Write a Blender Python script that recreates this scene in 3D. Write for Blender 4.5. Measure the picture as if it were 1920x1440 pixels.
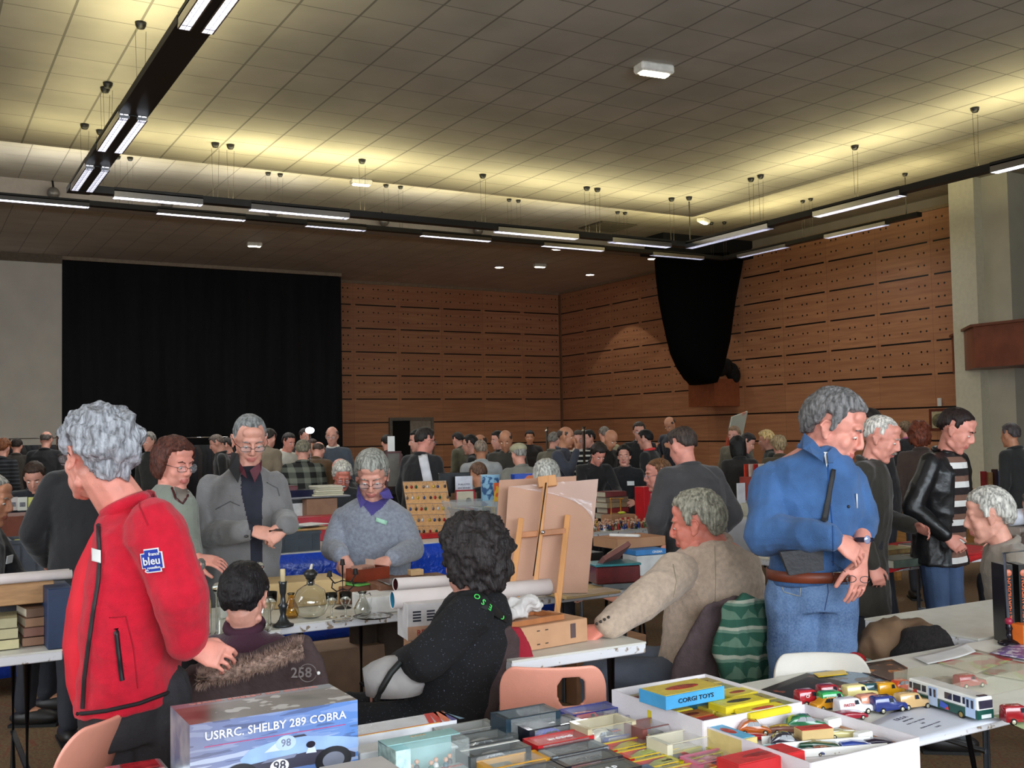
import bpy, bmesh, math, random
import numpy as np
from mathutils import Vector, Matrix, noise as mnoise
for _o in list(bpy.data.objects): bpy.data.objects.remove(_o)
SC=bpy.context.scene; COL=SC.collection
rnd=random.Random(7)
PI=math.pi
# ---------------- camera (eye 1.56 m above the hall floor, looking 30 degrees right of the hall's long axis)
EH=1.56; EYE=np.array([0,0,EH]); FPX=1979.3; YAW,PIT,ROL=.5236,.0457,-.0185
_fw=np.array([math.sin(YAW)*math.cos(PIT),math.cos(YAW)*math.cos(PIT),math.sin(PIT)])
_r0=np.array([math.cos(YAW),-math.sin(YAW),0]); _u0=np.cross(_r0,_fw)
_r=_r0*math.cos(ROL)+_u0*math.sin(ROL); _u=-_r0*math.sin(ROL)+_u0*math.cos(ROL)
cd=bpy.data.cameras.new('camera'); cam=bpy.data.objects.new('camera',cd); COL.objects.link(cam)
cd.sensor_width=36; cd.lens=FPX/1920*36; cd.clip_start=.05; cd.clip_end=200
cam.matrix_world=Matrix(((_r[0],_u[0],-_fw[0],0),(_r[1],_u[1],-_fw[1],0),(_r[2],_u[2],-_fw[2],EH),(0,0,0,1)))
SC.camera=cam
SC.view_settings.view_transform='Standard'; SC.view_settings.look='None'; SC.view_settings.gamma=1
SC.view_settings.use_curve_mapping=False; SC.view_settings.exposure=0.16
W=bpy.data.worlds.new('world'); SC.world=W; W.use_nodes=True
W.node_tree.nodes['Background'].inputs[0].default_value=(.75,.87,1,1); W.node_tree.nodes['Background'].inputs[1].default_value=.4
def _ray(x,y): return _fw+_r*(x-960)/FPX-_u*(y-720)/FPX
def U(x,y,D): return EYE+_ray(x,y)*D
def UZ(x,y,z): d=_ray(x,y); return EYE+d*(z-EH)/d[2]
def UY(x,y,Y): d=_ray(x,y); return EYE+d*Y/d[1]
def UX(x,y,X): d=_ray(x,y); return EYE+d*X/d[0]
def HZ(x,y,D): return U(x,y,D)[2]
# ---------------- lights
def area(name,loc,size,power,col,rot=(0,0,0),sizey=None,spread=None):
    l=bpy.data.lights.new(name,'AREA'); l.energy=power; l.color=col; l.size=size
    if sizey: l.shape='RECTANGLE'; l.size_y=sizey
    if spread: l.spread=spread
    o=bpy.data.objects.new(name,l); COL.objects.link(o); o.location=loc; o.rotation_euler=rot; return o
FILL_PW=1000; 
area('rear_fill_light',(2.5,-4.6,2.6),11,FILL_PW,(.86,.93,1),(math.radians(114),0,math.radians(-15)),2.6)  # added soft fill standing in for windows behind the camera, tilted up at the ceiling
area('left_area_light',(-5.6,5,2.6),7,330,(.86,.93,1),(0,math.radians(-78),0),2.2)  # unseen area light before the solid left wall; no window there
# the camera's own flash
fl=bpy.data.lights.new('camera_flash','AREA'); fl.energy=5; fl.size=.12; fl.color=(1,.99,1); fo=bpy.data.objects.new('camera_flash',fl); COL.objects.link(fo)
fo.matrix_world=cam.matrix_world @ Matrix.Translation((-.05,.09,.0))
# ---------------- materials
def lin(c): return tuple(((v/255)/12.92 if v/255<=.04045 else ((v/255+.055)/1.055)**2.4) for v in c[:3])+(1,)
MATS={}
def nt(m): m.use_nodes=True; return m.node_tree
def M(c,rough=.7,metal=0,var=.12,scale=12,bump=0,bscale=60,name=None,trans=0,coat=0,emit=None,estr=0,alpha=1,sheen=0,stretch=None,spec=.5):
    key=(tuple(c),rough,metal,var,scale,bump,bscale,trans,coat,emit,estr,alpha,sheen,stretch,spec)
    if key in MATS: return MATS[key]
    m=bpy.data.materials.new(name or 'm_%d_%d_%d'%tuple(int(v) for v in c[:3])); t=nt(m); N=t.nodes; L=t.links
    b=N['Principled BSDF']; b.inputs['Roughness'].default_value=rough; b.inputs['Metallic'].default_value=metal
    b.inputs['Transmission Weight'].default_value=trans; b.inputs['Coat Weight'].default_value=coat; b.inputs['Alpha'].default_value=alpha
    b.inputs['Sheen Weight'].default_value=sheen; b.inputs['Specular IOR Level'].default_value=spec
    lc=lin(c)
    if emit: b.inputs['Emission Color'].default_value=lin(emit); b.inputs['Emission Strength'].default_value=estr
    tc=N.new('ShaderNodeTexCoord'); src=tc.outputs['Object']
    if stretch:
        mp=N.new('ShaderNodeMapping'); mp.inputs['Scale'].default_value=stretch; L.new(src,mp.inputs[0]); src=mp.outputs[0]
    if var>0:
        n=N.new('ShaderNodeTexNoise'); n.inputs['Scale'].default_value=scale; n.inputs['Detail'].default_value=4; L.new(src,n.inputs['Vector'])
        mx=N.new('ShaderNodeMix'); mx.data_type='RGBA'; mx.inputs[6].default_value=tuple(v*(1-var) for v in lc[:3])+(1,); mx.inputs[7].default_value=tuple(min(1,v*(1+var)) for v in lc[:3])+(1,)
        cr=N.new('ShaderNodeMapRange'); cr.inputs[1].default_value=.35; cr.inputs[2].default_value=.65; L.new(n.outputs[0],cr.inputs[0]); L.new(cr.outputs[0],mx.inputs[0]); L.new(mx.outputs[2],b.inputs['Base Color'])
    else: b.inputs['Base Color'].default_value=lc
    if bump>0:
        n2=N.new('ShaderNodeTexNoise'); n2.inputs['Scale'].default_value=bscale; n2.inputs['Detail'].default_value=3; L.new(src,n2.inputs['Vector'])
        bp=N.new('ShaderNodeBump'); bp.inputs['Strength'].default_value=bump; bp.inputs['Distance'].default_value=.01; L.new(n2.outputs[0],bp.inputs['Height']); L.new(bp.outputs[0],b.inputs['Normal'])
    MATS[key]=m; return m
class X:
    "tiny expression builder over math nodes"
    def __init__(s,t,v): s.t=t; s.v=v
    def _op(s,op,*a):
        n=s.t.nodes.new('ShaderNodeMath'); n.operation=op
        for i,x in enumerate((s,)+a):
            x=x.v if isinstance(x,X) else x
            if isinstance(x,(int,float)): n.inputs[i].default_value=x
            else: s.t.links.new(x,n.inputs[i])
        return X(s.t,n.outputs[0])
    def __add__(s,o): return s._op('ADD',o)
    def __sub__(s,o): return s._op('SUBTRACT',o)
    def __mul__(s,o): return s._op('MULTIPLY',o)
    def __truediv__(s,o): return s._op('DIVIDE',o)
    def lt(s,o): return s._op('LESS_THAN',o)
    def gt(s,o): return s._op('GREATER_THAN',o)
    def fr(s): return s._op('FRACT')
    def ab(s): return s._op('ABSOLUTE')
    def mx(s,o): return s._op('MAXIMUM',o)
    def mn(s,o): return s._op('MINIMUM',o)
    def sq(s): return s._op('SQRT')
    def fl(s): return s._op('FLOOR')
    def sin(s): return s._op('SINE')
def pos(t,coord='Object'):
    tc=t.nodes.new('ShaderNodeTexCoord'); sp=t.nodes.new('ShaderNodeSeparateXYZ'); t.links.new(tc.outputs[coord],sp.inputs[0])
    return X(t,sp.outputs[0]),X(t,sp.outputs[1]),X(t,sp.outputs[2])
def mixc(t,fac,a,b):
    mx=t.nodes.new('ShaderNodeMix'); mx.data_type='RGBA'
    for i,c in ((6,a),(7,b)):
        if isinstance(c,tuple): mx.inputs[i].default_value=c
        else: t.links.new(c,mx.inputs[i])
    f=fac.v if isinstance(fac,X) else fac
    if isinstance(f,(int,float)): mx.inputs[0].default_value=f
    else: t.links.new(f,mx.inputs[0])
    return mx.outputs[2]
def noise_fac(t,scale,lo=.35,hi=.65,detail=4,vec=None):
    n=t.nodes.new('ShaderNodeTexNoise'); n.inputs['Scale'].default_value=scale; n.inputs['Detail'].default_value=detail
    if vec is None:
        tc=t.nodes.new('ShaderNodeTexCoord'); vec=tc.outputs['Object']
    t.links.new(vec,n.inputs['Vector'])
    cr=t.nodes.new('ShaderNodeMapRange'); cr.inputs[1].default_value=lo; cr.inputs[2].default_value=hi; t.links.new(n.outputs[0],cr.inputs[0]); return X(t,cr.outputs[0])
def custom(name,fn,rough=.7,bumph=None,**kw):
    m=bpy.data.materials.new(name); t=nt(m); b=t.nodes['Principled BSDF']; b.inputs['Roughness'].default_value=rough
    for k,v in kw.items(): b.inputs[k.replace('_',' ')].default_value=v
    r=fn(t)
    if isinstance(r,tuple):
        col,h,st,di=r
        bp=t.nodes.new('ShaderNodeBump'); bp.inputs['Strength'].default_value=st; bp.inputs['Distance'].default_value=di
        t.links.new(h.v,bp.inputs['Height']); t.links.new(bp.outputs[0],b.inputs['Normal'])
    else: col=r
    t.links.new(col,b.inputs['Base Color']); return m
# ---------------- mesh builder
def nrm(v): v=np.asarray(v,float); n=np.linalg.norm(v); return v/n if n>1e-9 else v
def basis(d):
    d=nrm(d); a=np.array([0,0,1.]) if abs(d[2])<.9 else np.array([1.,0,0]); s=nrm(np.cross(d,a)); return s,np.cross(s,d),d
class MB:
    def __init__(s): s.v=[]; s.f=[]; s.m=[]; s.s=[]; s.mats=[]
    def mi(s,m):
        if m is None: return 0
        if m not in s.mats: s.mats.append(m)
        return s.mats.index(m)
    def add(s,vs,fs,m=None,smooth=False):
        o=len(s.v); s.v.extend([tuple(float(c) for c in v) for v in vs]); i=s.mi(m)
        for f in fs: s.f.append(tuple(o+k for k in f)); s.m.append(i); s.s.append(smooth)
        return s
    def box(s,c,sz,rz=0,m=None,taper=1,R=None):
        hx,hy,hz=[q/2 for q in sz]; P=[]
        for z in (-1,1):
            k=1 if z<0 else taper
            for x,y in ((-1,-1),(1,-1),(1,1),(-1,1)): P.append((x*hx*k,y*hy*k,z*hz))
        P=np.array(P)
        if R is not None: P=P@np.array(R).T
        if rz: cz,sz_=math.cos(rz),math.sin(rz); P=P@np.array([[cz,sz_,0],[-sz_,cz,0],[0,0,1]])
        P=P+np.asarray(c,float)
        return s.add(P,[(3,2,1,0),(4,5,6,7),(0,1,5,4),(1,2,6,5),(2,3,7,6),(3,0,4,7)],m)
    def tube(s,pts,r,n=8,m=None,caps=True,closed=False):
        pts=[np.asarray(p,float) for p in pts]; k=len(pts); rr=r if isinstance(r,(list,tuple)) else [r]*k
        V=[];F=[]; prev=None
        for i,p in enumerate(pts):
            if closed: d=pts[(i+1)%k]-pts[i-1]
            else: d=pts[min(i+1,k-1)]-pts[max(i-1,0)]
            d=nrm(d)
            if prev is None: a,b,_=basis(d)
            else: a=nrm(prev-d*np.dot(prev,d)); b=np.cross(d,a)
            prev=a
            for j in range(n): t=2*PI*j/n; V.append(p+(a*math.cos(t)+b*math.sin(t))*rr[i])
        R=range(k if closed else k-1)
        for i in R:
            for j in range(n):
                i2=(i+1)%k; F.append((i*n+j,i*n+(j+1)%n,i2*n+(j+1)%n,i2*n+j))
        s.add(V,F,m,True)
        if caps and not closed: s.add(V[:n],[tuple(range(n-1,-1,-1))],m); s.add(V[-n:],[tuple(range(n))],m)
        return s
    def lathe(s,c,prof,n=20,m=None,axis=None,close=False):
        # prof: list (r,z)
        a,b,d=(np.array([1,0,0]),np.array([0,1,0]),np.array([0,0,1])) if axis is None else basis(axis)
        V=[];c=np.asarray(c,float)
        for r,z in prof:
            for j in range(n): t=2*PI*j/n; V.append(c+(a*math.cos(t)+b*math.sin(t))*r+d*z)
        k=len(prof);F=[(i*n+j,i*n+(j+1)%n,(i+1)*n+(j+1)%n,(i+1)*n+j) for i in range(k-1) for j in range(n)]
        if close: F+=[((k-1)*n+j,(k-1)*n+(j+1)%n,(j+1)%n,j) for j in range(n)]
        return s.add(V,F,m,True)
    def ell(s,c,r,B=None,n=14,k=9,m=None):
        if isinstance(r,(int,float)): r=(r,r,r)
        V=[];F=[];B=np.eye(3) if B is None else np.array(B)
        c=np.asarray(c,float)
        for i in range(k+1):
            ph=PI*i/k
            for j in range(n):
                t=2*PI*j/n; V.append(c+B@np.array([r[0]*math.sin(ph)*math.cos(t),r[1]*math.sin(ph)*math.sin(t),-r[2]*math.cos(ph)]))
        for i in range(k):
            for j in range(n): F.append((i*n+j,i*n+(j+1)%n,(i+1)*n+(j+1)%n,(i+1)*n+j))
        return s.add(V,F,m,True)
    def prism(s,poly,z0,z1,m=None,smooth=False):
        n=len(poly); V=[(x,y,z0) for x,y in poly]+[(x,y,z1) for x,y in poly]
        return s.add(V,[tuple(range(n-1,-1,-1)),tuple(range(n,2*n))]+[(i,(i+1)%n,n+(i+1)%n,n+i) for i in range(n)],m,smooth)
    def quad(s,a,b,c,d,m=None): return s.add([a,b,c,d],[(0,1,2,3)],m)
    def sheet(s,P,nx,ny,m=None,th=0):
        # P(u,v)->xyz ; optional thickness downwards
        V=[P(i/nx,j/ny) for j in range(ny+1) for i in range(nx+1)]; F=[(j*(nx+1)+i,j*(nx+1)+i+1,(j+1)*(nx+1)+i+1,(j+1)*(nx+1)+i) for j in range(ny) for i in range(nx)]
        return s.add(V,F,m,True)
    def loft(s,rings,n=20,m=None):
        # ring: (center, vec_a, vec_b)
        V=[];k=len(rings)
        for c,a,b in rings:
            for j in range(n): t=2*PI*j/n; V.append(np.asarray(c)+np.asarray(a)*math.cos(t)+np.asarray(b)*math.sin(t))
        F=[(i*n+j,i*n+(j+1)%n,(i+1)*n+(j+1)%n,(i+1)*n+j) for i in range(k-1) for j in range(n)]+[tuple(range(n-1,-1,-1)),tuple(range((k-1)*n,k*n))]
        return s.add(V,F,m,True)
    def cap(s,a,b,ra,rb,n=12,m=None):
        a=np.asarray(a,float); b=np.asarray(b,float); L=np.linalg.norm(b-a)
        if L<1e-6: return s.ell(a,max(ra,rb),m=m)
        d=(b-a)/L; P=[a+d*(-ra*math.cos(t)) for t in (0,.5,1,1.57)]; R=[max(ra*math.sin(t),1e-4) for t in (0,.5,1,1.57)]
        P+=[b+d*(rb*math.sin(t)) for t in (0,.5,1,1.57)]; R+=[max(rb*math.cos(t),1e-4) for t in (0,.5,1,1.57)]
        return s.tube(P,R,n,m)
    def mesh(s,name):
        me=bpy.data.meshes.new(name); me.from_pydata(s.v,[],s.f)
        for m in s.mats: me.materials.append(m)
        if s.f:
            me.polygons.foreach_set('material_index',s.m); me.polygons.foreach_set('use_smooth',s.s)
        me.update(); return me
    def obj(s,name,parent=None,base=None,mat=None,bevel=0,bseg=1,subsurf=0,solid=0):
        if base is not None: b=np.asarray(base,float); s.v=[tuple(np.asarray(v)-b) for v in s.v]
        if mat is not None and not s.mats: s.mats=[mat]
        o=bpy.data.objects.new(name,s.mesh(name)); COL.objects.link(o)
        if parent is not None: o.parent=parent
        elif base is not None: o.location=tuple(float(q) for q in base)
        if solid: q=o.modifiers.new('s','SOLIDIFY'); q.thickness=solid; q.offset=0
        if bevel: q=o.modifiers.new('b','BEVEL'); q.width=bevel; q.segments=bseg; q.limit_method='ANGLE'
        if subsurf: q=o.modifiers.new('u','SUBSURF'); q.levels=subsurf; q.render_levels=subsurf
        return o
def tag(o,label=None,cat=None,group=None,kind=None):
    if label: o['label']=label
    if cat: o['category']=cat
    if group: o['group']=group
    if kind: o['kind']=kind
    return o
def thing(name,loc,label,cat,group=None,rz=0):
    o=bpy.data.objects.new(name,None); COL.objects.link(o); o.location=tuple(float(q) for q in loc); o.rotation_euler=(0,0,rz); o.empty_display_size=.1
    return tag(o,label,cat,group)
def struct(o): o['kind']='structure'; return o
def textmesh(txt,size,mat,name,parent,loc,R,ext=.0006,align='CENTER',shear=0,width=None):
    "raised lettering; R = 3 columns (text right, text up, normal)"
    c=bpy.data.curves.new(name,'FONT'); c.body=txt; c.size=size; c.extrude=ext; c.align_x=align; c.align_y='CENTER'; c.shear=shear; c.resolution_u=2; c.offset=size*.012
    o=bpy.data.objects.new(name,c); COL.objects.link(o)
    dg=bpy.context.evaluated_depsgraph_get(); me=bpy.data.meshes.new_from_object(o.evaluated_get(dg)); bpy.data.objects.remove(o)
    me.materials.clear(); me.materials.append(mat)
    k=1
    if width and len(me.vertices):
        xs=[v.co.x for v in me.vertices]; k=width/max(1e-6,max(xs)-min(xs))
    R=[nrm(q) for q in R]
    me.transform(Matrix(((R[0][0]*k,R[1][0],R[2][0],loc[0]),(R[0][1]*k,R[1][1],R[2][1],loc[1]),(R[0][2]*k,R[1][2],R[2][2],loc[2]),(0,0,0,1))))
    q=bpy.data.objects.new(name,me); COL.objects.link(q)
    if parent is not None: q.parent=parent
    return q
EX,EY,EZ=(1,0,0),(0,1,0),(0,0,1)
FRONT=((1,0,0),(0,0,1),(0,-1,0)); TOP=((1,0,0),(0,1,0),(0,0,1))
def rot(rz,x,y): return (x*math.cos(rz)-y*math.sin(rz),x*math.sin(rz)+y*math.cos(rz))
def clearp(name="clear_plastic",a=.10,tint=(235,240,238)):
    m=bpy.data.materials.get(name)
    if m: return m
    m=bpy.data.materials.new(name); t=nt(m); b=t.nodes['Principled BSDF']; b.inputs['Base Color'].default_value=lin(tint); b.inputs['Roughness'].default_value=.06; b.inputs['Alpha'].default_value=a; b.inputs['Specular IOR Level'].default_value=.9
    bp=t.nodes.new('ShaderNodeBump'); n=t.nodes.new('ShaderNodeTexNoise'); n.inputs['Scale'].default_value=14; bp.inputs['Strength'].default_value=.15; t.links.new(n.outputs[0],bp.inputs['Height']); t.links.new(bp.outputs[0],b.inputs['Normal']); return m
# ================= the hall
BY,RX=31.33,20.1; ZR,ZO,ZP=4+EH,5.1+EH,4.9+EH   # raft ceiling, outer ceiling, rear ceiling / top of panelling
L6=.386+EH; PW=1.5546
def wood_fn(axis,u0):
    def fn(t):
        x,y,z=pos(t); u=(x if axis==0 else y)-u0; up=u/PW; v=(z-L6)/.75
        fv=v.fr(); fu=up.fr(); slot=fv.mn(fv*-1+1).lt(.026)
        low=z.lt(L6+.2); joint=(fu.mn(fu*-1+1)*PW).lt(.075)
        slot=slot*((joint*(low*-1+1))*-1+1)
        f3=(up*3).fr(); dx=((f3-.5).ab()-.155).ab()*(PW/3); dy=((fv-.5).ab()-.19).ab()*.75
        hole=((dx*dx+dy*dy).sq()).lt(.024)*z.gt(L6+.78)
        seam=(fu.mn(fu*-1+1)*PW).lt(.004)
        dark=slot.mx(hole)
        tc=t.nodes.new('ShaderNodeTexCoord'); mp=t.nodes.new('ShaderNodeMapping'); mp.inputs['Scale'].default_value=(.6,.6,9); t.links.new(tc.outputs['Object'],mp.inputs[0])
        g=noise_fac(t,1.5,vec=mp.outputs[0]); 
        pr=t.nodes.new('ShaderNodeTexWhiteNoise'); cmb=t.nodes.new('ShaderNodeCombineXYZ'); t.links.new(up.fl().v,cmb.inputs[0]); t.links.new(v.fl().v,cmb.inputs[1]); t.links.new(cmb.outputs[0],pr.inputs[0])
        c=mixc(t,g,lin((182,124,90)),lin((204,146,106))); c=mixc(t,X(t,pr.outputs[0])*.35,c,lin((162,110,78)))
        c=mixc(t,seam*.5,c,lin((80,45,28))); c=mixc(t,dark,c,lin((14,8,6)))
        return c,dark*-1+1,.6,.02
    return fn
wood_b=custom('panel_wood_rear',wood_fn(0,RX),.42); wood_r=custom('panel_wood_right',wood_fn(1,BY),.38)
def tile_fn(a,b,ox,oy,lw=.012):
    def fn(t):
        x,y,z=pos(t); fx=((x-ox)/.6).fr(); fy=((y-oy)/.6).fr()
        l=(fx.mn(fx*-1+1)*.6).lt(lw).mx((fy.mn(fy*-1+1)*.6).lt(lw*.6)); n=noise_fac(t,1.2)
        pr=t.nodes.new('ShaderNodeTexWhiteNoise'); cm=t.nodes.new('ShaderNodeCombineXYZ'); t.links.new(((x-ox)/.6).fl().v,cm.inputs[0]); t.links.new(((y-oy)/.6).fl().v,cm.inputs[1]); t.links.new(cm.outputs[0],pr.inputs[0])
        c=mixc(t,n,lin(a),lin(b)); c=mixc(t,X(t,pr.outputs[0])*.14,c,lin(tuple(q*.85 for q in a)))
        return mixc(t,l*.8,c,lin(tuple(q*.62 for q in a))),l*-1+1,.4,.01
    return fn
cream=M((196,190,170),.8,var=.06,scale=2,bump=.05,bscale=80); plaster=M((232,226,214),.85,var=.05,scale=1.5)
def plane(name,pts,m,par=None):
    b=MB(); b.add(pts,[tuple(range(len(pts)))],m); return b.obj(name,par)
def slab(name,x0,x1,y0,y1,z0,z1,m,par=None):
    b=MB(); b.box(((x0+x1)/2,(y0+y1)/2,(z0+z1)/2),(x1-x0,y1-y0,z1-z0),m=m); return b.obj(name,par)
def carpet_fn(t):
    x,y,z=pos(t); tc=t.nodes.new('ShaderNodeTexCoord')
    w=t.nodes.new('ShaderNodeTexVoronoi'); w.feature='DISTANCE_TO_EDGE'; w.inputs['Scale'].default_value=7; t.links.new(tc.outputs['Object'],w.inputs['Vector'])
    w2=t.nodes.new('ShaderNodeTexWave'); w2.inputs['Scale'].default_value=9; w2.inputs['Distortion'].default_value=14; w2.inputs['Detail'].default_value=3; t.links.new(tc.outputs['Object'],w2.inputs['Vector'])
    n=noise_fac(t,60); c=mixc(t,n,lin((96,72,48)),lin((122,94,62))); c=mixc(t,X(t,w2.outputs[1]).gt(.86)*.55,c,lin((120,104,66))); c=mixc(t,X(t,w.outputs[0]).lt(.02)*.5,c,lin((126,52,36)))
    return c
carpet=custom('carpet',carpet_fn,.95)
XL,XR2,Y0=-6.0,26.0,-5.0
struct(slab('floor',XL,XR2,Y0,BY+.2,-.1,0,carpet))
struct(slab('wall_rear',XL,RX+.2,BY,BY+.2,0,ZP,wood_b))
struct(slab('wall_right',RX,RX+.2,13.9,BY,0,ZP,wood_r))
struct(slab('trim_1',RX-.02,RX+.2,13.9,BY,ZP,ZO,M((150,138,122),.8,var=.05,scale=2)))
tr=slab('trim_2',11.45,RX,BY-.05,BY,ZP-.09,ZP,M((150,128,104),.7)); struct(tr)
struct(slab('trim_3',RX-.05,RX,14.7,BY,ZP-.07,ZP,M((150,128,104),.7)))
struct(slab('trim_4',RX-.06,RX,BY-.06,BY,0,ZP,M((120,84,60),.6)))
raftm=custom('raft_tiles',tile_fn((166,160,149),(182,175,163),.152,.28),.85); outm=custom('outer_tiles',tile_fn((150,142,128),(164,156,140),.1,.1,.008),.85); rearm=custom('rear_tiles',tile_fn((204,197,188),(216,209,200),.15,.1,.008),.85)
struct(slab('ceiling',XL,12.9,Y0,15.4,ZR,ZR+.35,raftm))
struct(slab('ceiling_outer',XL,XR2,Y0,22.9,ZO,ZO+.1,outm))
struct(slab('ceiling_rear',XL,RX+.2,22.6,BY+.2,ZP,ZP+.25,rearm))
struct(slab('trim_5',XL,RX,22.3,22.9,ZP-.2,ZO,M((150,140,130),.8,var=.04)))
struct(slab('wall_left',XL-.2,XL,Y0,BY+.2,0,ZO+.4,cream))
struct(slab('wall_rear_left',XL,3.62,30.0,BY,0,ZP,plaster))
struct(slab('trim_6',XL,3.62,29.95,30.0,ZP-.22,ZP,M((112,100,86),.8)))
# rear stage opening closed by a black cloth
blk=M((24,25,29),.95,var=.3,scale=1.2,bump=.15,bscale=2,stretch=(3,1,.2))
sc=thing('stage_curtain',(7.5,30.0,0),'huge flat black stage curtain closing the rear wall left of the wooden panelling','curtain')
def cur(u,v): return (3.62+7.82*u,30.05+.012*math.sin(u*160)*math.sin(u*41),.02+(ZP-.14)*v)
b=MB(); b.sheet(cur,240,2,blk); b.obj('cloth',sc,(7.5,30.0,0),solid=.01)
struct(slab('wall_stage',3.62,11.44,30.2,BY,0,ZP,M((20,20,22),.9)))
b=MB(); b.box((7.53,30.0,ZP-.06),(7.82,.06,.1),m=M((150,132,112),.6)); b.obj('curtain_rail',sc,(7.5,30.0,0))
# side wall nearer than the column, and the column itself
struct(slab('wall_side',19.35,XR2,13.3,13.9,0,ZO,cream))
struct(slab('trim_7',19.1,20.1,13.9,14.5,0,ZO,M((214,208,184),.7,var=.04)))
struct(slab('wall_front',XL,XR2,Y0-.2,Y0,0,1.2,cream)); struct(slab('wall_front_upper',XL,XR2,Y0-.2,Y0,4.0,ZO,cream))
struct(slab('wall_far_right',XR2,XR2+.2,Y0,13.9,0,ZO,cream))
w1=MB(); 
for k in range(9): w1.box((XL+4*k,Y0-.1,2.6),(.1,.1,2.8),m=M((210,210,210),.4))
w1.box((10,Y0-.1,1.25),(32,.12,.1),m=M((210,210,210),.4)); w1.box((10,Y0-.1,3.95),(32,.12,.1),m=M((210,210,210),.4)); wo=struct(w1.obj('window_1'))  # unseen window band, put in as the opening for the added fill
g=MB(); g.box((10,Y0-.1,2.6),(32,.01,2.7),m=M((235,245,250),.02,trans=1,var=0)); g.obj('pane',wo)
# wooden gallery front on the right: parapet box and its capping
gm=custom('gallery_wood',lambda t: mixc(t,noise_fac(t,3,vec=None),lin((122,62,40)),lin((142,76,50))),.4)
ga=UX(1825,613,18.4); gb=UX(1825,690,18.4); gt,gl=ga[2],gb[2]; gy=ga[1]
q=MB(); q.prism([(18.4,3.0),(20.08,3.0),(20.08,15.3),(18.4,gy)],gl,gt,gm); struct(q.obj('gallery_parapet'))
q=MB(); q.prism([(18.35,3.0),(20.08,3.0),(20.08,15.36),(18.35,gy+.03)],gt,gt+.05,M((120,66,44),.4)); struct(q.obj('gallery_capping'))
struct(slab('ceiling_gallery',20.0,XR2,3,13.3,gl,gl+.1,cream)); struct(slab('trim_8',20.5,21.3,13.2,13.32,0,3.4,M((120,52,40),.6)))
# rear door
d0,d1=UY(734,792,BY)[0],UY(806,786,BY)[0]; dm=M((120,112,100),.6)
b=MB(); zt=2.0
b.box((d0-.05,BY-.04,zt/2),(.1,.1,zt),m=dm); b.box((d1+.05,BY-.04,zt/2),(.1,.1,zt),m=dm); b.box(((d0+d1)/2,BY-.04,zt+.05),(d1-d0+.2,.1,.1),m=dm); do=struct(b.obj('door_1'))
b=MB(); b.box(((d0+d1)/2+.32,BY-.04,zt/2),(d1-d0-.62,.05,zt-.02),m=M((150,140,126),.6)); b.obj('door_leaf',do)
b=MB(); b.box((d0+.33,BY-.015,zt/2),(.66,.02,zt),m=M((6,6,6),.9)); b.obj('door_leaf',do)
b=MB(); b.tube([(d0+.75,BY-.07,1.0),(d0+.75,BY-.1,1.0),(d0+.87,BY-.1,1.0)],.012,m=M((180,180,180),.3,1)); b.obj('door_handle',do)
# ---------------- hanging lighting rows: two nested rectangles (inner at zi, outer at zo)
ZI,ZQ=EH+3.16,EH+4.17
blackm=M((16,14,16),.5,var=.1); chrome=M((205,205,210),.2,1,var=0); 
def louvre_fn(t):
    x,y,z=pos(t); return mixc(t,((x*12).fr().lt(.2)).mx((y*12).fr().lt(.2)),(.8,.85,.9,1),(.35,.36,.38,1))
def lum(name,a,bq,zc,w,strength,label,group,col=(1,.98,1),uplight=0,box=True):
    a=np.array(a+(zc,),float); bq=np.array(bq+(zc,),float); d=nrm(bq-a); L=np.linalg.norm(bq-a); s=np.array([-d[1],d[0],0]); c=(a+bq)/2; rz=math.atan2(d[1],d[0])
    t=thing(name,c,label,'ceiling light',group)
    h=MB(); h.box(c+[0,0,.055],(L,w,.05),rz,blackm); h.box(c+s*(w/2-.006),(L,.012,.09),rz,chrome); h.box(c-s*(w/2-.006),(L,.012,.09),rz,chrome); h.obj('housing',t,c)
    em=bpy.data.materials.get('tube_%s'%strength)
    if em is None:
        em=M((255,255,255),.5,var=0,emit=(246,246,255),estr=strength,name='tube_%s'%strength)
    q=MB()
    for o in (-w*.22,w*.22): q.tube([a+s*o+d*.03+[0,0,.0],bq+s*o-d*.03+[0,0,.0]],.016,8,em)
    q.obj('fluorescent_tube',t,c)
    g=MB(); n=int(L/.09)
    for i in range(n+1): g.box(a+d*(L*i/n)+[0,0,-.03],(.004,w-.02,.03),rz,chrome)
    g.box(a+d*L/2+[0,0,-.03],(L,.004,.03),rz,chrome); g.obj('louvre',t,c)
    area('lamp_down',tuple(c-[0,0,.06]),L,16*strength/8,(.93,.96,1),(0,0,rz),w)
    return t
def beam(a,bq,zc,w,label,h=.09,up=0):
    a=np.array(a+(zc,),float); bq=np.array(bq+(zc,),float); d=nrm(bq-a); L=np.linalg.norm(bq-a); rz=math.atan2(d[1],d[0]); c=(a+bq)/2
    o=MB().box((0,0,0),(L,w,h),m=blackm).obj('light_beam'); o.location=tuple(c); o.rotation_euler=(0,0,rz); tag(o,label,'lighting rail')
    return o
GR='fluorescent lights of the hanging ceiling rows'
def P(z,x,y): return (x*(z-EH),y*(z-EH))
yi,yo,xi,xo,xl=4.5,4.757,3.722,4.21,.608
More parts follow.
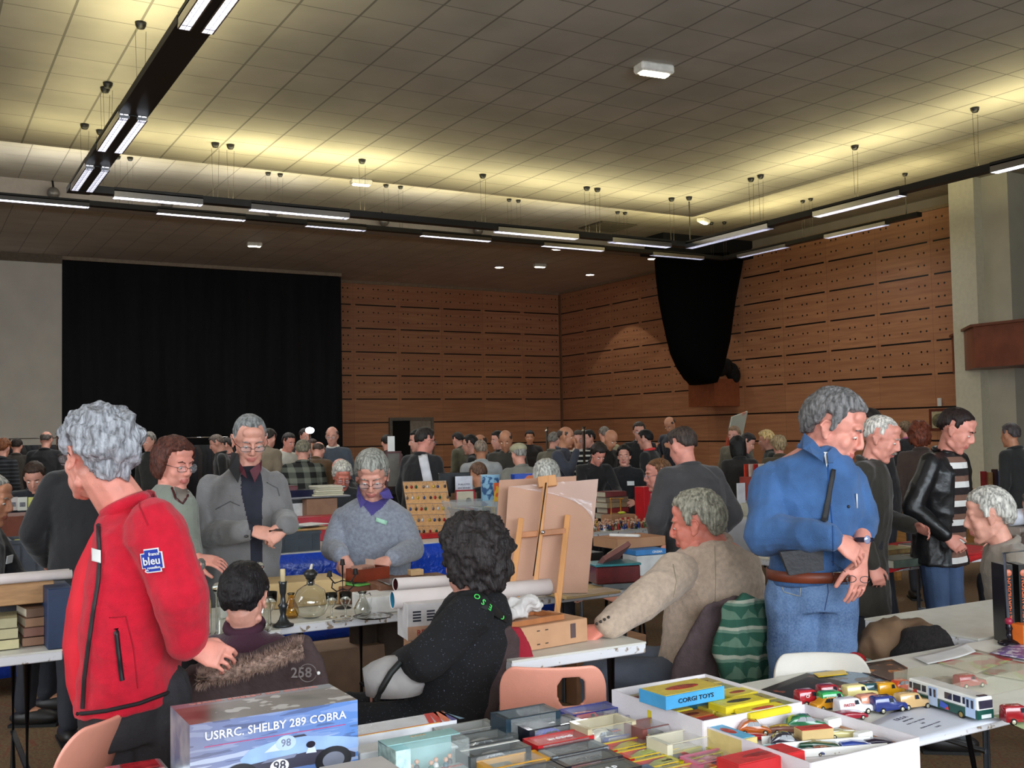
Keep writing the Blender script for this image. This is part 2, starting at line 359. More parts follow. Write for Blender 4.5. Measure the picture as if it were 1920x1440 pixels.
# inner rear row
b1=[(.737,1.093,22),(1.299,1.75,12),(2.524,2.997,14),(3.208,3.597,6)]
for k,(x0,x1,st) in enumerate(b1):
    lum('ceiling_light',P(ZI,x0,yi),P(ZI,x1,yi),ZI,.16,st,'%s lit tube light of the upper rear hanging row'%['first from the left','second from the left','third from the left','rightmost'][k],GR)
for k,(x0,x1) in enumerate([(.575,.737),(1.093,1.299),(1.75,2.524),(2.997,3.208),(3.597,3.76)]):
    beam(P(ZI,x0,yi),P(ZI,x1,yi),ZI+.03,.15,'black %s rail of the upper rear lighting row'%['left end','second','long middle','fourth','right end'][k])
b2=[(-.1,.68,26),(.96,1.349,24),(1.64,1.938,6),(2.236,2.629,14),(2.95,3.34,11),(3.675,4.049,4)]
for k,(x0,x1,st) in enumerate(b2):
    lum('ceiling_light',P(ZQ,x0,yo),P(ZQ,x1,yo),ZQ,.16,st,'%s lit tube light of the lower rear hanging row'%['longest and leftmost','second from the left','third from the left','fourth from the left','fifth from the left','rightmost'][k],GR)
for k,(x0,x1) in enumerate([(.68,.96),(1.349,1.64),(1.938,2.236),(2.629,2.95),(3.34,3.675),(4.049,4.215)]):
    beam(P(ZQ,x0,yo),P(ZQ,x1,yo),ZQ+.03,.15,'black %s rail of the lower rear lighting row'%['first','second','third','fourth','fifth','right end'][k])
# right side rows
for k,(y1,y0,st) in enumerate([(4.45,3.824,3),(3.40,3.36,3)]): pass
rr=[(4.48,3.85,4),(3.55,3.05,9),(2.613,2.0,22)]
for k,(y1,y0,st) in enumerate(rr): lum('ceiling_light',P(ZI,xi,y1),P(ZI,xi,y0),ZI,.16,st,'%s tube light of the inner right hanging row'%['farthest dim','middle glinting','nearest bright'][k],GR)
for k,(y1,y0) in enumerate([(3.85,3.55),(3.05,2.613)]): beam(P(ZI,xi,y1),P(ZI,xi,y0),ZI+.03,.15,'black %s rail of the inner right lighting row'%['far','near'][k])
ro=[(4.62,4.23,4),(3.95,3.55,5)]
for k,(y1,y0,st) in enumerate(ro): lum('ceiling_light',P(ZQ,xo,y1),P(ZQ,xo,y0),ZQ,.16,st,'%s tube light of the outer right hanging row'%['farther dim','nearer dim'][k],GR)
for k,(y1,y0) in enumerate([(4.75,4.62),(4.23,3.95),(3.55,3.36)]): beam(P(ZQ,xo,y1),P(ZQ,xo,y0),ZQ+.03,.15,'black %s rail of the outer right lighting row'%['far','middle','near end'][k])
# left double row, lights in pairs
for k,(y1,y0,st) in enumerate([(4.44,4.05,2.2),(3.79,3.36,3.2),(2.56,2.1,4)]):
    for s,xx in enumerate((.582,.636)):
        lum('ceiling_light',P(ZI,xx,y1),P(ZI,xx,y0),ZI,.1,st,'%s light of the %s pair in the left hanging row'%(['left','right'][s],['farthest','middle','nearest'][k]),GR)
    beam(P(ZI,.609,y1),P(ZI,.609,y0),ZI+.03,.09,'thin black spine between the %s pair of lights in the left row'%['farthest','middle','nearest'][k])
for k,(y1,y0) in enumerate([(4.55,4.44),(4.05,3.79),(3.36,2.56)]): beam(P(ZI,.609,y1),P(ZI,.609,y0),ZI+.03,.28,'wide black %s box of the left lighting row'%['end','short','long'][k],.07)
# uplights hidden in the rails wash the ceilings
UPC=(1,.91,.50)
def up(x,y,z,L,pw,rz=0): area('uplight',(x,y,z+.1),L*1.7,pw*.5,UPC,(PI,0,rz),.12)
for x,pw in [(2.5,36),(4.9,85),(7.3,36),(9.3,46),(11,36)]: up(x,yi*3.16,ZI,1.6,pw)
for y,pw in [(7.2,60),(9.2,64),(12.2,24)]: up(.609*3.16,y,ZI,1.6,pw,PI/2)
for y,pw in [(12.6,30),(10.6,60),(7.4,60)]: up(xi*3.16,y,ZI,1.6,pw,PI/2)
for x,pw in [(-.5,60),(3.2,50),(6.4,70),(9.2,75),(12.2,60),(15.5,60)]: up(x,yo*4.17-.4,ZQ,1.6,pw)
for y,pw in [(17.5,75),(14.5,60),(11,30)]: up(xo*4.17-.4,y,ZQ,1.6,pw,PI/2)
for x,pw in [(0,26),(3,22),(6,16),(9.5,12),(13,8)]: area('rear_ceiling_fill',(x,yo*4.17+.15,ZQ+.13),2.5,pw,(.95,.97,1),(PI-.35,0,0),.12)  # added white fill along the lower row, brightening the rear ceiling
# ceiling canopies and their cables
wirem=M((60,56,50),.5)
def canopy(x,y,zc,zf,label,dx=0,thick=.0025,rod=False):
    c=np.array([x,y,zc-.002]); t=thing("cable_canopy",c,label,'cable canopy','black suspension cups of the hanging lights')
    MB().lathe(c,[(.001,-.06),(.035,-.058),(.05,-.03),(.055,0),(.001,0)],14,blackm).obj('cup',t,c)
    w=MB()
    for o in ((0,) if rod else (-.05,.05)): w.tube([c+[o,0,-.08],c+[o*.6,0,zf-zc+.07]],.012 if rod else thick,6,wirem)
    w.obj('cable',t,c)
# raft cups
rc=[(.488,2.597,'nearest cup above the left light row'),(.491,3.085,'cup above the long black box of the left row, front of two'),(.491,3.131,'cup above the long black box of the left row, back of two'),(.492,3.53,'cup above the far end of the left row'),(.546,3.576,'cup just right of the left row at the ceiling corner'),(.912,3.564,'left cup of the pair near the brightest ceiling patch'),(.963,3.562,'right cup of the pair near the brightest ceiling patch'),(1.438,3.55,'cup straight above the small emergency light by the ceiling edge'),(1.939,3.555,'single cup above the long dark rail'),(2.424,3.555,'left cup of the pair left of the black loudspeaker'),(2.477,3.556,'right cup of the pair left of the black loudspeaker'),(2.873,3.567,'cup left of the hanging rod near the ceiling corner'),(2.938,3.143,'left cup of the pair on the right ceiling strip'),(2.936,3.086,'right cup of the pair on the right ceiling strip'),(2.938,2.609,'cup in the bright patch of the right ceiling strip'),(2.935,2.119,'nearest cup of the right ceiling strip')]
for x,y,l in rc: canopy(x*4,y*4,ZR,ZI,'black '+l)
canopy(2.929*4,3.517*4,ZR,ZI,'black cup with a hanging rod at the ceiling corner',rod=True)
oc=[(.65,3.88,'left cup beyond the ceiling edge by the left row'),(.692,3.88,'right cup beyond the ceiling edge by the left row'),(1.191,3.88,'first cup of the second pair beyond the ceiling edge'),(1.238,3.88,'second cup of the second pair beyond the ceiling edge'),(1.669,3.87,'left cup beyond the edge right of the small emergency light'),(1.732,3.87,'right cup beyond the edge right of the small emergency light'),(2.246,3.885,'left cup of the fourth pair beyond the ceiling edge'),(2.292,3.886,'right cup of the fourth pair beyond the ceiling edge'),(2.826,3.9,'left cup above the square ceiling vent'),(2.867,3.898,'right cup above the square ceiling vent'),(3.394,3.913,'left cup beyond the far ceiling corner'),(3.443,3.876,'right cup beyond the far ceiling corner'),(3.44,3.358,'left cup of the far pair by the right wall'),(3.44,3.311,'right cup of the far pair by the right wall')]
for x,y,l in oc: canopy(x*5.1,y*5.1,ZO,ZQ,'black '+l)
canopy(3.446*5.1,2.812*5.1,ZO,ZQ,'black cup with a rod holding the end of the outer right row',rod=True)
# emergency lights and downlights
def emerg(c,rz,label,s=1):
    t=thing('emergency_light',c,label,'emergency light'); c=np.array(c)
    MB().box(c+[0,0,-.05*s],(.42*s,.2*s,.1*s),rz,M((225,220,210),.4,alpha=1)).obj('casing',t,c,bevel=.02)
    MB().box(c+[0,0,-.105*s],(.34*s,.1*s,.03*s),rz,M((255,255,255),.5,var=0,emit=(255,248,225),estr=14)).obj('lens',t,c,bevel=.012)
emerg(UZ(1226,122,ZR),-.1,'white box emergency light alone on the middle of the main ceiling')
emerg(UZ(677,337,ZR-.01),-.1,'small lit emergency light at the ceiling edge above the rear rows',.8)
emerg(UZ(1319,410,ZO),.5,'lit emergency light just beyond the far ceiling corner')
emerg(UZ(477,455,ZP),-.1,'lit emergency light on the low rear ceiling above the black curtain',.9)
emerg(UZ(1012,495,ZP),-.1,'lit emergency light between two round downlights on the rear ceiling',.9)
for (x,y),l in [((936,500),'leftmost round downlight of the rear ceiling'),((1106,514),'round downlight nearest the rear corner of the panelling'),((1045,466),'round downlight partly behind the lower light row'),((1223,484),'round downlight left of the black loudspeaker cluster')]:
    c=UZ(x,y,ZP); t=thing('downlight',c,l,'downlight'); MB().lathe(c,[(.15,0),(.17,-.02),(.13,-.03)],20,chrome).obj('ring',t,c)
    MB().lathe(c,[(.13,-.02),(.001,-.03)],20,M((255,255,255),.5,var=0,emit=(255,245,225),estr=18)).obj('lens',t,c)
    sp=bpy.data.lights.new('downlight_lamp','SPOT'); sp.energy=60; sp.spot_size=1.6; sp.color=(1,.93,.8); so=bpy.data.objects.new('downlight_lamp',sp); COL.objects.link(so); so.location=(c[0],c[1],c[2]-.06)
c=UZ(1140,424,ZO); t=thing('ceiling_vent',c,'dark square louvred vent in the bright strip of ceiling','vent'); b=MB(); b.box(c+[0,0,-.01],(1.1,1.0,.02),m=M((70,62,50),.6)); b.obj('grille',t,c)
b=MB(); [b.box(c+[0,-.45+.1*i,-.03],(1.0,.05,.02),m=M((90,82,66),.6)) for i in range(10)]; b.obj('slat',t,c)
# small spotlights hanging on the rear bulkhead
for k,(x,y) in enumerate([(100,362),(313,383),(512,397),(720,415),(896,432)]):
    c=UY(x,y,22.1); t=thing('spotlight',c,['grey bent spotlight above the left end of the lower row','second round grey spotlight on the rear bulkhead','third round grey spotlight on the rear bulkhead','fourth round grey spotlight between the light rows','rightmost round grey spotlight between the light rows'][k],'spotlight')
    MB().tube([c+[0,0.15,.28],c+[0,0,.1]],.02,m=blackm).obj('bracket',t,c); MB().lathe(c,[(.001,-.1),(.1,-.08),(.12,.0),(.1,.1),(.001,.12)],14,M((120,116,112),.4,.6),axis=(-.2,-1,-.3)).obj('lamp_head',t,c)
# ---------------- black loudspeaker cluster with sagging cloth
sy=22.0
def SP(x,y,Y=sy): return UY(x,y,Y)
t0=SP(1228,478); spk=thing('loudspeaker_cluster',t0,'tall black curved loudspeaker array hanging by the right wall','loudspeaker')
prof=[(1230,484,1392,476),(1233,520,1386,510),(1238,560,1376,560),(1246,600,1370,600),(1253,630,1364,640),(1262,662,1357,665),(1276,690,1350,690),(1292,710,1340,705),(1310,722,1328,716)]
rings=[]; 
for xa,ya,xb,yb in prof:
    a=SP(xa,ya); bq=SP(xb,yb); c=(a+bq)/2; rings.append((c,(bq-a)/2,np.array([0,.55,0])))
b=MB(); b.loft(rings,24,M((5,5,6),.95,var=.2,spec=.1)); b.obj('speaker_cover',spk,t0)
b=MB(); b.box((SP(1225,476)+SP(1386,463))/2+[0,0,.05],(3.1,1.0,.5),m=M((9,9,10),.8)); b.obj('flying_frame',spk,t0)
b=MB()
for i,(xa,ya) in enumerate([(1352,690),(1362,688),(1372,696),(1376,704)]): b.ell(SP(xa,ya,22.3),(.18,.2,.24),m=M((9,9,10),.8))
b.obj('cable_bundle',spk,t0)
a=SP(1362,540,sy+.3); MB().loft([(SP(1385,470,sy+.4),np.array([.32,0,0]),np.array([0,.3,0])),(SP(1386,520,sy+.4),np.array([.2,0,0]),np.array([0,.25,0]))],16,M((10,10,11),.8)).obj('side_speaker',spk,t0)
# orange wooden box on wall below the speaker
a=UX(1327,712,RX-.02); bq=UX(1395,757,RX-.02); MB().box((RX-.45,(a[1]+bq[1])/2,(a[2]+bq[2])/2-.05),(.9,1.1,.75),m=M((150,84,52),.45)).obj('wall_box'); 
tag(bpy.data.objects['wall_box'],'plain wooden box fixed to the right wall under the black loudspeaker','wall box')
# ================= people: every body one continuous surface, clothes and hair laid over it
def remesh(mb,vox,smooth=3,name='m'):
    me=mb.mesh('tmp'); o=bpy.data.objects.new('tmp',me); COL.objects.link(o)
    r=o.modifiers.new('r','REMESH'); r.mode='VOXEL'; r.voxel_size=vox; r.use_smooth_shade=True
    if smooth: q=o.modifiers.new('s','SMOOTH'); q.iterations=smooth; q.factor=.5
    dg=bpy.context.evaluated_depsgraph_get(); n=bpy.data.meshes.new_from_object(o.evaluated_get(dg)); bpy.data.objects.remove(o); bpy.data.meshes.remove(me)
    n.name=name; return n
def arr(me): a=np.empty(len(me.vertices)*3,'f'); me.vertices.foreach_get('co',a); return a.reshape(-1,3)
def setv(me,a): me.vertices.foreach_set('co',a.astype('f').ravel()); me.update()
def put(me,name,parent,mats):
    me.materials.clear()
    for m in (mats if isinstance(mats,list) else [mats]): me.materials.append(m)
    o=bpy.data.objects.new(name,me); COL.objects.link(o); o.parent=parent; return o
def wrinkle(me,amp,sc,seed=0,aniso=(1,1,1)):
    a=arr(me); nn=np.empty(len(a)*3,'f'); me.vertex_normals.foreach_get('vector',nn); nn=nn.reshape(-1,3); d=np.empty(len(a))
    s=Vector((seed*7.3,seed*1.7,seed*3.1))
    for i,p in enumerate(a):
        q=Vector((p[0]*aniso[0],p[1]*aniso[1],p[2]*aniso[2]))*sc+s; v=mnoise.noise(q); w=mnoise.noise(q*2.3); d[i]=(1-abs(v)*2.2)*.6+(1-abs(w)*2)*.3-.45
    setv(me,a+nn*(d*amp)[:,None])
def fcent(me):
    a=arr(me); return np.array([a[list(p.vertices)].mean(0) for p in me.polygons]) if len(me.polygons) else np.zeros((0,3))
def split(me,mask,name):
    "move the faces in mask to a new mesh"
    bm=bmesh.new(); bm.from_mesh(me); b2=bm.copy(); bm.faces.ensure_lookup_table(); b2.faces.ensure_lookup_table()
    bmesh.ops.delete(bm,geom=[f for f,k in zip(bm.faces,mask) if k],context='FACES'); bmesh.ops.delete(b2,geom=[f for f,k in zip(b2.faces,mask) if not k],context='FACES')
    bm.to_mesh(me); bm.free(); n=bpy.data.meshes.new(name); b2.to_mesh(n); b2.free(); me.update(); n.update(); return n
SKIN={'fair':((222,160,140),(200,120,110)),'pink':((226,152,134),(200,112,104)),'tan':((196,136,104),(166,98,82)),'red':((218,130,110),(188,96,84))}
def skinm(k): 
    c,_=SKIN[k]; m=M(c,.5,var=.09,scale=22,bump=.12,bscale=220,name='skin_'+k); m.node_tree.nodes['Principled BSDF'].inputs['Subsurface Weight'].default_value=.08; m.node_tree.nodes['Principled BSDF'].inputs['Subsurface Radius'].default_value=(.02,.008,.004); return m
def lipm(k): return M(SKIN[k][1],.45,var=.05,name='lip_'+k)
def hairmat(c):
    return M(c,.55,var=.55,scale=28,bump=.5,bscale=60,name='hair_%d'%c[0],stretch=(3,3,.7),spec=.35)
def frame(yaw,pitch,roll=0,cam_rel=True):
    """face frame; yaw 0 looks at the camera, +90 looks image-left, -90 image-right, 180 away; pitch>0 looks down; columns: person's right, face forward, up"""
    base=math.atan2(-_fw[1],-_fw[0]) if cam_rel else 0
    a=base-math.radians(yaw); p=math.radians(pitch); r=math.radians(roll)
    f=np.array([math.cos(a)*math.cos(p),math.sin(a)*math.cos(p),-math.sin(p)]); rt=nrm(np.cross(f,[0,0,1])); u=np.cross(rt,f)
    rt2=rt*math.cos(r)+u*math.sin(r); u2=-rt*math.sin(r)+u*math.cos(r); return np.array([rt2,f,u2]).T
def head_prims(b,c,B,s=1,det=True,jaw=1,nose=1):
    c=np.asarray(c); W=lambda *p: c+B@(np.array(p)*s)
    b.ell(W(0,-.014,.035),(.0745*s,.094*s,.087*s),B); b.ell(W(0,.026,-.03),(.061*jaw*s,.062*s,.086*s),B); b.ell(W(0,.0,-.03),(.066*s,.066*s,.06*s),B)
    b.ell(W(0,.066,-.098),(.024*s,.02*s,.02*s),B)
    if not det:
        b.cap(W(0,.088,.015),W(0,.101,-.02),.009*s,.0115*s,8); b.ell(W(0,.085,-.058),(.018*s,.008*s,.009*s),B)
        for x in (-1,1): b.ell(W(.077*x,-.005,-.002),(.008*s,.019*s,.031*s),B)
        return
    b.ell(W(0,.074,.036),(.052*s,.017*s,.016*s),B); b.ell(W(0,.06,.07),(.05*s,.025*s,.03*s),B)
    b.cap(W(0,.088,.022),W(0,.104,-.012),.008*s,.011*s,8); b.ell(W(0,.104,-.021),(.0118*s,.0125*s,.0105*s),B)
    for x in (-1,1):
        b.ell(W(.0115*x,.097,-.027),(.0085*s,.010*s,.008*s),B); b.ell(W(.034*x,.054,-.024),(.027*s,.024*s,.030*s),B)
        b.ell(W(.030*x,.046,-.062),(.026*s,.028*s,.034*s),B); b.ell(W(.031*x,.070,.010),(.0155*s,.0145*s,.012*s),B)
        b.ell(W(.077*x,-.008,-.0),(.007*s,.019*s,.031*s),B); b.tube([W(.083*x,-.022+.006,-.012),W(.088*x,-.03,.006),W(.087*x,-.022,.027),W(.083*x,.002,.03),W(.079*x,.012,.014)],.0048*s,6); b.ell(W(.079*x,.0,-.027),(.006*s,.009*s,.01*s),B)
        b.cap(W(.055*x,.0,-.07),W(.022*x,.062,-.10),.014*s,.015*s,8)
    b.cap(W(-.021,.082,-.0555),W(.021,.082,-.0555),.0065*s,.0065*s,8); b.ell(W(0,.0885,-.0545),(.016*s,.009*s,.006*s),B); b.ell(W(0,.087,-.0655),(.018*s,.0095*s,.0075*s),B)
    b.cap(W(0,.084,-.045),W(0,.09,-.032),.009*s,.009*s,6)
def hand_prims(b,w,d,n,th,s=1,curl=.5,spread=.25,pinch=0):
    """w wrist, d direction of fingers, n back-of-hand normal, th = +1/-1 side of thumb along cross(d,n)"""
    d=nrm(d); n=nrm(n-np.dot(n,d)*d); x=np.cross(d,n)*th; w=np.asarray(w,float)
    k=.093*s; b.loft([(w-d*.02,x*.026*s,n*.02*s),(w+d*.02*s,x*.033*s,n*.019*s),(w+d*.06*s,x*.043*s,n*.016*s),(w+d*k,x*.041*s,n*.013*s)],14)
    for i,(off,L) in enumerate(zip((.031,.0105,-.0105,-.031),(.073,.081,.075,.06))):
        p=w+d*(k-.006)+x*off*s; a=curl*(1+.12*i); dd=nrm(d+x*spread*off*12); r=.0092*s-.0006*i*s
        ang=0
        for seg,fr in enumerate((.42,.32,.26)):
            ang+=a*(.75,1,.7)[seg]*(1.15 if (pinch and i==0) else 1); v=nrm(dd*math.cos(ang)-n*math.sin(ang)); q=p+v*L*fr*s; b.cap(p,q,r,r*.9,8); p=q; r*=.9
    t0=w+d*.028*s+x*.026*s-n*.004; v1=nrm(d*.75+x*.75-n*(.35+pinch*.4)); t1=t0+v1*.042*s; v2=nrm(d*1.0+x*(.35-pinch*.5)-n*(.45+.3*pinch)); t2=t1+v2*.033*s; t3=t2+nrm(v2-x*.25-n*.1)*.025*s
    b.cap(t0,t1,.0145*s,.0115*s,8); b.cap(t1,t2,.0112*s,.0102*s,8); b.cap(t2,t3,.0102*s,.0088*s,8)
def hair_mesh(c,B,s,style,seed=0,det=True,col=None,thick=.012):
    """shell over the skull: it rises from the skin where hair grows and sinks below it elsewhere"""
    nu,nv=(120,80) if det else (44,28)
    V=[];R=(.0755,.0955,.0885); c=np.asarray(c); C=np.array([0,-.014,.035])
    def sm(a,b,x): t=max(0,min(1,(x-a)/(b-a))); return t*t*(3-2*t)
    for j in range(nv+1):
        el=-math.radians(78)+math.radians(168)*j/nv
        for i in range(nu):
            az=2*PI*i/nu; aa=abs(math.degrees((az+PI)%(2*PI)-PI)); e=math.degrees(el)  # az 0 = face
            dirv=np.array([math.sin(az)*math.cos(el),math.cos(az)*math.cos(el),math.sin(el)])
            P=style; dirv_v=Vector(dirv)
            front=P.get('front',36); side=P.get('side',2); nape=P.get('nape',-38)
            # hairline elevation by azimuth
            if aa<55: h=front+(aa/55)**2*P.get('temple',-6)
            elif aa<80: h=(front+P.get('temple',-6))*(1-sm(55,78,aa))+(side-14)*sm(55,78,aa)
            elif aa<108: h=(side-14)+(side+16-(side-14))*sm(80,88,aa)*(1-sm(98,108,aa)) if P.get('ear',1) else side-20
            else: h=side-14+(nape-side+14)*sm(108,135,aa)
            nz=mnoise.noise(Vector((dirv[0]*5+seed,dirv[1]*5,dirv[2]*5)))
            m=sm(h-5,h+5,e+nz*6)
            if 'top' in P:   # bald crown above this elevation
                lim=P['top']+ (P.get('topback',0) if aa>120 else 0); m*=1-sm(lim-8,lim+8,e+nz*8)
            t=P.get('t',thick)*(1+P.get('crown',0)*sm(20,70,e)+P.get('back',0)*sm(90,150,aa)*(1-sm(30,70,e))+P.get('fringe',0)*(1-sm(20,60,aa))*sm(20,40,e)*(1-sm(60,80,e)))
            ff=P.get('f',13); sw=az+.5*mnoise.noise(dirv_v*2.2+Vector((seed,0,0))) ; q=Vector((math.cos(sw)*ff*.75+seed*3,math.sin(sw)*ff*.75,el*ff*.22)); n1=mnoise.noise(q); n2=mnoise.noise(q*2.7)
            qc=dirv_v*P.get('cf',3.2)+Vector((seed,1,2)); n0=mnoise.noise(qc)
            t*=1+P.get('n',.5)*(.55*n1+.4*n2)*min(1,math.cos(el)*1.5)+P.get('c',.25)*n0+P.get('c2',0)*mnoise.noise(qc*3.1)
            rr=np.array(R)+ (t*m-.012*(1-m))
            p=C+dirv*rr
            if e<0 and aa>95: p[2]*=1; p[1]+=.012*sm(0,-40,e)*m*-.3; 
            drop=P.get('drop',0)
            if drop and e<-5: p[2]-=drop*sm(-5,-50,e)*m; p[0]*=1+.12*m*sm(-5,-40,e); p[1]*=1.0
            V.append(c+B@(p*s))
    F=[(j*nu+i,j*nu+(i+1)%nu,(j+1)*nu+(i+1)%nu,(j+1)*nu+i) for j in range(nv) for i in range(nu)]+[tuple(range(nu-1,-1,-1)),tuple(range(nv*nu,(nv+1)*nu))]
    b=MB(); b.add(V,F,hairmat(col),True); return b
HS={'short':dict(front=38,t=.012,n=.5),'crop':dict(front=40,t=.006,n=.4,temple=8),'full':dict(front=34,t=.020,n=.55,crown=.25,side=-6,nape=-52),'wavy':dict(front=44,t=.024,n=.32,f=12,c=.6,c2=.14,cf=3.0,back=.5,side=-6,nape=-58,temple=-4),
 'curly':dict(front=28,t=.034,n=.45,f=11,c=.5,c2=.14,cf=3.0,side=-30,nape=-66,ear=0,crown=.2,back=.35,drop=.03),'bob':dict(front=30,t=.022,n=.35,side=-34,nape=-60,ear=0,drop=.02),'bald':dict(front=60,t=.006,top=22,side=4,nape=-34,n=.4,temple=-40),'fringe':dict(front=24,t=.013,n=.35,side=-10,nape=-44,fringe=.5),
 'long':dict(front=34,t=.024,n=.3,side=-60,nape=-75,ear=0,drop=.09),'thin':dict(front=48,t=.009,n=.6,top=68,temple=-24),'none':dict(front=90,t=.002,top=5,side=30,nape=20)}
def face_extras(par,base,c,B,s,hc,glasses=None,det=True,eyes=True,moust=None,look=0):
    c=np.asarray(c)-base-(0 if det else 1)*B[:,1]*.008*s; W=lambda *p: c+B@(np.array(p)*s)
    if eyes:
        for x in (-1,1):
            b=MB(); b.ell(W(.031*x,.0765,.006),(.0105*s,.0095*s,.0065*s),B,m=M((226,220,212),.25,var=0)); b.ell(W(.031*x,.0848,.003),(.0045*s,.002*s,.0045*s),B,8,6,M((62,50,44),.15,var=0)); b.obj('eye',par)
        for x in (-1,1):
            b=MB(); b.tube([W(.014*x,.089,.028),W(.03*x,.088,.035),(W(.047*x,.077,.030))],[.0028*s,.0036*s,.002*s],6,hairmat(hc)); b.obj('eyebrow',par)
    if moust: b=MB(); b.tube([W(-.027,.086,-.054),W(-.012,.098,-.045),W(.012,.098,-.045),W(.027,.086,-.054)],[.004*s,.008*s,.008*s,.004*s],8,hairmat(moust)); b.obj('moustache',par)
    if glasses:
        gm=M(glasses,.3,.4,var=0); lm=clearp('lens_clear',.10,(240,244,250)); b=MB(); y=.104
        for x in (-1,1):
            cx=.033*x; ring=[W(cx+.026*(abs(math.cos(t))**.6)*(1 if math.cos(t)>0 else -1),y-.012*abs(cx+.026*math.cos(t))/.06,.001+.0125*(abs(math.sin(t))**.7)*(1 if math.sin(t)>0 else -1)) for t in np.linspace(0,2*PI,25)[:-1]]
            b.tube(ring,.0012*s,6,gm,closed=True); b.tube([W(.059*x,y-.012,.008),W(.078*x,.06,.012),W(.083*x,-.005,.012),W(.084*x,-.018,.002)],.0017*s,6,gm)
        b.tube([W(-.008,y-.001,.004),W(0,y+.004,.007),W(.008,y-.001,.004)],.0014*s,6,gm); g=b.obj('glasses',par)
        l=MB()
        for x in (-1,1): l.lathe(W(.033*x,y-.006,.002),[(.0001,.0006),(.022*s,.0006),(.022*s,-.0006),(.0001,-.0006)],14,lm,axis=B[:,1])
        l.obj('lens',g)
def finish_body(root,base,b,vox,skin,lips=None,smooth=3):
    me=remesh(b,vox,smooth,'body'); a=arr(me)-base; setv(me,a)
    o=put(me,'body',root,[skinm(skin),lipm(skin)])
    if lips:
        c,B,s=lips; F=fcent(me); q=(F-(np.asarray(c)-base))@B/s
        mk=((np.abs(q[:,0])<.023)&(q[:,1]>.072)&(q[:,2]>-.0725+.25*np.abs(q[:,0]))&(q[:,2]<-.0495)).astype(int); me.polygons.foreach_set('material_index',mk)
    me.polygons.foreach_set('use_smooth',[True]*len(me.polygons)); return o
def garment(root,base,b,vox,name,mat,amp=0,sc=7,seed=0,smooth=3,aniso=(1,1,1)):
    me=remesh(b,vox,smooth,name); 
    if amp: wrinkle(me,amp,sc,seed,aniso)
    setv(me,arr(me)-base); me.polygons.foreach_set('use_smooth',[True]*len(me.polygons)); return put(me,name,root,mat)
ARMS={'down':((.06,-.03,-.28),(.06,.05,-.52)),'front':((.08,-.02,-.27),(-.03,.22,-.33)),'reach':((.05,.14,-.23),(.0,.38,-.32)),'back':((.10,-.10,-.25),(-.08,-.17,-.43)),'face':((.07,.16,-.2),(-.09,.2,.04)),'pocket':((.13,-.05,-.26),(.04,.1,-.42)),'table':((.09,.1,-.24),(-.02,.32,-.36)),'lap':((.07,-.02,-.27),(.0,.2,-.42)),'hold':((.09,.0,-.26),(-.02,.24,-.14))}
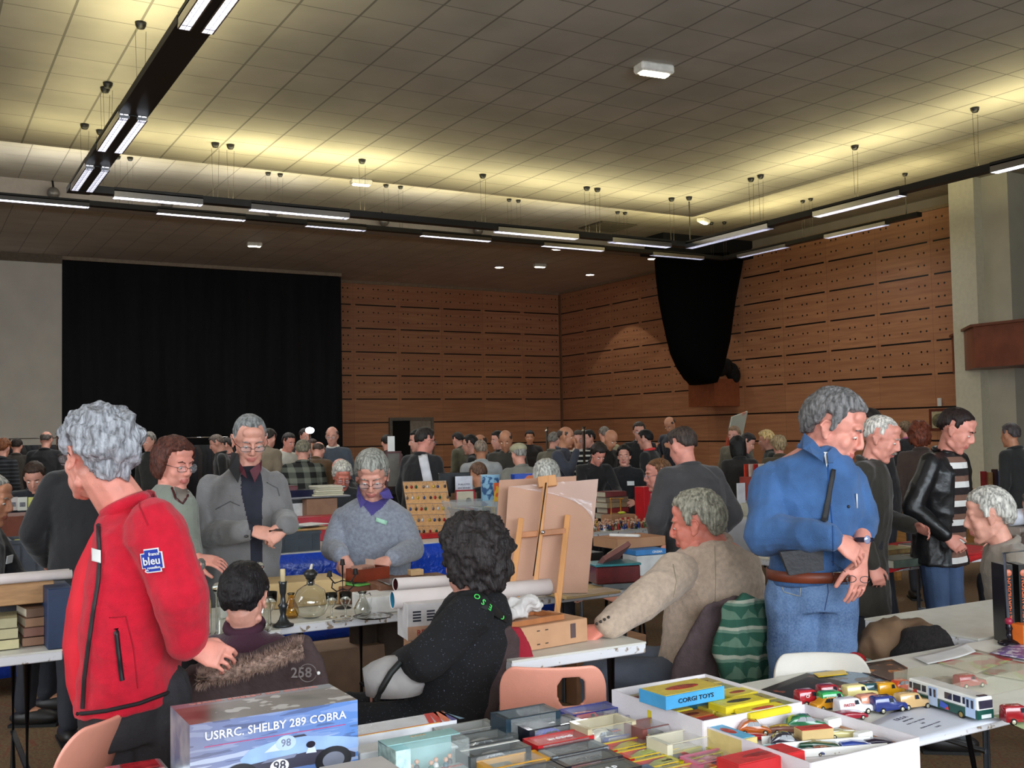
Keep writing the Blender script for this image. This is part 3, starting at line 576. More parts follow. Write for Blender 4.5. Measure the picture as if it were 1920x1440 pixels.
def person(x,ytop,H=1.74,D=None,yaw=180,label='',top=(40,40,44),pants=(44,46,54),hair='short',hc=(60,46,38),skin='fair',lean=6,hp=12,hy=0,arms=('down','down'),seated=0,coat=0,bulk=1,glasses=None,collar=None,badge=0,hat=None,mat=None,moust=None,hs=1,zt=None,vox=.011,vest=None,stripe=None,group=None,scarf=None):
    """ytop is where the top of the head shows in the photograph; the figure is scaled by its own height H, or by D and the floor"""
    s=H/1.74
    Ht=(zt if zt else (H if not seated else .79*s+.47))
    kz=(HZ(x,ytop,1.)-EH)
    if D is None: D=min(15,max(8.5,(Ht-EH)/kz)) if kz>.0008 else 9.5
    if not seated: H=min(1.92,max(1.5,EH+kz*D)); s=H/1.74
    T=U(x,ytop,D); Bd=frame(yaw,0); le=math.radians(lean)
    # local build with pelvis at origin, then moved so that the head top matches
    def L(*p): return Bd@(np.array(p)*s)
    Ry=lambda p,a: np.array([p[0],p[1]*math.cos(a)+p[2]*math.sin(a),p[2]*math.cos(a)-p[1]*math.sin(a)])
    pel0=np.zeros(3); hipz=.93*s if not seated else .50
    nb=L(*Ry(np.array([0,-.01,.50]),le)); Bh=frame(yaw+hy,hp); hc_=nb+L(*Ry(np.array([0,.03,.095]),le*.9))+Bh@np.array([0,.012,.05])*s*hs
    top0=hc_+Bh@np.array([0,-.014,.123])*s*hs
    pel=np.array([T[0]-top0[0],T[1]-top0[1],0]); pel[2]=hipz
    if not seated and abs(lean)>12: pass
    base=np.array([pel[0],pel[1],0]); sh=T[2]-(top0[2]+hipz)   # remaining difference taken by legs
    if abs(sh)<.30: pel[2]+=sh
    A=lambda v: v+pel
    root=thing('person',base,label,'person',group)
    nbW=A(nb); hcW=A(hc_); spine=lambda z,y=0,x=0: A(L(*Ry(np.array([x,y,z]),le)))
    SHD={k:spine(.435,-.005,.168*k) for k in (-1,1)}
    b=MB(); head_prims(b,hcW,Bh,s*hs,vox<=.008,1); b.cap(hcW+Bh@np.array([0,-.02,-.05])*s,nbW-L(0,0,.03),.052*s,.06*s)
    fx,fy=Bd[:,0],Bd[:,1]; up=nrm(spine(.4)-spine(.1)); fwd2=nrm(np.cross(up,fx)*1.0)
    if np.dot(fwd2,fy)<0: fwd2=-fwd2
    def torso(mb,k,zb=-.08,flare=1):
        rs=[(zb,.165*flare,.12*flare),(0,.168,.125),(.12,.158,.122+.01*bulk),(.28,.18,.125),(.40,.182,.112),(.47,.13,.085),(.52,.062,.06)]
        mb.loft([(spine(z) if z>-.05 else spine(0)+np.array([0,0,(z)*s]),fx*rx*k*s,fwd2*ry*k*s) for z,rx,ry in rs],20)
        mb.cap(spine(.45,0,-.06),SHD[-1],.062*k*s,.058*k*s); mb.cap(spine(.45,0,.06),SHD[1],.062*k*s,.058*k*s)
    torso(b,.85)
    J=MB(); bk=1.03*bulk; 
    torso(J,bk,-.10 if not coat else -.10-coat,1.02 if not coat else 1.12)
    for k,am in zip((-1,1),arms):
        e,w=ARMS[am]; E_=SHD[k]+L(e[0]*k,e[1],e[2]); Wr=SHD[k]+L(w[0]*k,w[1],w[2])
        b.cap(SHD[k],E_,.044*s,.038*s,10); b.cap(E_,Wr,.036*s,.026*s,10); dr=nrm(Wr-E_); hand_prims(b,Wr+dr*.01,dr,nrm(L(k*.8,.3,.5)) if am!='face' else L(0,1,0),-k,s,.5)
        J.cap(SHD[k],E_,.062*bk*s,.054*bk*s,12); J.cap(E_,Wr,.053*bk*s,.040*bk*s,12)
    # legs
    P=MB(); P.loft([(spine(-.12) if not seated else spine(-.06),fx*.16*bk*s,fy*.12*bk*s),(spine(.02),fx*.163*bk*s,fy*.122*bk*s),(spine(.07),fx*.155*bk*s,fy*.118*bk*s)],16)
    S=MB()
    for k in (-1,1):
        hip=A(L(.09*k,0,-.02))
        if seated: kn=hip+L(.06*k,.42,-.0); kn[2]=.50; an=kn+L(0,-.03,0); an[2]=.09
        else: kn=hip+L(.015*k,.03+.01*k,-.0); kn[2]=.49*s; an=kn+L(.005*k,-.05,0); an[2]=.09
        b.cap(hip,kn,.07*s,.05*s,10); b.cap(kn,an,.048*s,.035*s,10); b.cap(an,an+L(0,.14,0)-np.array([0,0,.05]),.035,.03,8)
        P.cap(hip,kn,.092*s,.07*s,12); P.cap(kn,an+np.array([0,0,.02]),.069*s,.056*s,12)
        q=MB(); q.ell(an+fy*.055-np.array([0,0,.045]),(.05,.14,.048),Bd,m=M((30,26,24),.5)); q.box(an+fy*.055-np.array([0,0,.083]),(.09,.26,.016),R=Bd,m=M((14,13,12),.7)); q.obj('shoe',root,base)
        for v in q.v: pass
    finish_body(root,base,b,vox*.9,skin,(hcW,Bh,s*hs) if vox<=.008 else None)
    mt=mat or M(top,.85,var=.14,scale=9,bump=.25,bscale=120,sheen=.2)
    o=garment(root,base,J,vox,'jacket' if not vest else 'sweater',mt,.010,6.5,x*.01)
    garment(root,base,P,vox*1.2,'trousers',M(pants,.85,var=.14,scale=8,bump=.2,bscale=120),.006,7,x*.02)
    hb=hair_mesh(hcW-base,Bh,s*hs,HS[hair],x*.03,False,hc); hb.obj('hair',root)
    if True:
        q=MB(); n0=nbW-base; cc=M(collar,.8) if collar else mt
        ring=[n0+fx*.066*math.cos(t)*s+fwd2*.064*math.sin(t)*s+up*(.012+.008*math.sin(t)*-1)*s for t in np.linspace(0,2*PI,19)[:-1]]; q.tube(ring,.018*s,8,cc,closed=True); q.obj('collar',root)
    if glasses: face_extras(root,base,hcW,Bh,s*hs,hc,glasses,eyes=True,moust=moust,det=vox<=.008)
    elif abs(((yaw+hy+180)%360)-180)<110: face_extras(root,base,hcW,Bh,s*hs,hc,moust=moust,det=vox<=.008)
    if badge: q=MB(); c=spine(.33,.135*bk,-.08)-base; q.box(c,(.075,.006,.045),R=np.array([fx,fwd2,up]).T,m=M((236,240,240),.5,var=0)); q.obj('badge',root)
    if hat: 
        q=MB(); c=hcW-base; q.ell(c+Bh@np.array([0,-.01,.075])*s,(.092*s,.115*s,.062*s),Bh,m=M(hat,.9,var=.15,bump=.3)); q.ell(c+Bh@np.array([0,.09,.06])*s,(.07*s,.05*s,.008*s),Bh,m=M(hat,.9)); q.obj('cap',root)
    if scarf: q=MB(); q.tube([nbW-base+fx*.075*math.cos(t)+fwd2*.075*math.sin(t)+up*.03 for t in np.linspace(0,2*PI,15)[:-1]],.022,8,M(scarf,.9,bump=.4),closed=True); q.obj('scarf',root)
    return root,dict(hc=hcW,B=Bh,Bd=Bd,spine=spine,fx=fx,f=fwd2,up=up,base=base,s=s,o=o)
# ================= the crowd in the rear half of the hall
K=(26,26,28)
def plaid_fn(t):
    x,y,z=pos(t); a=(x*52).sin().gt(.1); b2=(z*62).sin().gt(.1); return mixc(t,a*.5+b2*.5,lin((22,24,22)),lin((112,116,104)))
def striped(a,b,fq,w=.5):
    def fn(t):
        x,y,z=pos(t); return mixc(t,(z*fq).fr().lt(w),lin(a),lin(b))
    return fn
plaid=custom('plaid_flannel',plaid_fn,.9); stripes=custom('striped_shirt',striped((24,24,28),(210,208,196),16,.35),.9); stripes2=custom('striped_dark',striped((24,24,28),(60,62,66),22,.35),.9)
FRAMES=(50,40,38)
crowd=[
 (8,824,dict(D=13,yaw=185,label='person with reddish hair in a dark finely striped top at the left edge',hair='full',hc=(120,70,40),mat=stripes2)),
 (32,823,dict(D=15.5,yaw=165,label='person in a grey-brown jacket seen from behind near the clothes rail at far left',top=(62,56,50),hc=(46,36,32))),
 (88,809,dict(D=14,yaw=175,label='balding person in a black pullover seen from behind against the grey wall',top=(20,20,24),hair='bald',hc=(90,82,76),bulk=1.15)),
 (62,871,dict(seated=1,D=8.6,yaw=-15,lean=25,hp=35,label='person in dark clothes seated and reading behind the bookstall at far left',top=(26,28,36),hc=(58,42,34),arms=('table','table'))),
 (277,811,dict(H=1.72,D=13,yaw=20,label='grey haired person in dark clothes before the black curtain, behind the red haired woman',top=(40,42,40),hc=(130,126,120))),
 (400,817,dict(H=1.68,D=13.5,yaw=75,hp=25,label='person in profile looking down by the rail, left of the grey coat',hc=(110,96,88),top=K)),
 (424,822,dict(H=1.66,D=14.5,yaw=90,label='dim figure half hidden behind the shoulder of the man in the grey coat',top=(60,30,40),hc=(36,30,28))),
 (508,806,dict(H=1.72,D=12,yaw=200,lean=28,hp=25,label='person in a beige jacket bent over, just right of the man in the grey coat',top=(132,118,98),hc=(48,42,38),bulk=1.15)),
 (544,813,dict(H=1.72,D=12.8,yaw=-50,lean=16,hp=18,label='dark-haired person in a white shirt leaning right beside the plaid shirt',top=(214,212,200),hc=(50,44,42),skin='pink',arms=('front','reach'))),
 (573,804,dict(H=1.78,yaw=-40,label='dark-haired person with glasses beside a small bright lamp',top=(36,36,40),hc=(40,34,32),glasses=FRAMES)),
 (568,826,dict(H=1.70,D=10.2,yaw=172,lean=14,hp=12,label='person in a black and grey plaid shirt seen from behind',mat=plaid,pants=(28,28,30),hc=(120,114,96),bulk=1.12)),
 (585,824,dict(H=1.62,D=12.4,yaw=-10,hp=10,label='ruddy face peeping over the plaid shirt and the brown jacket',hc=(70,52,44),top=K,skin='tan')),
 (600,830,dict(H=1.68,D=11.8,yaw=190,lean=24,hp=30,label='person in a brown corduroy jacket seen from behind, right of the plaid shirt',top=(88,64,36),hair='bald',hc=(70,56,46),bulk=1.2)),
 (622,800,dict(H=1.80,D=12.6,yaw=0,label='bald person with glasses, blue-grey pullover and white collar standing before the curtain',top=(76,84,96),collar=(232,230,220),hair='bald',hc=(90,84,78),glasses=FRAMES)),
 (634,860,dict(seated=1,D=11,zt=1.46,yaw=110,lean=12,hp=15,label='bald person in a dark pullover seated behind the white-bearded man',top=(44,48,52),hair='none',hc=(120,110,100),skin='pink')),
 (643,870,dict(seated=1,D=9.5,zt=1.31,yaw=-18,lean=24,hp=30,label='seated person with white hair, moustache and glasses in a dark pullover',top=(50,52,56),hair='full',hc=(196,192,182),skin='red',moust=(220,216,206),glasses=FRAMES,arms=('table','table'),vox=.0075)),
 (725,816,dict(H=1.66,D=14,yaw=160,label='dark head just left of the rear doorway behind a small sign',hc=(34,28,26),top=(70,44,40))),
 (780,807,dict(H=1.72,D=11,yaw=70,label='black-haired person partly hidden by the head of the track-jacket man',hc=(24,20,20),top=K)),
 (855,812,dict(H=1.66,D=15,yaw=130,hp=20,label='dark-haired person in an olive jacket leaning left near the rear panelling',top=(84,80,62),lean=20,hc=(30,26,26))),
 (879,816,dict(H=1.68,D=11.8,yaw=100,hp=10,label='black-haired person in a black jacket facing left, beside the grey-shirted bald man',top=(28,28,30),hc=(34,30,30),glasses=FRAMES)),
 (897,815,dict(H=1.66,D=12.5,yaw=60,label='brown balding head showing above the bald man in the pale shirt',hair='bald',hc=(70,50,40),skin='tan',top=(60,50,44))),
 (901,826,dict(H=1.68,D=10.5,yaw=175,lean=14,label='bald person in a pale grey shirt seen from behind, left of two painted tins',top=(176,180,182),hair='crop',hc=(150,132,116),bulk=1.15,skin='tan')),
 (931,809,dict(H=1.72,D=13,yaw=60,label='dark-haired face half hidden behind the bald man in the brown pullover',hc=(26,22,22),top=K)),
 (946,808,dict(H=1.76,D=11,yaw=10,hp=28,label='bald person in a dark olive pullover looking down, facing the camera',top=(58,54,46),hair='bald',hc=(60,48,42),skin='tan')),
 (971,833,dict(H=1.66,D=9.9,yaw=155,lean=12,label='person in a pale flat cap and grey jacket seen from behind',top=(132,130,120),hat=(176,170,140),hair='crop',hc=(150,146,140),bulk=1.15)),
 (893,868,dict(seated=1,D=9.8,zt=1.43,yaw=150,lean=6,hp=22,label='seated brown-haired person with a shoulder strap seen from behind, left of the tall tin',top=(30,28,28),hair='crop',hc=(104,76,60),skin='tan')),
 (993,808,dict(H=1.72,D=17,yaw=0,label='very dim figure standing by the rear panelling right of the doorway',hc=(24,20,20),top=(30,24,22),skin='tan')),
 (1040,811,dict(H=1.70,D=13,yaw=-150,label='grey-haired person in a grey-green coat, left of the man covering his mouth',top=(112,106,92),hc=(120,114,106))),
 (1063,800,dict(H=1.80,D=11.2,yaw=-70,hp=10,label='bald person in a black vest holding one hand over the mouth',top=(62,66,80),hair='bald',hc=(80,70,64),arms=('front','face'),skin='tan')),
 (1084,808,dict(H=1.74,D=12.8,yaw=5,label='person with glasses in a black and white striped polo shirt facing the camera',mat=stripes,hc=(64,56,52),glasses=FRAMES,collar=(220,218,210))),
 (1101,807,dict(H=1.74,D=13.5,yaw=60,label='person in black with a white badge right of the striped polo shirt',top=K,hc=(24,22,22),badge=1)),
 (1024,865,dict(seated=1,D=7.4,zt=1.44,yaw=178,label='silver straight-haired head seen from behind above the easel boards',hair='bob',hc=(186,184,176),top=(70,70,72))),
 (1132,801,dict(H=1.76,yaw=165,label='grey-haired person in a cream shirt seen from behind',top=(168,158,124),hc=(120,112,104))),
 (1151,808,dict(H=1.72,D=11.5,yaw=-40,hp=35,lean=14,label='bald person in a brown-black jacket looking down beside the cream shirt',top=(34,28,24),hair='none',hc=(90,84,80),skin='tan')),
 (1127,836,dict(H=1.66,D=10.3,yaw=-22,lean=26,hp=40,label='dark-haired person all in black bending down and smiling behind the easel boards',top=(24,24,26),hair='full',hc=(44,34,30),arms=('reach','reach'),skin='pink')),
 (1170,837,dict(seated=0,H=1.56,D=11.2,yaw=12,hp=4,label='young person in black with a white badge glancing left, one bare arm on the books',top=(22,24,30),hair='full',hc=(26,22,22),badge=1,arms=('front','reach'),vox=.0075)),
 (1198,792,dict(H=1.80,D=13.5,yaw=5,label='dark haired person with glasses at the back, left of the tall navy coat',top=K,hc=(60,50,44),glasses=FRAMES)),
 (1207,807,dict(H=1.74,D=12,yaw=120,label='black-haired person with a bright red collar before the tall man in the navy coat',top=K,collar=(220,60,60),hc=(18,16,18))),
 (1251,784,dict(H=1.86,yaw=40,hp=38,lean=8,label='tall balding person in a navy coat looking down behind the grey wool coat',top=(36,38,50),hair='bald',hc=(60,50,44),skin='tan',coat=.2,arms=('hold','hold'))),
 (1233,862,dict(seated=1,D=8.1,zt=1.43,yaw=82,hp=6,label='seated person in profile with glasses and light brown hair, left of the grey wool coat',top=(24,24,26),hc=(120,84,56),skin='pink',glasses=(60,60,100),vox=.0075)),
 (1375,800,dict(H=1.76,D=12.8,yaw=35,label='fair-haired person in a beige coat in front of the tilted poster',top=(110,104,88),hc=(140,110,84))),
 (1382,820,dict(H=1.64,D=11,yaw=175,label='person with long black hair seen from behind under the tilted poster',top=(32,28,26),hair='long',hc=(18,16,16),coat=.3)),
 (1409,815,dict(H=1.68,D=11.8,yaw=-60,hp=32,label='dark-haired person looking down left of the blonde one',top=K,hc=(40,34,36),collar=(200,70,40))),
 (1434,809,dict(H=1.70,D=12,yaw=100,label='blonde person in dark green, left of the man in the denim shirt',top=(40,48,44),hair='full',hc=(206,176,118))),
 (1459,819,dict(H=1.68,D=11.6,yaw=185,lean=14,label='person with wavy beige hair touching the denim shoulder',top=(90,78,58),hair='wavy',hc=(168,146,110))),
 (1623,768,dict(H=1.80,D=7.9,yaw=120,label='dark-clothed person half hidden behind the face of the man in denim',top=(18,18,22),hc=(40,32,30),skin='tan')),
 (1696,792,dict(H=1.72,yaw=170,hp=10,label='person in black with a pink collar seen from behind, right of the white-haired man',top=(20,18,22),hair='full',hc=(104,84,62),collar=(170,90,130))),
 (1722,797,dict(H=1.68,D=9.6,yaw=190,label='person with red-brown curly hair below the framed drawing',top=(60,44,36),hair='curly',hc=(110,54,34))),
 (1893,795,dict(H=1.74,D=9.8,yaw=150,hp=5,label='dark-coated person by the cream column at the right edge',top=(34,34,34),hc=(74,66,66),skin='tan',coat=.25)),
]
for x,y,kw in crowd: person(x,y,**kw)
# ================= the people nearest the camera
from mathutils.bvhtree import BVHTree
RH=np.array([math.cos(YAW),-math.sin(YAW),0]); FH=np.array([math.sin(YAW),math.cos(YAW),0])
class Surf:
    def __init__(s,o,base): 
        me=o.data; s.b=np.asarray(base); s.t=BVHTree.FromPolygons([v.co[:] for v in me.vertices],[p.vertices[:] for p in me.polygons])
    def __call__(s,x,y,off=.003):
        d=Vector(_ray(x,y)); d.normalize(); p,n,i,l=s.t.ray_cast(Vector(EYE-s.b),d)
        if p is None: return None
        return np.array(p)+np.array(n)*off, np.array(n)
    def line(s,pts,r,name,root,mat,n=5,step=6):
        P=[]
        for (x0,y0),(x1,y1) in zip(pts[:-1],pts[1:]):
            k=max(2,int(math.hypot(x1-x0,y1-y0)/step))
            for i in range(k+1):
                q=s(x0+(x1-x0)*i/k,y0+(y1-y0)*i/k,r*.5)
                if q is not None and (not P or np.linalg.norm(P[-1]-q[0])>.004): P.append(q[0])
        if len(P)>1: return MB().tube(P,r,n,mat).obj(name,root)
    def patch(s,quad,name,root,mat,nx=8,ny=8,off=.004,th=.002):
        (a,b,c,d)=[np.array(q,float) for q in quad]; V=[];ok=True
        for j in range(ny+1):
            for i in range(nx+1):
                u,v=i/nx,j/ny; q=(a*(1-u)+b*u)*(1-v)+(d*(1-u)+c*u)*v; h=s(q[0],q[1],off)
                if h is None: h=V and (V[-1],0) or (np.array([0,0,0]),0)
                V.append(h[0])
        F=[(j*(nx+1)+i,j*(nx+1)+i+1,(j+1)*(nx+1)+i+1,(j+1)*(nx+1)+i) for j in range(ny) for i in range(nx)]
        m=MB(); m.add(V,F,mat,True); return m.obj(name,root,solid=th)
def inpoly(P,poly):
    x,y=P[:,0],P[:,1]; r=np.zeros(len(P),bool); j=len(poly)-1
    for i in range(len(poly)):
        xi,yi=poly[i]; xj,yj=poly[j]
        c=((yi>y)!=(yj>y))&(x<(xj-xi)*(y-yi)/(yj-yi+1e-9)+xi); r^=c; j=i
    return r
def topx(W):
    d=W-EYE; z=d@_fw; return np.stack([960+FPX*(d@_r)/z,720-FPX*(d@_u)/z],1),z
def cut(o,base,poly,name,root,mat,zmax=None,raise_=.002):
    "the faces of o seen inside the outline become a garment piece of their own"
    F=fcent(o.data)+np.asarray(base); px,z=topx(F); m=inpoly(px,poly)
    if zmax: m&=z<zmax
    if not m.any(): return None
    me=split(o.data,m,name); me.polygons.foreach_set('use_smooth',[True]*len(me.polygons)); q=put(me,name,root,mat); return q
def hero(label,D,head,neck,torso,arms,legs,top,pants,hc,hair,skin='fair',glasses=None,vox=.006,yaw=0,seed=1,amp=.013,pel=None,seated=None,jname='jacket',mat=None,moust=None,collar=None,pmat=None,upper=None,flat=1):
    hx,hy,hD,hyaw,hp,hr,hs=head; hc_=U(hx,hy,D+hD); B=frame(hyaw,hp,hr); px=D/FPX
    a=math.radians(yaw)
    rings=[]
    for t in torso:
        x,y,hw,hd=t[:4]; dD=t[4] if len(t)>4 else 0; tw=t[5] if len(t)>5 else 0
        c=U(x,y,D+dD); ra=RH*math.cos(tw)+np.array([0,0,1])*math.sin(tw); rings.append((c,ra*hw*px,FH*hd))
    bx,by=rings[-1][0][:2]; base=np.array([bx,by,0.])
    root=thing('person',base,label,'person')
    b=MB(); head_prims(b,hc_,B,hs); nk=U(neck[0],neck[1],D+neck[2]); nr=neck[3] if len(neck)>3 else .058
    b.cap(hc_+B@np.array([0,-.025,-.05])*hs,nk,nr*.95,nr*1.05); b.loft([(c,p*.86,q*.86) for c,p,q in rings],20)
    J=MB(); J.loft(rings,28)
    for am in arms:
        s_,e,w=[U(q[0],q[1],D+q[2]) for q in (am['sh'],am['el'],am['wr'])]; r0,r1,r2=am.get('r',(.072,.062,.05)); dr=nrm(w-e)
        b.cap(s_,e,r0*.7,r1*.7,12); b.cap(e,w,r1*.68,.028,12)
        if am.get('bare'): c2=e+(w-e)*am['bare']; J.cap(s_,e,r0,r1); J.cap(e,c2,r1,r2)
        else: J.cap(s_,e,r0,r1,14); J.cap(e,w-dr*.015,r1,r2,14)
        hd=am.get('hand')
        if hd: 
            d=RH*hd[0]+np.array([0,0,1])*hd[1]+FH*hd[2]; n=RH*hd[3]+np.array([0,0,1])*hd[4]+FH*hd[5]; b.cap(w-dr*.03,w+nrm(d)*.02,.029,.027,10); hand_prims(b,w+nrm(d)*.012,d,n,hd[6],am.get('hs',1.02),hd[7] if len(hd)>7 else .5,.25,hd[8] if len(hd)>8 else 0)
    P=MB(); c,p_,q_=rings[-1]
    if legs:
        h0=legs[0]['hip']; 
        P.loft([(np.array([c[0],c[1],z]),p_*k,q_*k) for z,k in ((c[2]-.1,.9),(c[2],.95),(c[2]+.04,.93))],20)
        for lg in legs:
            h,k,n=[np.asarray(lg[z],float) for z in ('hip','kn','an')]
            b.cap(h,k,.07,.05,10); b.cap(k,n,.048,.036,10); P.cap(h,k,*lg.get('r',(.098,.078)),14); P.cap(k,n+np.array([0,0,.03]),lg.get('r',(.09,.078))[1],.062,14)
            f=nrm(np.array([lg.get('toe',-FH)[0],lg.get('toe',-FH)[1],0.])); r=np.cross(f,[0,0,1]); BB=np.array([r,f,[0,0,1]]).T; b.cap(n,n+f*.12-np.array([0,0,.05]),.034,.03,8)
            q=MB(); s0=np.array([n[0],n[1],.05])+f*.055; q.ell(s0,(.05,.145,.05),BB,m=M((34,28,24),.45)); q.box(s0-[0,0,.041],(.09,.27,.018),R=BB,m=M((14,13,12),.7)); q.obj('shoe',root,base)
    bo=finish_body(root,base,b,vox*.8,skin,(hc_,B,hs))
    mt=mat or M(top,.85,var=.12,scale=8,bump=.3,bscale=150,sheen=.25)
    jo=garment(root,base,J,vox,jname,mt,amp,6.0,seed,4)
    po=garment(root,base,P,vox*1.3,'trousers',pmat or M(pants,.85,var=.16,scale=7,bump=.25,bscale=130),.010,7,seed+1) if legs else None
    hair_mesh(hc_-base,B,hs,HS[hair] if isinstance(hair,str) else hair,seed,True,hc).obj('hair',root)
    face_extras(root,base,hc_,B,hs,hc,glasses,moust=moust)
    if collar:
        x,y,dD,rx,ry,rr,colr=collar[:7]; n0=U(x,y,D+dD)-base; q=MB(); q.tube([n0+RH*rx*math.cos(t)+FH*ry*math.sin(t)+np.array([0,0,1])*((collar[7] if len(collar)>7 else .02)*math.sin(t)+(collar[8] if len(collar)>8 else 0)*math.cos(t)) for t in np.linspace(0,2*PI,25)[:-1]],rr,8,M(colr,.85,bump=.2) if not isinstance(colr,bpy.types.Material) else colr,closed=True); q.obj('collar',root)
    return root,base,jo,po,bo,hc_,B,hs
def legst(D,xl,xr,yh,zk=.49,kx=0,toe=None,hipz=None):
    out=[]
    for x in (xl,xr):
        h=U(x,yh,D); 
        if hipz: h[2]=hipz
        k=h+RH*kx; k[2]=zk; n=k.copy(); n[2]=.09; out.append(dict(hip=h,kn=k,an=n,toe=toe if toe is not None else -FH))
    return out
def legseat(D,x,y,dirv,sep=.11,hipz=.50,L=.43,spread=0):
    out=[]; dv=nrm(dirv); sd=np.cross(dv,[0,0,1])
    for k in (-1,1):
        h=U(x,y,D)+sd*sep*k; h[2]=hipz; q=h+dv*L+sd*spread*k; q[2]=.50; n=q-dv*.02; n[2]=.09; out.append(dict(hip=h,kn=q,an=n,toe=dv,r=(.095,.075)))
    return out
Z1=np.array([0,0,1.])
white=M((236,236,232),.6,var=.03)
# --- man in the red fleece
redf=M((198,14,44),.95,var=.10,scale=30,bump=.35,bscale=260,sheen=.12)
r=hero('man in a red fleece jacket with a blue sleeve patch, looking away left',3.1,(180,856,0,128,4,0,1.06),(232,950,.02,.068),
 [(240,938,30,.075),(247,962,50,.11),(256,995,70,.15),(256,1060,86,.185),(249,1130,92,.195),(244,1200,90,.2),(243,1270,92,.19),(242,1318,93,.18,0,.09)],
 [dict(sh=(288,990,-.12),el=(340,1120,-.16),wr=(352,1212,-.12),r=(.085,.078,.056),hand=(.95,-.30,.0,.1,.6,-.9,-1,.62,1),hs=.95),dict(sh=(222,990,.2),el=(215,1110,.26),wr=(190,1200,.26),r=(.07,.06,.05),hand=(-.2,-1,.2,-.3,0,1,1))],
 legst(3.1,226,296,1300,.49),(198,14,44),(44,42,46),(150,152,158),'wavy','pink',(40,40,44),.0055,seed=3,amp=.014,mat=redf,jname='fleece_jacket',collar=(240,948,0,.058,.078,.02,redf,.0,.026))
root,base,jo=r[:3]; S=Surf(jo,base)
sh=MB(); sh.loft([(U(x,y,3.1),RH*w*3.1/FPX,FH*d) for x,y,w,d in [(206,985,20,.07),(196,1060,44,.13),(190,1130,53,.15),(186,1200,55,.155),(190,1270,52,.15),(196,1318,46,.13)]],24)
garment(root,base,sh,.006,'polo_shirt',M((222,34,52),.85,var=.06,bump=.15,bscale=200),.004,6,4)
S.line([(186,985),(189,1040),(186,1090),(176,1150),(168,1210),(160,1270),(157,1328)],.0065,'zipper',root,M((34,26,30),.6))
S.line([(218,1178),(222,1220),(229,1275)],.007,'pocket_zip',root,M((26,22,28),.5))
S.line([(205,1158),(236,1155),(250,1215),(258,1290)],.002,'pocket_seam',root,M((168,10,36),.9)); S.line([(262,905),(262,950),(278,985)],.002,'yoke_seam',root,M((168,10,36),.9))
S.line([(147,1338),(200,1332),(260,1318),(320,1296)],.006,'hem_band',root,M((30,24,28),.8))
S.patch([(177,1028),(193,1032),(193,1057),(177,1053)],'name_sticker',root,white,off=.008)
# radio-station sleeve patch
q=S(288,1050); 
if q:
    c,n=q; rt=nrm(np.cross(Z1,n)); rt=rt if rt@RH>0 else -rt; up_=nrm(np.cross(n,rt)*1); up_=up_ if up_[2]>0 else -up_; A=.12; rt2=rt*math.cos(A)+up_*math.sin(A); up2=up_*math.cos(A)-rt*math.sin(A); n=nrm(np.cross(rt2,up2)); n=n if n@(EYE-base-c)>0 else -n
    def sh_(k,off): 
        pts=[(-.021,.033),(.024,.033),(.024,.022),(.033,.022),(.033,-.024),(.024,-.024),(.024,-.033),(-.021,-.033),(-.024,-.02),(-.033,-.02),(-.033,.022),(-.021,.022)]
        return [c+n*(off+.004)+rt2*x*k+up2*y*k for x,y in pts]
    bl=MB(); bl.add(sh_(1.0,0),[tuple(range(12))],white); bl.obj('sleeve_patch',root,solid=.002)
    bl=MB(); bl.add(sh_(.9,.0025),[tuple(range(12))],M((34,60,160),.5)); po=bl.obj('sleeve_patch',root,solid=.001)
    for t_,sz,o,u_ in (('france',.013,.010,.018),('bleu',.031,.0,-.001),('roussillon',.010,.004,-.019)): textmesh(t_,sz,white,'lettering',po,c+n*.0085+rt2*o+up2*u_,(rt2,up2,n))
    bl=MB(); bl.tube([c+n*.0085+rt2*(-.018+.005*math.cos(t))+up2*(-.027+.003*math.sin(t)) for t in np.linspace(0,5,9)],.0012,6,white); bl.obj('lettering',po)
# --- woman with red-brown hair
r=hero('woman with red brown hair, dark glasses and grey green cardigan beside the red fleece',5.2,(327,872,0,-58,12,0,1.02),(318,912,0,.055),
 [(318,908,24,.065),(318,925,40,.1),(320,950,50,.12),(322,1000,52,.13),(325,1060,54,.14),(328,1120,56,.15),(328,1175,58,.15)],
 [dict(sh=(345,945,-.08),el=(352,1020,-.08),wr=(364,1046,-.2),r=(.06,.052,.042),hand=(.95,-.15,-.15,.2,.8,-.4,1,.3)),dict(sh=(292,945,.05),el=(290,1015,.0),wr=(325,1050,-.15),r=(.06,.052,.042),hand=(.8,-.3,-.3,.2,.6,-.6,-1))],
 legst(5.2,312,345,1160),(132,138,126),(50,48,52),(84,46,36),'bob','pink',(46,26,30),.0065,seed=5,amp=.008,jname='cardigan')
root,base,jo=r[:3]; S=Surf(jo,base)
S.line([(322,915),(330,935),(343,944),(352,930),(352,915)],.006,'bead_necklace',root,M((70,24,28),.3,var=.3,scale=200))
S.patch([(326,912),(350,912),(352,935),(340,945)],'scarf',root,M((118,110,102),.9))
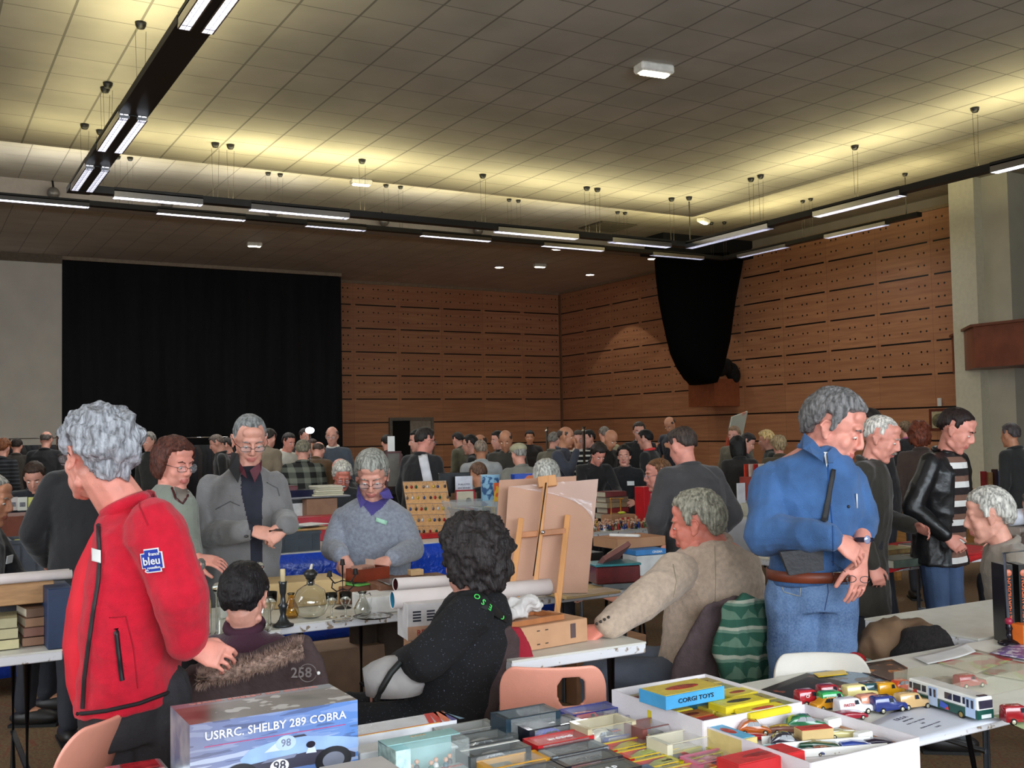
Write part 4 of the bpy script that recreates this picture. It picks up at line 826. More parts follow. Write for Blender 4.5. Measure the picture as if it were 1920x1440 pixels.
# --- man in the grey coat
r=hero('man with glasses in an open grey coat over a dark shirt, holding something small',5.5,(468,826,0,-24,26,0,1.06),(465,872,0,.06),
 [(464,874,24,.07),(462,890,50,.10),(458,908,74,.125),(454,950,80,.14),(452,1010,76,.15),(450,1070,74,.16),(448,1130,78,.17),(448,1165,80,.17)],
 [dict(sh=(397,915,0),el=(392,1005,-.08),wr=(464,993,-.32),r=(.075,.07,.055),hand=(.9,-.2,.0,.1,.7,-.7,-1,.55,1)),dict(sh=(514,910,0),el=(533,975,-.05),wr=(540,985,-.32),r=(.075,.065,.052),hand=(-.7,-.5,-.1,.1,.5,-.8,1,.6,1))],
 legst(5.55,420,475,1160),(122,120,120),(60,56,52),(128,130,130),'crop','fair',(34,30,32),.0065,seed=7,amp=.012,jname='coat')
root,base,jo=r[:3]
cut(jo,base,[(452,868),(486,872),(492,900),(492,1000),(492,1120),(470,1120),(470,1000),(452,925)],'shirt',root,M((36,38,52),.8,var=.15),5.6)
S=Surf(jo,base); S2=S
q=MB(); n0=U(462,884,5.5)-base
def flap(root,base,pts,D,mat,name='collar_flap',th=.004):
    V=[U(x,y,D+d)-base for x,y,d in pts]; m=MB(); m.add(V,[tuple(range(len(V)))],mat); return m.obj(name,root,solid=th)
flap(root,base,[(434,848,.02),(446,850,-.08),(452,880,-.13),(446,905,-.17),(430,880,-.12)],5.5,M((44,44,46),.8)); flap(root,base,[(486,868,-.14),(491,862,-.1),(490,880,-.15),(478,905,-.17),(468,882,-.17)],5.5,M((92,34,48),.7)); flap(root,base,[(446,862,-.08),(458,880,-.16),(463,897,-.17),(452,888,-.16)],5.5,M((92,34,48),.7))
for x,y in ((461,944),(462,1005),(464,1070)):
    h=Surf(jo,base)(x,y)
    if h: MB().ell(h[0],(.012,.012,.006),m=M((60,58,58),.3)).obj('button',root)
S.line([(405,955),(432,940),(450,948)],.003,'pocket_flap',root,M((100,98,100),.9)); S.line([(500,905),(520,915),(524,930)],.003,'pocket_flap',root,M((100,98,100),.9))
a=U(505,996,5.15); b2=U(530,994,5.15); o=MB().tube([a,(a+b2)/2+[0,0,.004],b2],.006,8,M((70,60,56),.4,.5)).obj('trinket',None,a); tag(o,'small dark trinket held between the fingers of the man in the grey coat','trinket')
# --- seller in the grey jumper
jum=M((150,156,170),.95,var=.16,scale=60,bump=.5,bscale=180,sheen=.3)
r=hero('seller in a light grey V-neck jumper and purple shirt looking down through his glasses',5.85,(697,892,-.05,-4,30,0,1.10),(697,936,0,.06),
 [(697,934,28,.07),(697,946,52,.10),(697,962,74,.13),(698,1000,78,.145),(701,1045,70,.15),(704,1080,64,.15),(706,1098,60,.14)],
 [dict(sh=(643,974,0),el=(622,1030,-.12),wr=(640,1038,-.33),r=(.07,.062,.05),hand=(.35,-.9,-.1,-.1,.2,-.9,1,.5,1)),dict(sh=(751,974,0),el=(774,1030,-.12),wr=(736,1046,-.36),r=(.07,.064,.052),hand=(-.85,-.4,-.2,0,.7,-.7,-1,.55))],
 legst(5.95,680,730,1100),(150,156,170),(78,66,56),(150,150,142),'fringe','fair',(46,34,34),.0065,seed=9,amp=.009,mat=jum,jname='jumper')
root,base,jo=r[:3]
cut(jo,base,[(672,905),(735,905),(731,935),(716,952),(697,967),(683,950),(671,930)],'purple_shirt',root,M((78,70,140),.8,var=.08),5.9)
pur=M((84,74,150),.8,var=.08)
flap(root,base,[(672,908,-.02),(676,925,-.12),(686,940,-.16),(676,952,-.17),(669,930,-.1)],5.85,pur); flap(root,base,[(723,914,-.04),(730,918,-.1),(737,934,-.14),(717,934,-.17),(712,925,-.14)],5.85,pur)
Surf(jo,base).patch([(706,970),(726,977),(724,985),(704,978)],'name_tag',root,M((176,226,200),.6),3,3,.008)
# --- boy seated with his back to us
r=hero('dark-haired boy in a maroon jumper seen from behind at the glassware table',3.75,(458,1124,0,180,6,0,.95),(458,1168,0,.048),
 [(458,1172,24,.06),(458,1186,40,.075),(459,1204,62,.09),(460,1235,72,.10),(460,1280,70,.11),(460,1330,70,.12),(460,1372,74,.13)],
 [dict(sh=(404,1218,0),el=(395,1300,.05),wr=(425,1330,.25),r=(.055,.048,.04),hand=(.3,-.2,.9,0,1,0,1)),dict(sh=(516,1218,0),el=(528,1300,.05),wr=(500,1330,.25),r=(.055,.048,.04),hand=(-.3,-.2,.9,0,1,0,-1))],
 legseat(3.75,460,1370,FH,.08,.5,.38),(62,26,44),(40,42,56),(26,22,24),dict(front=34,t=.017,n=.35,side=-4,nape=-46,crown=.3,f=12),'fair',None,.0055,seed=11,amp=.008,jname='jumper',collar=(458,1173,0,.058,.056,.018,(64,28,46)))
# --- woman in the black jumper
spk_=M((22,22,24),.95,var=.2,scale=40,bump=.5,bscale=160); 
def fleck_fn(t):
    n=noise_fac(t,260,.72,.74,1); return mixc(t,n,lin((20,20,23)),lin((120,130,150)))
blkw=custom('flecked_black_wool',fleck_fn,.95)
LFT=-RH
r=hero('curly haired seated person in a flecked black jumper, back turned, left of the easel',3.9,(882,1052,0,132,8,0,1.08),(888,1100,0,.06),
 [(890,1102,32,.08),(890,1120,58,.12),(886,1150,72,.16),(876,1200,82,.185),(862,1250,84,.19),(846,1300,84,.2),(836,1340,88,.2)],
 [dict(sh=(884,1150,-.16),el=(800,1238,-.24),wr=(752,1246,-.05),r=(.08,.078,.06),hand=(-.5,-.6,.4,0,.7,-.6,1),hs=.85),dict(sh=(870,1150,.2),el=(800,1225,.25),wr=(760,1260,.1),r=(.07,.065,.05),hand=(-.8,-.3,0,0,1,0,-1))],
 legseat(3.9,840,1345,LFT+FH*.1,.1,.52,.42),(20,20,23),(24,24,27),(44,38,38),'curly','fair',None,.006,seed=13,amp=.012,mat=blkw,jname='jumper',pmat=blkw)
root,base,jo=r[:3]; S=Surf(jo,base)
grn=M((70,210,90),.5,var=0)
S.patch([(862,1118),(905,1113),(945,1155),(948,1168)],'lanyard',root,M((14,16,16),.7),10,2,.006)
q=S(905,1128); 
if q is not None:
    c,n=q; rt=nrm(np.cross(Z1,n)); rt=rt if rt@RH>0 else -rt; u_=nrm(np.cross(n,rt)); u_=u_ if u_[2]>0 else -u_
    # the lettering runs along the strap
    for i,ch in enumerate('QUESO'):
        h=S(938-11*i,1157-9*i,.009)
        if h: 
            nn=h[1]; r2=nrm(np.cross(Z1,nn)); r2=r2 if r2@RH>0 else -r2; uu=nrm(np.cross(nn,r2)); uu=uu if uu[2]>0 else -uu
            textmesh(ch,.03,grn,'lettering',root,h[0],(-(r2*.75-uu*.6),-(uu*.75+r2*.6),nn))
# grey bag on the lap
c=U(738,1268,3.72); o=thing('cloth_bag',c,'grey cloth bag with a black and green band on the lap of the black jumper','bag'); m=MB(); m.loft([(c-[0,0,.06],RH*.10,FH*.08),(c,RH*.11-Z1*.03,FH*.09),(c+[0,0,.05],RH*.08,FH*.05),(c+[0,0,.07],RH*.03,FH*.02)],16,M((164,160,158),.8,var=.1,bump=.6,bscale=12)); m.obj('bag_body',o,c)
m=MB(); m.tube([c+RH*x+Z1*z-FH*y for x,z,y in ((-.05,-.06,.085),(-.03,-.02,.095),(0,.03,.085),(.03,.06,.06))],.012,8,M((16,20,18),.6)); m.obj('band',o,c)
# --- man in the beige jacket
bei=M((190,168,148),.9,var=.12,scale=50,bump=.4,bscale=200,sheen=.2)
r=hero('seated man in a beige tweed jacket reaching left, a green shawl behind him',4.6,(1306,986,0,112,10,0,1.10),(1336,1022,0,.065),
 [(1340,1010,28,.08),(1338,1024,56,.12),(1338,1046,84,.155),(1340,1090,92,.18),(1340,1140,93,.19),(1330,1190,88,.19),(1318,1240,84,.19),(1308,1275,82,.19)],
 [dict(sh=(1270,1072,-.14),el=(1206,1126,-.3),wr=(1137,1176,-.42),r=(.088,.08,.058),hand=(-.9,-.35,-.1,0,.8,-.6,1,.6),hs=.95),dict(sh=(1400,1080,.12),el=(1405,1160,.22),wr=(1340,1195,.3),r=(.08,.07,.055),hand=(-.9,0,.2,0,1,0,-1))],
 legseat(4.62,1306,1270,LFT+FH*.15,.11,.5,.43),(176,162,140),(86,92,104),(150,146,130),'full','red',None,.006,seed=15,amp=.013,mat=bei,collar=(1340,1012,0,.062,.065,.018,bei))
S=Surf(r[2],r[1]); S.line([(1262,1058),(1268,1090),(1262,1120)],.002,'sleeve_seam',r[0],M((150,138,116),.9)); S.line([(1340,1024),(1342,1090),(1340,1150)],.0015,'back_seam',r[0],M((156,142,120),.9))
for i in range(4):
    h=S(1120+7*i,1170-4*i)
    if h: MB().ell(h[0],.006,m=M((50,44,40),.3)).obj('cuff_button',r[0])
# --- man in the denim shirt
den=M((60,98,148),.9,var=.2,scale=9,bump=.4,bscale=240,sheen=.1); 
def jeans_fn(t):
    n=noise_fac(t,5); n2=noise_fac(t,160); c=mixc(t,n,lin((46,72,112)),lin((92,122,164))); return mixc(t,n2*.25,c,lin((150,172,200)))
jeans=custom('washed_jeans',jeans_fn,.85)
r=hero('man in a blue denim shirt and jeans with a black pouch, looking at his hands',4.1,(1563,806,0,-62,24,0,1.13),(1535,856,0,.062),
 [(1530,838,36,.085),(1524,858,68,.12),(1520,890,90,.14),(1522,940,98,.155),(1528,1000,88,.16),(1526,1045,80,.155),(1522,1075,78,.145),(1520,1092,78,.14)],
 [dict(sh=(1446,908,0),el=(1436,1003,-.1),wr=(1560,1006,-.3),r=(.085,.08,.055),hand=(.75,-.55,.0,.3,.5,-.8,-1,.55),hs=1.05),dict(sh=(1590,905,.02),el=(1618,975,-.0),wr=(1614,1040,-.22),r=(.075,.062,.05),bare=.35,hand=(-.12,-1,-.05,.5,.1,-.8,1,.25),hs=1.05)],
 [dict(hip=U(1484,1110,4.1),kn=U(1486,1320,4.05),an=U(1488,1500,4.1),toe=-FH+RH*.6,r=(.105,.082)),dict(hip=U(1558,1110,4.1),kn=U(1562,1320,4.05),an=U(1560,1500,4.1),toe=-FH+RH*.6,r=(.105,.082))],
 (52,100,168),(74,108,160),(112,110,110),'full','pink',None,.006,seed=17,amp=.016,mat=den,pmat=jeans,jname='denim_shirt',collar=(1532,848,0,.060,.070,.016,den,.006,-.022))
root,base,jo,po=r[:4]
flap(root,base,[(1500,830,.0),(1508,812,-.03),(1526,826,-.10),(1546,850,-.15),(1542,866,-.17),(1524,852,-.16),(1506,842,-.10)],4.1,den); flap(root,base,[(1550,850,-.13),(1562,838,-.09),(1572,850,-.11),(1562,868,-.16),(1553,868,-.17)],4.1,den)
flap(root,base,[(1544,848,-.12),(1554,848,-.12),(1550,876,-.155)],4.1,white,'undershirt')
S=Surf(jo,base); S.line([(1552,872),(1556,930),(1562,1000),(1562,1060)],.003,'button_placket',root,M((40,84,146),.9))
S.patch([(1558,880),(1566,882),(1549,982),(1539,978)],'shoulder_strap',root,M((34,34,36),.7),3,14,.008)
MB().add([U(x,y,3.86)-base for x,y in ((1461,1034),(1541,1026),(1543,1068),(1478,1078))],[(0,1,2,3)],M((42,42,46),.6,bump=.3)).obj('pouch',root,solid=.03)
S3=Surf(po,base)
n0=U(1521,1074,4.1)-base
bt=MB(); k=4.1/FPX
P=[n0+RH*(79*k+.006)*math.cos(t)+FH*.152*math.sin(t) for t in np.linspace(0,2*PI,49)]
V=[p+Z1*h for h in (-.02,.02) for p in P]; bt.add(V,[(i,i+1,50+i,49+i) for i in range(48)],M((120,56,34),.5,var=.2),True); bt.obj('belt',root,solid=.004)
fb=n0-FH*.156+RH*.065; MB().tube([fb+RH*x+Z1*z for x,z in ((-.026,-.022),(.026,-.022),(.026,.022),(-.026,.022))],.004,6,M((200,196,186),.25,1),closed=True).obj('belt_buckle',root)
S3.line([(1462,1090),(1470,1110),(1500,1118),(1502,1086)],.002,'pocket_seam',root,M((150,150,140),.8)); S3.line([(1550,1080),(1553,1110),(1545,1150)],.002,'fly_seam',root,M((60,80,120),.8))
w=U(1620,1012,3.83)-base; MB().lathe(w,[(.033,-.006),(.036,0),(.033,.006)],20,M((30,30,50),.3)).obj('watch_strap',root); MB().ell(w-FH*.036+Z1*.004,(.016,.006,.016),m=M((190,200,240),.1,.6)).obj('watch',root)
for x,y in ((1590,950),(1560,905)):
    h=S(x,y,.003)
    if h: MB().ell(h[0],.006,m=M((30,34,44),.3)).obj('shirt_button',root)
h=S(1604,937,.005)
if h: MB().cap(h[0]+Z1*.02,h[0]-Z1*.03,.004,.004,8,M((190,196,206),.3,.5)).obj('pen',root)
# spectacles dangling from his hand
a=U(1606,1072,3.82); g=MB(); gm_=M((60,60,66),.3,.6)
for o in (-.02,.03): g.tube([a+RH*(o+.018*math.cos(t))+Z1*(.012*math.sin(t)-.02-.3*abs(o))*1 for t in np.linspace(0,2*PI,15)[:-1]],.0015,5,gm_,closed=True)
g.tube([a+RH*-.04,a+RH*-.09+Z1*.04],.0015,5,gm_); tag(g.obj('spectacles',None,a),'thin dark spectacles dangling from the fingers of the man in denim','spectacles')
# --- further figures of the middle ground
def front_panel(pr,mat,w0,name='sweater',zlo=-.3,zhi=.47,skew=0):
    root,q=pr; me=q['o'].data; F=fcent(me)+q['base']-q['spine'](0); x=F@q['fx']; y=F@q['f']; z=F@q['up']
    m=(np.abs(x-skew*z)<w0*(1-.1*z))&(y>.03)&(z>zlo)&(z<zhi)
    n=split(me,m,name); n.polygons.foreach_set('use_smooth',[True]*len(n.polygons)); put(n,name,root,mat)
    return root
person(1662,782,D=5.9,yaw=-60,hp=22,lean=8,label='white-haired smiling man with a grey moustache in a long dark olive coat',top=(44,40,32),hair='crop',hc=(206,200,192),skin='pink',coat=.3,bulk=1.18,hs=1.12,vox=.008,moust=(150,140,130),arms=('front','down'))
brs=custom('sweater_bands',lambda t:(lambda x,y,z: mixc(t,(z*9.2).fr().lt(.32),mixc(t,(z*9.2).fr().lt(.62),lin((36,28,30)),lin((120,88,74))),lin((226,224,220))))(*pos(t)),.9)
leath=M((26,26,28),.38,var=.2,scale=6,bump=.3,bscale=30)
pr=person(1806,770,D=6.1,yaw=-38,hp=26,hy=-16,lean=8,label='dark-haired man in an open black leather jacket over a brown and white banded jumper',top=(26,26,28),pants=(66,88,122),hair='short',hc=(40,28,26),skin='pink',coat=.08,bulk=1.12,hs=1.08,vox=.008,mat=leath,arms=('pocket','pocket'))
front_panel(pr,brs,.085)
person(1848,921,seated=1,D=5.2,zt=1.22,yaw=98,hy=12,lean=14,hp=10,label='seated grey haired person in taupe jumper and grey trousers at the right',top=(146,136,124),pants=(92,98,106),hair='full',hc=(190,186,178),hs=1.05,bulk=1.1,vox=.008,arms=('lap','lap'))
person(1938,920,seated=1,D=7.0,zt=1.25,yaw=150,lean=10,label='person in a brown-grey jacket cut off by the right edge',top=(104,90,84),hair='short',hc=(90,80,76),bulk=1.15)
person(1271,803,D=6.5,yaw=158,hy=-18,hp=20,lean=10,label='large man in a charcoal wool coat seen from behind, hands in his pockets',top=(62,60,62),pants=(50,62,90),hair='thin',hc=(64,52,46),skin='pink',coat=.22,bulk=1.3,hs=1.1,vox=.009,arms=('pocket','pocket'))
person(160,800,D=5.7,yaw=150,lean=10,label='person in a bulky black coat seen from behind, mostly hidden by the red fleece',top=(24,23,26),hair='short',hc=(60,54,50),coat=.22,bulk=1.25,arms=('pocket','front'))
person(-14,891,seated=1,D=6.0,zt=1.4,yaw=-92,lean=8,label='seated grey-haired person in black with a white badge, in profile at the left edge',top=(30,30,34),hair='short',hc=(160,158,150),skin='tan',hs=1.2,vox=.008,arms=('table','table'),badge=1,bulk=1.15)
pr=person(800,803,D=9.9,yaw=-152,hy=26,lean=6,label='dark-haired man in a black tracksuit top with a white sleeve stripe, facing right',top=(22,22,26),hair='short',hc=(44,38,36),skin='pink',glasses=(70,60,60),bulk=1.18,hs=1.08)
root,q=pr
S=Surf(q['o'],q['base']); 
S.patch([(782,843),(800,847),(812,905),(795,910)],'sleeve_stripe',root,M((216,216,222),.8),4,12,.004)
# ================= tables, cloths, chairs
tw=custom('laminate_white',lambda t: mixc(t,noise_fac(t,14,.45,.75)*.35,lin((226,224,214)),lin((196,190,172))),.35)
chip=custom('worn_edge',lambda t: mixc(t,noise_fac(t,38,.6,.66),lin((232,232,236)),lin((150,130,110))),.5)
steel=M((120,126,134),.4,.6); dsteel=M((40,38,42),.45,.4)
def table(x0,x1,y0,y1,label,h=.74,leg=steel,legs='h',th=.035,topm=None,group='white folding tables'):
    c=((x0+x1)/2,(y0+y1)/2,0); t=thing('folding_table',c,label,'table',group)
    MB().box(((x0+x1)/2,(y0+y1)/2,h-.004),(x1-x0,y1-y0,.008),m=topm or tw).obj('tabletop',t,c); MB().box(((x0+x1)/2,(y0+y1)/2,h-.008-th/2),(x1-x0,y1-y0,th),m=chip).obj('edge_band',t,c,bevel=.004)
    for x in (x0+.12,x1-.12):
        for y in (y0+.07,y1-.07):
            b=MB(); b.tube([(x,y,0.0),(x+(.0 if legs=='h' else .0),y,h-.04)],.016,8,leg); b.obj('leg',t,c)
        b=MB(); b.tube([(x,y0+.07,.28),(x,y1-.07,.28)],.012,8,leg); b.obj('crossbar',t,c)
    return t
def X0(px,y,z=.74): return UZ(px,y,z)[0]
YF=4.53
table(-1.35,.55,YF,YF+.75,'white-topped table with crates and books at the far left',leg=dsteel)
table(.60,1.40,YF-.1,YF+.65,'white table under the decanters, in front of the boy',leg=dsteel)
table(1.42,2.18,YF,YF+.72,'white table under the big round glass flask',leg=dsteel)
table(2.2,X0(1240,1100),YF,YF+.75,'white table holding the tall cardboard-backed boards and the brown tin',leg=steel)
sx1=X0(1181,1195); sy0=UZ(1150,1200,.74)[1]-.06
table(sx1-.60,sx1,sy0-.04,sy0+.52,'small white folding table with rounded corners under the little easel',leg=dsteel)
b=MB(); 
# blue plastic cloth tables
def cloth(x0,x1,y,z0,z1,m,label,amp=.03,fr=14,cat='tablecloth',ret=.0,gr=None):
    t=MB(); f=lambda u,v:(x0+(x1-x0)*u,y-.02-amp*(1-v)*(1+math.sin(u*(x1-x0)*fr+math.sin(u*9)*2))*.5-.01,z0+(z1-z0)*v); t.sheet(f,int((x1-x0)*40),6,m)
    c=((x0+x1)/2,y,z0); o=t.obj('tablecloth',None,c,solid=.003); return tag(o,label,cat,gr)
bluep=M((18,74,206),.25,var=.15,scale=3,bump=.8,bscale=26,spec=.8); whitec=M((206,206,210),.8,var=.04)
y2=UZ(560,1036,.74)[1]
tbx=UZ(0,1058,.74)
table(-.6,2.0,y2,y2+.8,'table under the blue plastic cloth at the left edge'); table(2.02,4.6,y2,y2+.8,'table under the blue plastic cloth behind the grey jumper')
cloth(-.6,2.0,y2,.12,.735,bluep,'shiny blue plastic cloth hanging behind the crates at the left edge',gr=None); cloth(2.02,4.6,y2,.12,.735,bluep,'shiny blue plastic cloth hanging behind the glassware, either side of the grey jumper')
y3=UZ(1200,992,.74)[1]; x3=X0(1100,1002)
table(x3-.08,X0(1305,984),y3,y3+.8,'white table crowded with little toy figures, grey legs visible')
y3b=UZ(1400,972,.74)[1]; x3b=X0(1340,975)
table(x3b,x3b+1.9,y3b,y3b+.8,'table with a white cloth and boxes of postcards, left of the denim shirt'); cloth(x3b,x3b+1.9,y3b,.42,.735,whitec,'white cloth on the postcard table left of the denim shirt',.015)
y4=UZ(1700,1056,.74)[1]; x4=X0(1600,1070)
table(x4,x4+1.6,y4,y4+.8,'white table with red cloth and albums right of the denim man',leg=steel)
redc=M((196,30,34),.85,var=.1,bump=.4,bscale=20)
t=MB(); t.sheet(lambda u,v:(x4+.12+1.46*u,y4+.002+.78*v-.0,.742+.002*math.sin(u*40)),30,8,redc); t.sheet(lambda u,v:(x4+.12+1.46*u,y4-.006-.003*math.sin(u*50),.743-(.035+.012*math.sin(u*14))*(1-v)),60,2,redc); tag(t.obj('tablecloth',None,(x4+.85,y4+.4,.742),solid=.002),'bright red cloth under the photo albums','tablecloth')
# tables further back, mostly hidden by people

# wooden counter at the right
c=UZ(1870,925,.86); cw=M((176,124,66),.5,var=.2,scale=4,stretch=(1,1,8)); 
t=thing('wooden_counter',c,'light wooden counter by the cream column at the right edge','counter'); MB().box((c[0]+.3,c[1]+.35,.84),(2.4,.7,.05),m=cw).obj('counter_top',t,c); MB().box((c[0]+.3,c[1]+.35,.6),(2.3,.62,.42),m=cw).obj('drawer_box',t,c)
for dx in (-.8,1.4):
    for dy in (.1,.6): MB().box((c[0]+dx,c[1]+dy,.2),(.06,.06,.4),m=cw).obj('leg',t,c)
# ---- chairs
def chair(loc,rz,mat,label,hole=None,legc=dsteel,w=.40,hb=.40,zb=.42,lean=.16):
    t=thing('plastic_chair',(loc[0],loc[1],0),label,'chair','moulded plastic chairs',rz)
    # seat faces local +y ; backrest at y=-.2
    n=28; V=[];keep=[]
    def bp(u,v):
        # u across -1..1, v 0..1 up; rounded top corners
        x=u*w/2*(1-.06*v); z=.40+ (hb)*v; y=-.19-lean*v*hb/.4-.03*math.cos(u*1.3)+.03
        return x,y,z
    nu,nv=72,52
    for j in range(nv+1):
        v=j/nv
        for i in range(nu+1):
            u=-1+2*i/nu; # squeeze corners
            vv=v; r=.30; uu=u
            zt=1.0
            if abs(u)>1-r: k=(abs(u)-(1-r))/r; zt=1-.22*(1-math.sqrt(max(0,1-k*k)))
            x,y,z=bp(uu,vv*zt); y+=.03*abs(u)**2; V.append((x,y,z))
    F=[]
    for j in range(nv):
        for i in range(nu):
            u=-1+2*(i+.5)/nu; v=(j+.5)/nv
            if hole:
                hx,hz,hw,hh=hole; a=(u-hx)/hw; c2=(v-hz)/hh
                if abs(a)**3+abs(c2)**3<1: continue
            F.append((j*(nu+1)+i,j*(nu+1)+i+1,(j+1)*(nu+1)+i+1,(j+1)*(nu+1)+i))
    us=sorted({i for q in F for i in q}); ix={k:i for i,k in enumerate(us)}; V=[V[k] for k in us]; F=[tuple(ix[i] for i in q) for q in F]
    m=MB(); m.add(V,F,mat,True); o=m.obj('backrest',t,solid=.012); s=o.modifiers.new('sm','SMOOTH'); s.factor=.5; s.iterations=3; o.modifiers.new('su','SUBSURF').render_levels=1
    m=MB(); m.sheet(lambda u,v:((u-.5)*w*(1+.05*math.sin(v*3)),-.2+.42*v,zb+.03*(2*u-1)**2+.02*(1-v)**3-.04*max(0,v-.8)**2*20),14,14,mat); m.obj('seat',t,solid=.012,subsurf=1)
    for x in (-1,1):
        m=MB(); m.tube([(x*.17,.16,zb-.015),(x*.19,.2,0)],.011,8,legc); m.obj('leg',t); m=MB(); m.tube([(x*.17,-.15,zb-.015),(x*.19,-.22,0)],.011,8,legc); m.obj('leg',t)
        m=MB(); m.tube([(x*.17,.16,zb-.02),(x*.17,-.15,zb-.02)],.011,8,legc); m.obj('seat_rail',t)
    return t
salmon=M((250,172,150),.38,var=.04,bump=.08,bscale=220,name='salmon_plastic'); creamp=M((206,200,190),.4,var=.04,bump=.08,bscale=220); orangep=M((206,112,78),.45,var=.05)
def chp(px,py,z=.80): D=((z-EH)/((HZ(px,py,1.)-EH))); return U(px,py,D)
c=chp(1040,1250); a=math.atan2(FH[1],FH[0])-PI/2
chair(c+FH*.34,a-.02,salmon,'salmon pink plastic chair with a hand hole in its back, behind the model boxes',(.34,.78,.25,.13),w=.37,hb=.40)
c=chp(170,1349); chair(c+np.array([math.cos(a+1.15+PI/2),math.sin(a+1.15+PI/2),0])*.26-RH*.05,a+1.45,salmon,'salmon plastic chair seen edge-on at the bottom left corner',None,w=.40)
c=chp(1517,1224); chair(c-FH*.33,a+PI-.1,creamp,'off-white plastic chair back below the jeans',None,w=.34)
c=UZ(1640,1112,.45); chair((c[0]+.1,max(c[1],y4+1.05),0),a+1.57,orangep,'dull orange plastic chair under the table of albums',None)
c=UZ(1865,1160,.44); chair((c[0]+.05,c[1]-.0,0),a+1.5,orangep,'dull orange chair under the seated grey-haired person',None)
c=UZ(1245,1140,.5); chair((c[0]+.5,c[1]+.9,0),a+2.2,salmon,'salmon chair glimpsed under the arm of the beige jacket',None)
# chairs the seated people use, hung with clothes
brn=M((70,54,54),.9,var=.15,scale=10,bump=.4,bscale=70); 
c=U(470,1330,3.5); chair((c[0],c[1]+.22,0),a,creamp,'plastic chair of the boy, hidden under a fur-trimmed jacket',hb=.24)
def drape(name,pts,D,mat,label,cat,th=.02,seed=1,amp=.02,dep=None):
    "a garment hanging over a chair back: outline points (px,py,dD) swept through thickness"
    c=U(*[sum(p[i] for p in pts)/len(pts) for i in (0,1)],D); t=thing(name,(c[0],c[1],0),label,cat); m=MB()
    n=len(pts); ctr=np.mean([U(x,y,D+d) for x,y,d in pts],0)
    for x,y,d in pts: pass
    P_=[U(x,y,D+d) for x,y,d in pts]; 
    for i in range(n):
        for s in (0,.5): m.cap(P_[i]*(1-s)+ctr*s,P_[(i+1)%n]*(1-s)+ctr*s,th,th)
        m.cap(P_[i],ctr,th,th*1.3)
    # fill
    for i in range(n):
        a_,b_=P_[i],P_[(i+1)%n]
        for u in np.linspace(0,1,6):
            q=a_*(1-u)+b_*u
            m.cap(q,ctr,th,th*1.2,8)
    me=remesh(m,.009,5,name); wrinkle(me,amp,6,seed,(1.5,1.5,.5)); base=np.array([c[0],c[1],0]); setv(me,arr(me)-base); me.polygons.foreach_set('use_smooth',[True]*len(me.polygons)); put(me,'cloth',t,mat)
    return t,base
t,bs=drape('hung_jacket',[(352,1262,.0),(400,1240,-.02),(470,1232,-.04),(540,1205,-.03),(572,1204,0),(590,1240,0),(612,1310,.02),(600,1400,.03),(330,1400,.03),(330,1330,.02)],3.45,brn,'dark brown jacket with a fur-edged hood hung over the chair of the boy','jacket',.022,3)
# fur trim
fur=M((160,134,120),.9,var=.45,scale=70,bump=.4,bscale=150)
pl=[U(x,y,3.36) for x,y in [(372,1275),(395,1268),(430,1262),(470,1250),(510,1237),(545,1222),(566,1214)]]; m=MB(); m.tube(pl,[.016,.022,.024,.024,.023,.02,.014],10,fur)
rf=random.Random(5)
for i in range(1500):
    s=rf.random()*(len(pl)-1); k=int(s); p=pl[k]*(1-s+k)+pl[min(k+1,len(pl)-1)]*(s-k); th_=rf.random()*2*PI; d=nrm(-FH*abs(math.cos(th_))*.8+Z1*math.sin(th_)+RH*(rf.random()-.5)*.7); q=p+d*.018; L=.016+.016*rf.random(); e=q+d*L+Z1*.004; w=nrm(np.cross(d,FH+RH*.3))*.0014
    m.add([q-w,q+w,e],[(0,1,2)],fur)
o=m.obj('fur_trim',t,bs); 
h=U(565,1262,3.36)-bs; textmesh('258',.045,M((120,112,110),.6),'embroidery',t,h,(RH,Z1,-FH)); MB().tube([h+RH*(.02+.028*math.cos(q))+Z1*.028*math.sin(q) for q in np.linspace(0,2*PI,21)[:-1]],.0015,5,M((120,112,110),.6),closed=True).obj('embroidery',t)
MB().ell(U(597,1262,3.37)-bs,.006,m=white).obj('snap',t)
c=U(836,1340,3.9); chair((c[0],c[1],0),a+PI/2,creamp,'plastic chair of the person in black, under a brown coat',hb=.22)
drape('hung_coat',[(930,1190,.0),(952,1182,.02),(968,1200,.05),(965,1250,.05),(940,1300,.02),(920,1345,0),(850,1352,-.05),(840,1350,-.05),(880,1290,-.04),(910,1230,-.02)],3.82,brn,'brown coat hung over the chair behind the black jumper','coat',.02,5)
drape('red_scarf',[(932,1186,.0),(950,1176,0),(972,1182,0),(990,1210,0),(1000,1245,.0),(992,1262,.02),(962,1256,.02),(968,1215,0)],3.86,M((150,18,40),.85,var=.1,bump=.3),'dark red cloth hanging over the chair back between black jumper and salmon chair','scarf',.012,6,.012)
c=U(1312,1270,4.6); chair((c[0],c[1],0),a+PI/2,creamp,'plastic chair of the man in beige, hidden under coat and shawl',hb=.22)
drape('hung_coat',[(1330,1140,.0),(1380,1126,.0),(1400,1150,0),(1380,1240,-.02),(1372,1310,0),(1262,1310,0),(1275,1240,0),(1300,1185,.02)],4.25,M((86,72,74),.95,var=.15,scale=20,bump=.4,bscale=120),'mauve-brown wool coat hung on the chair of the man in beige','coat',.022,7)
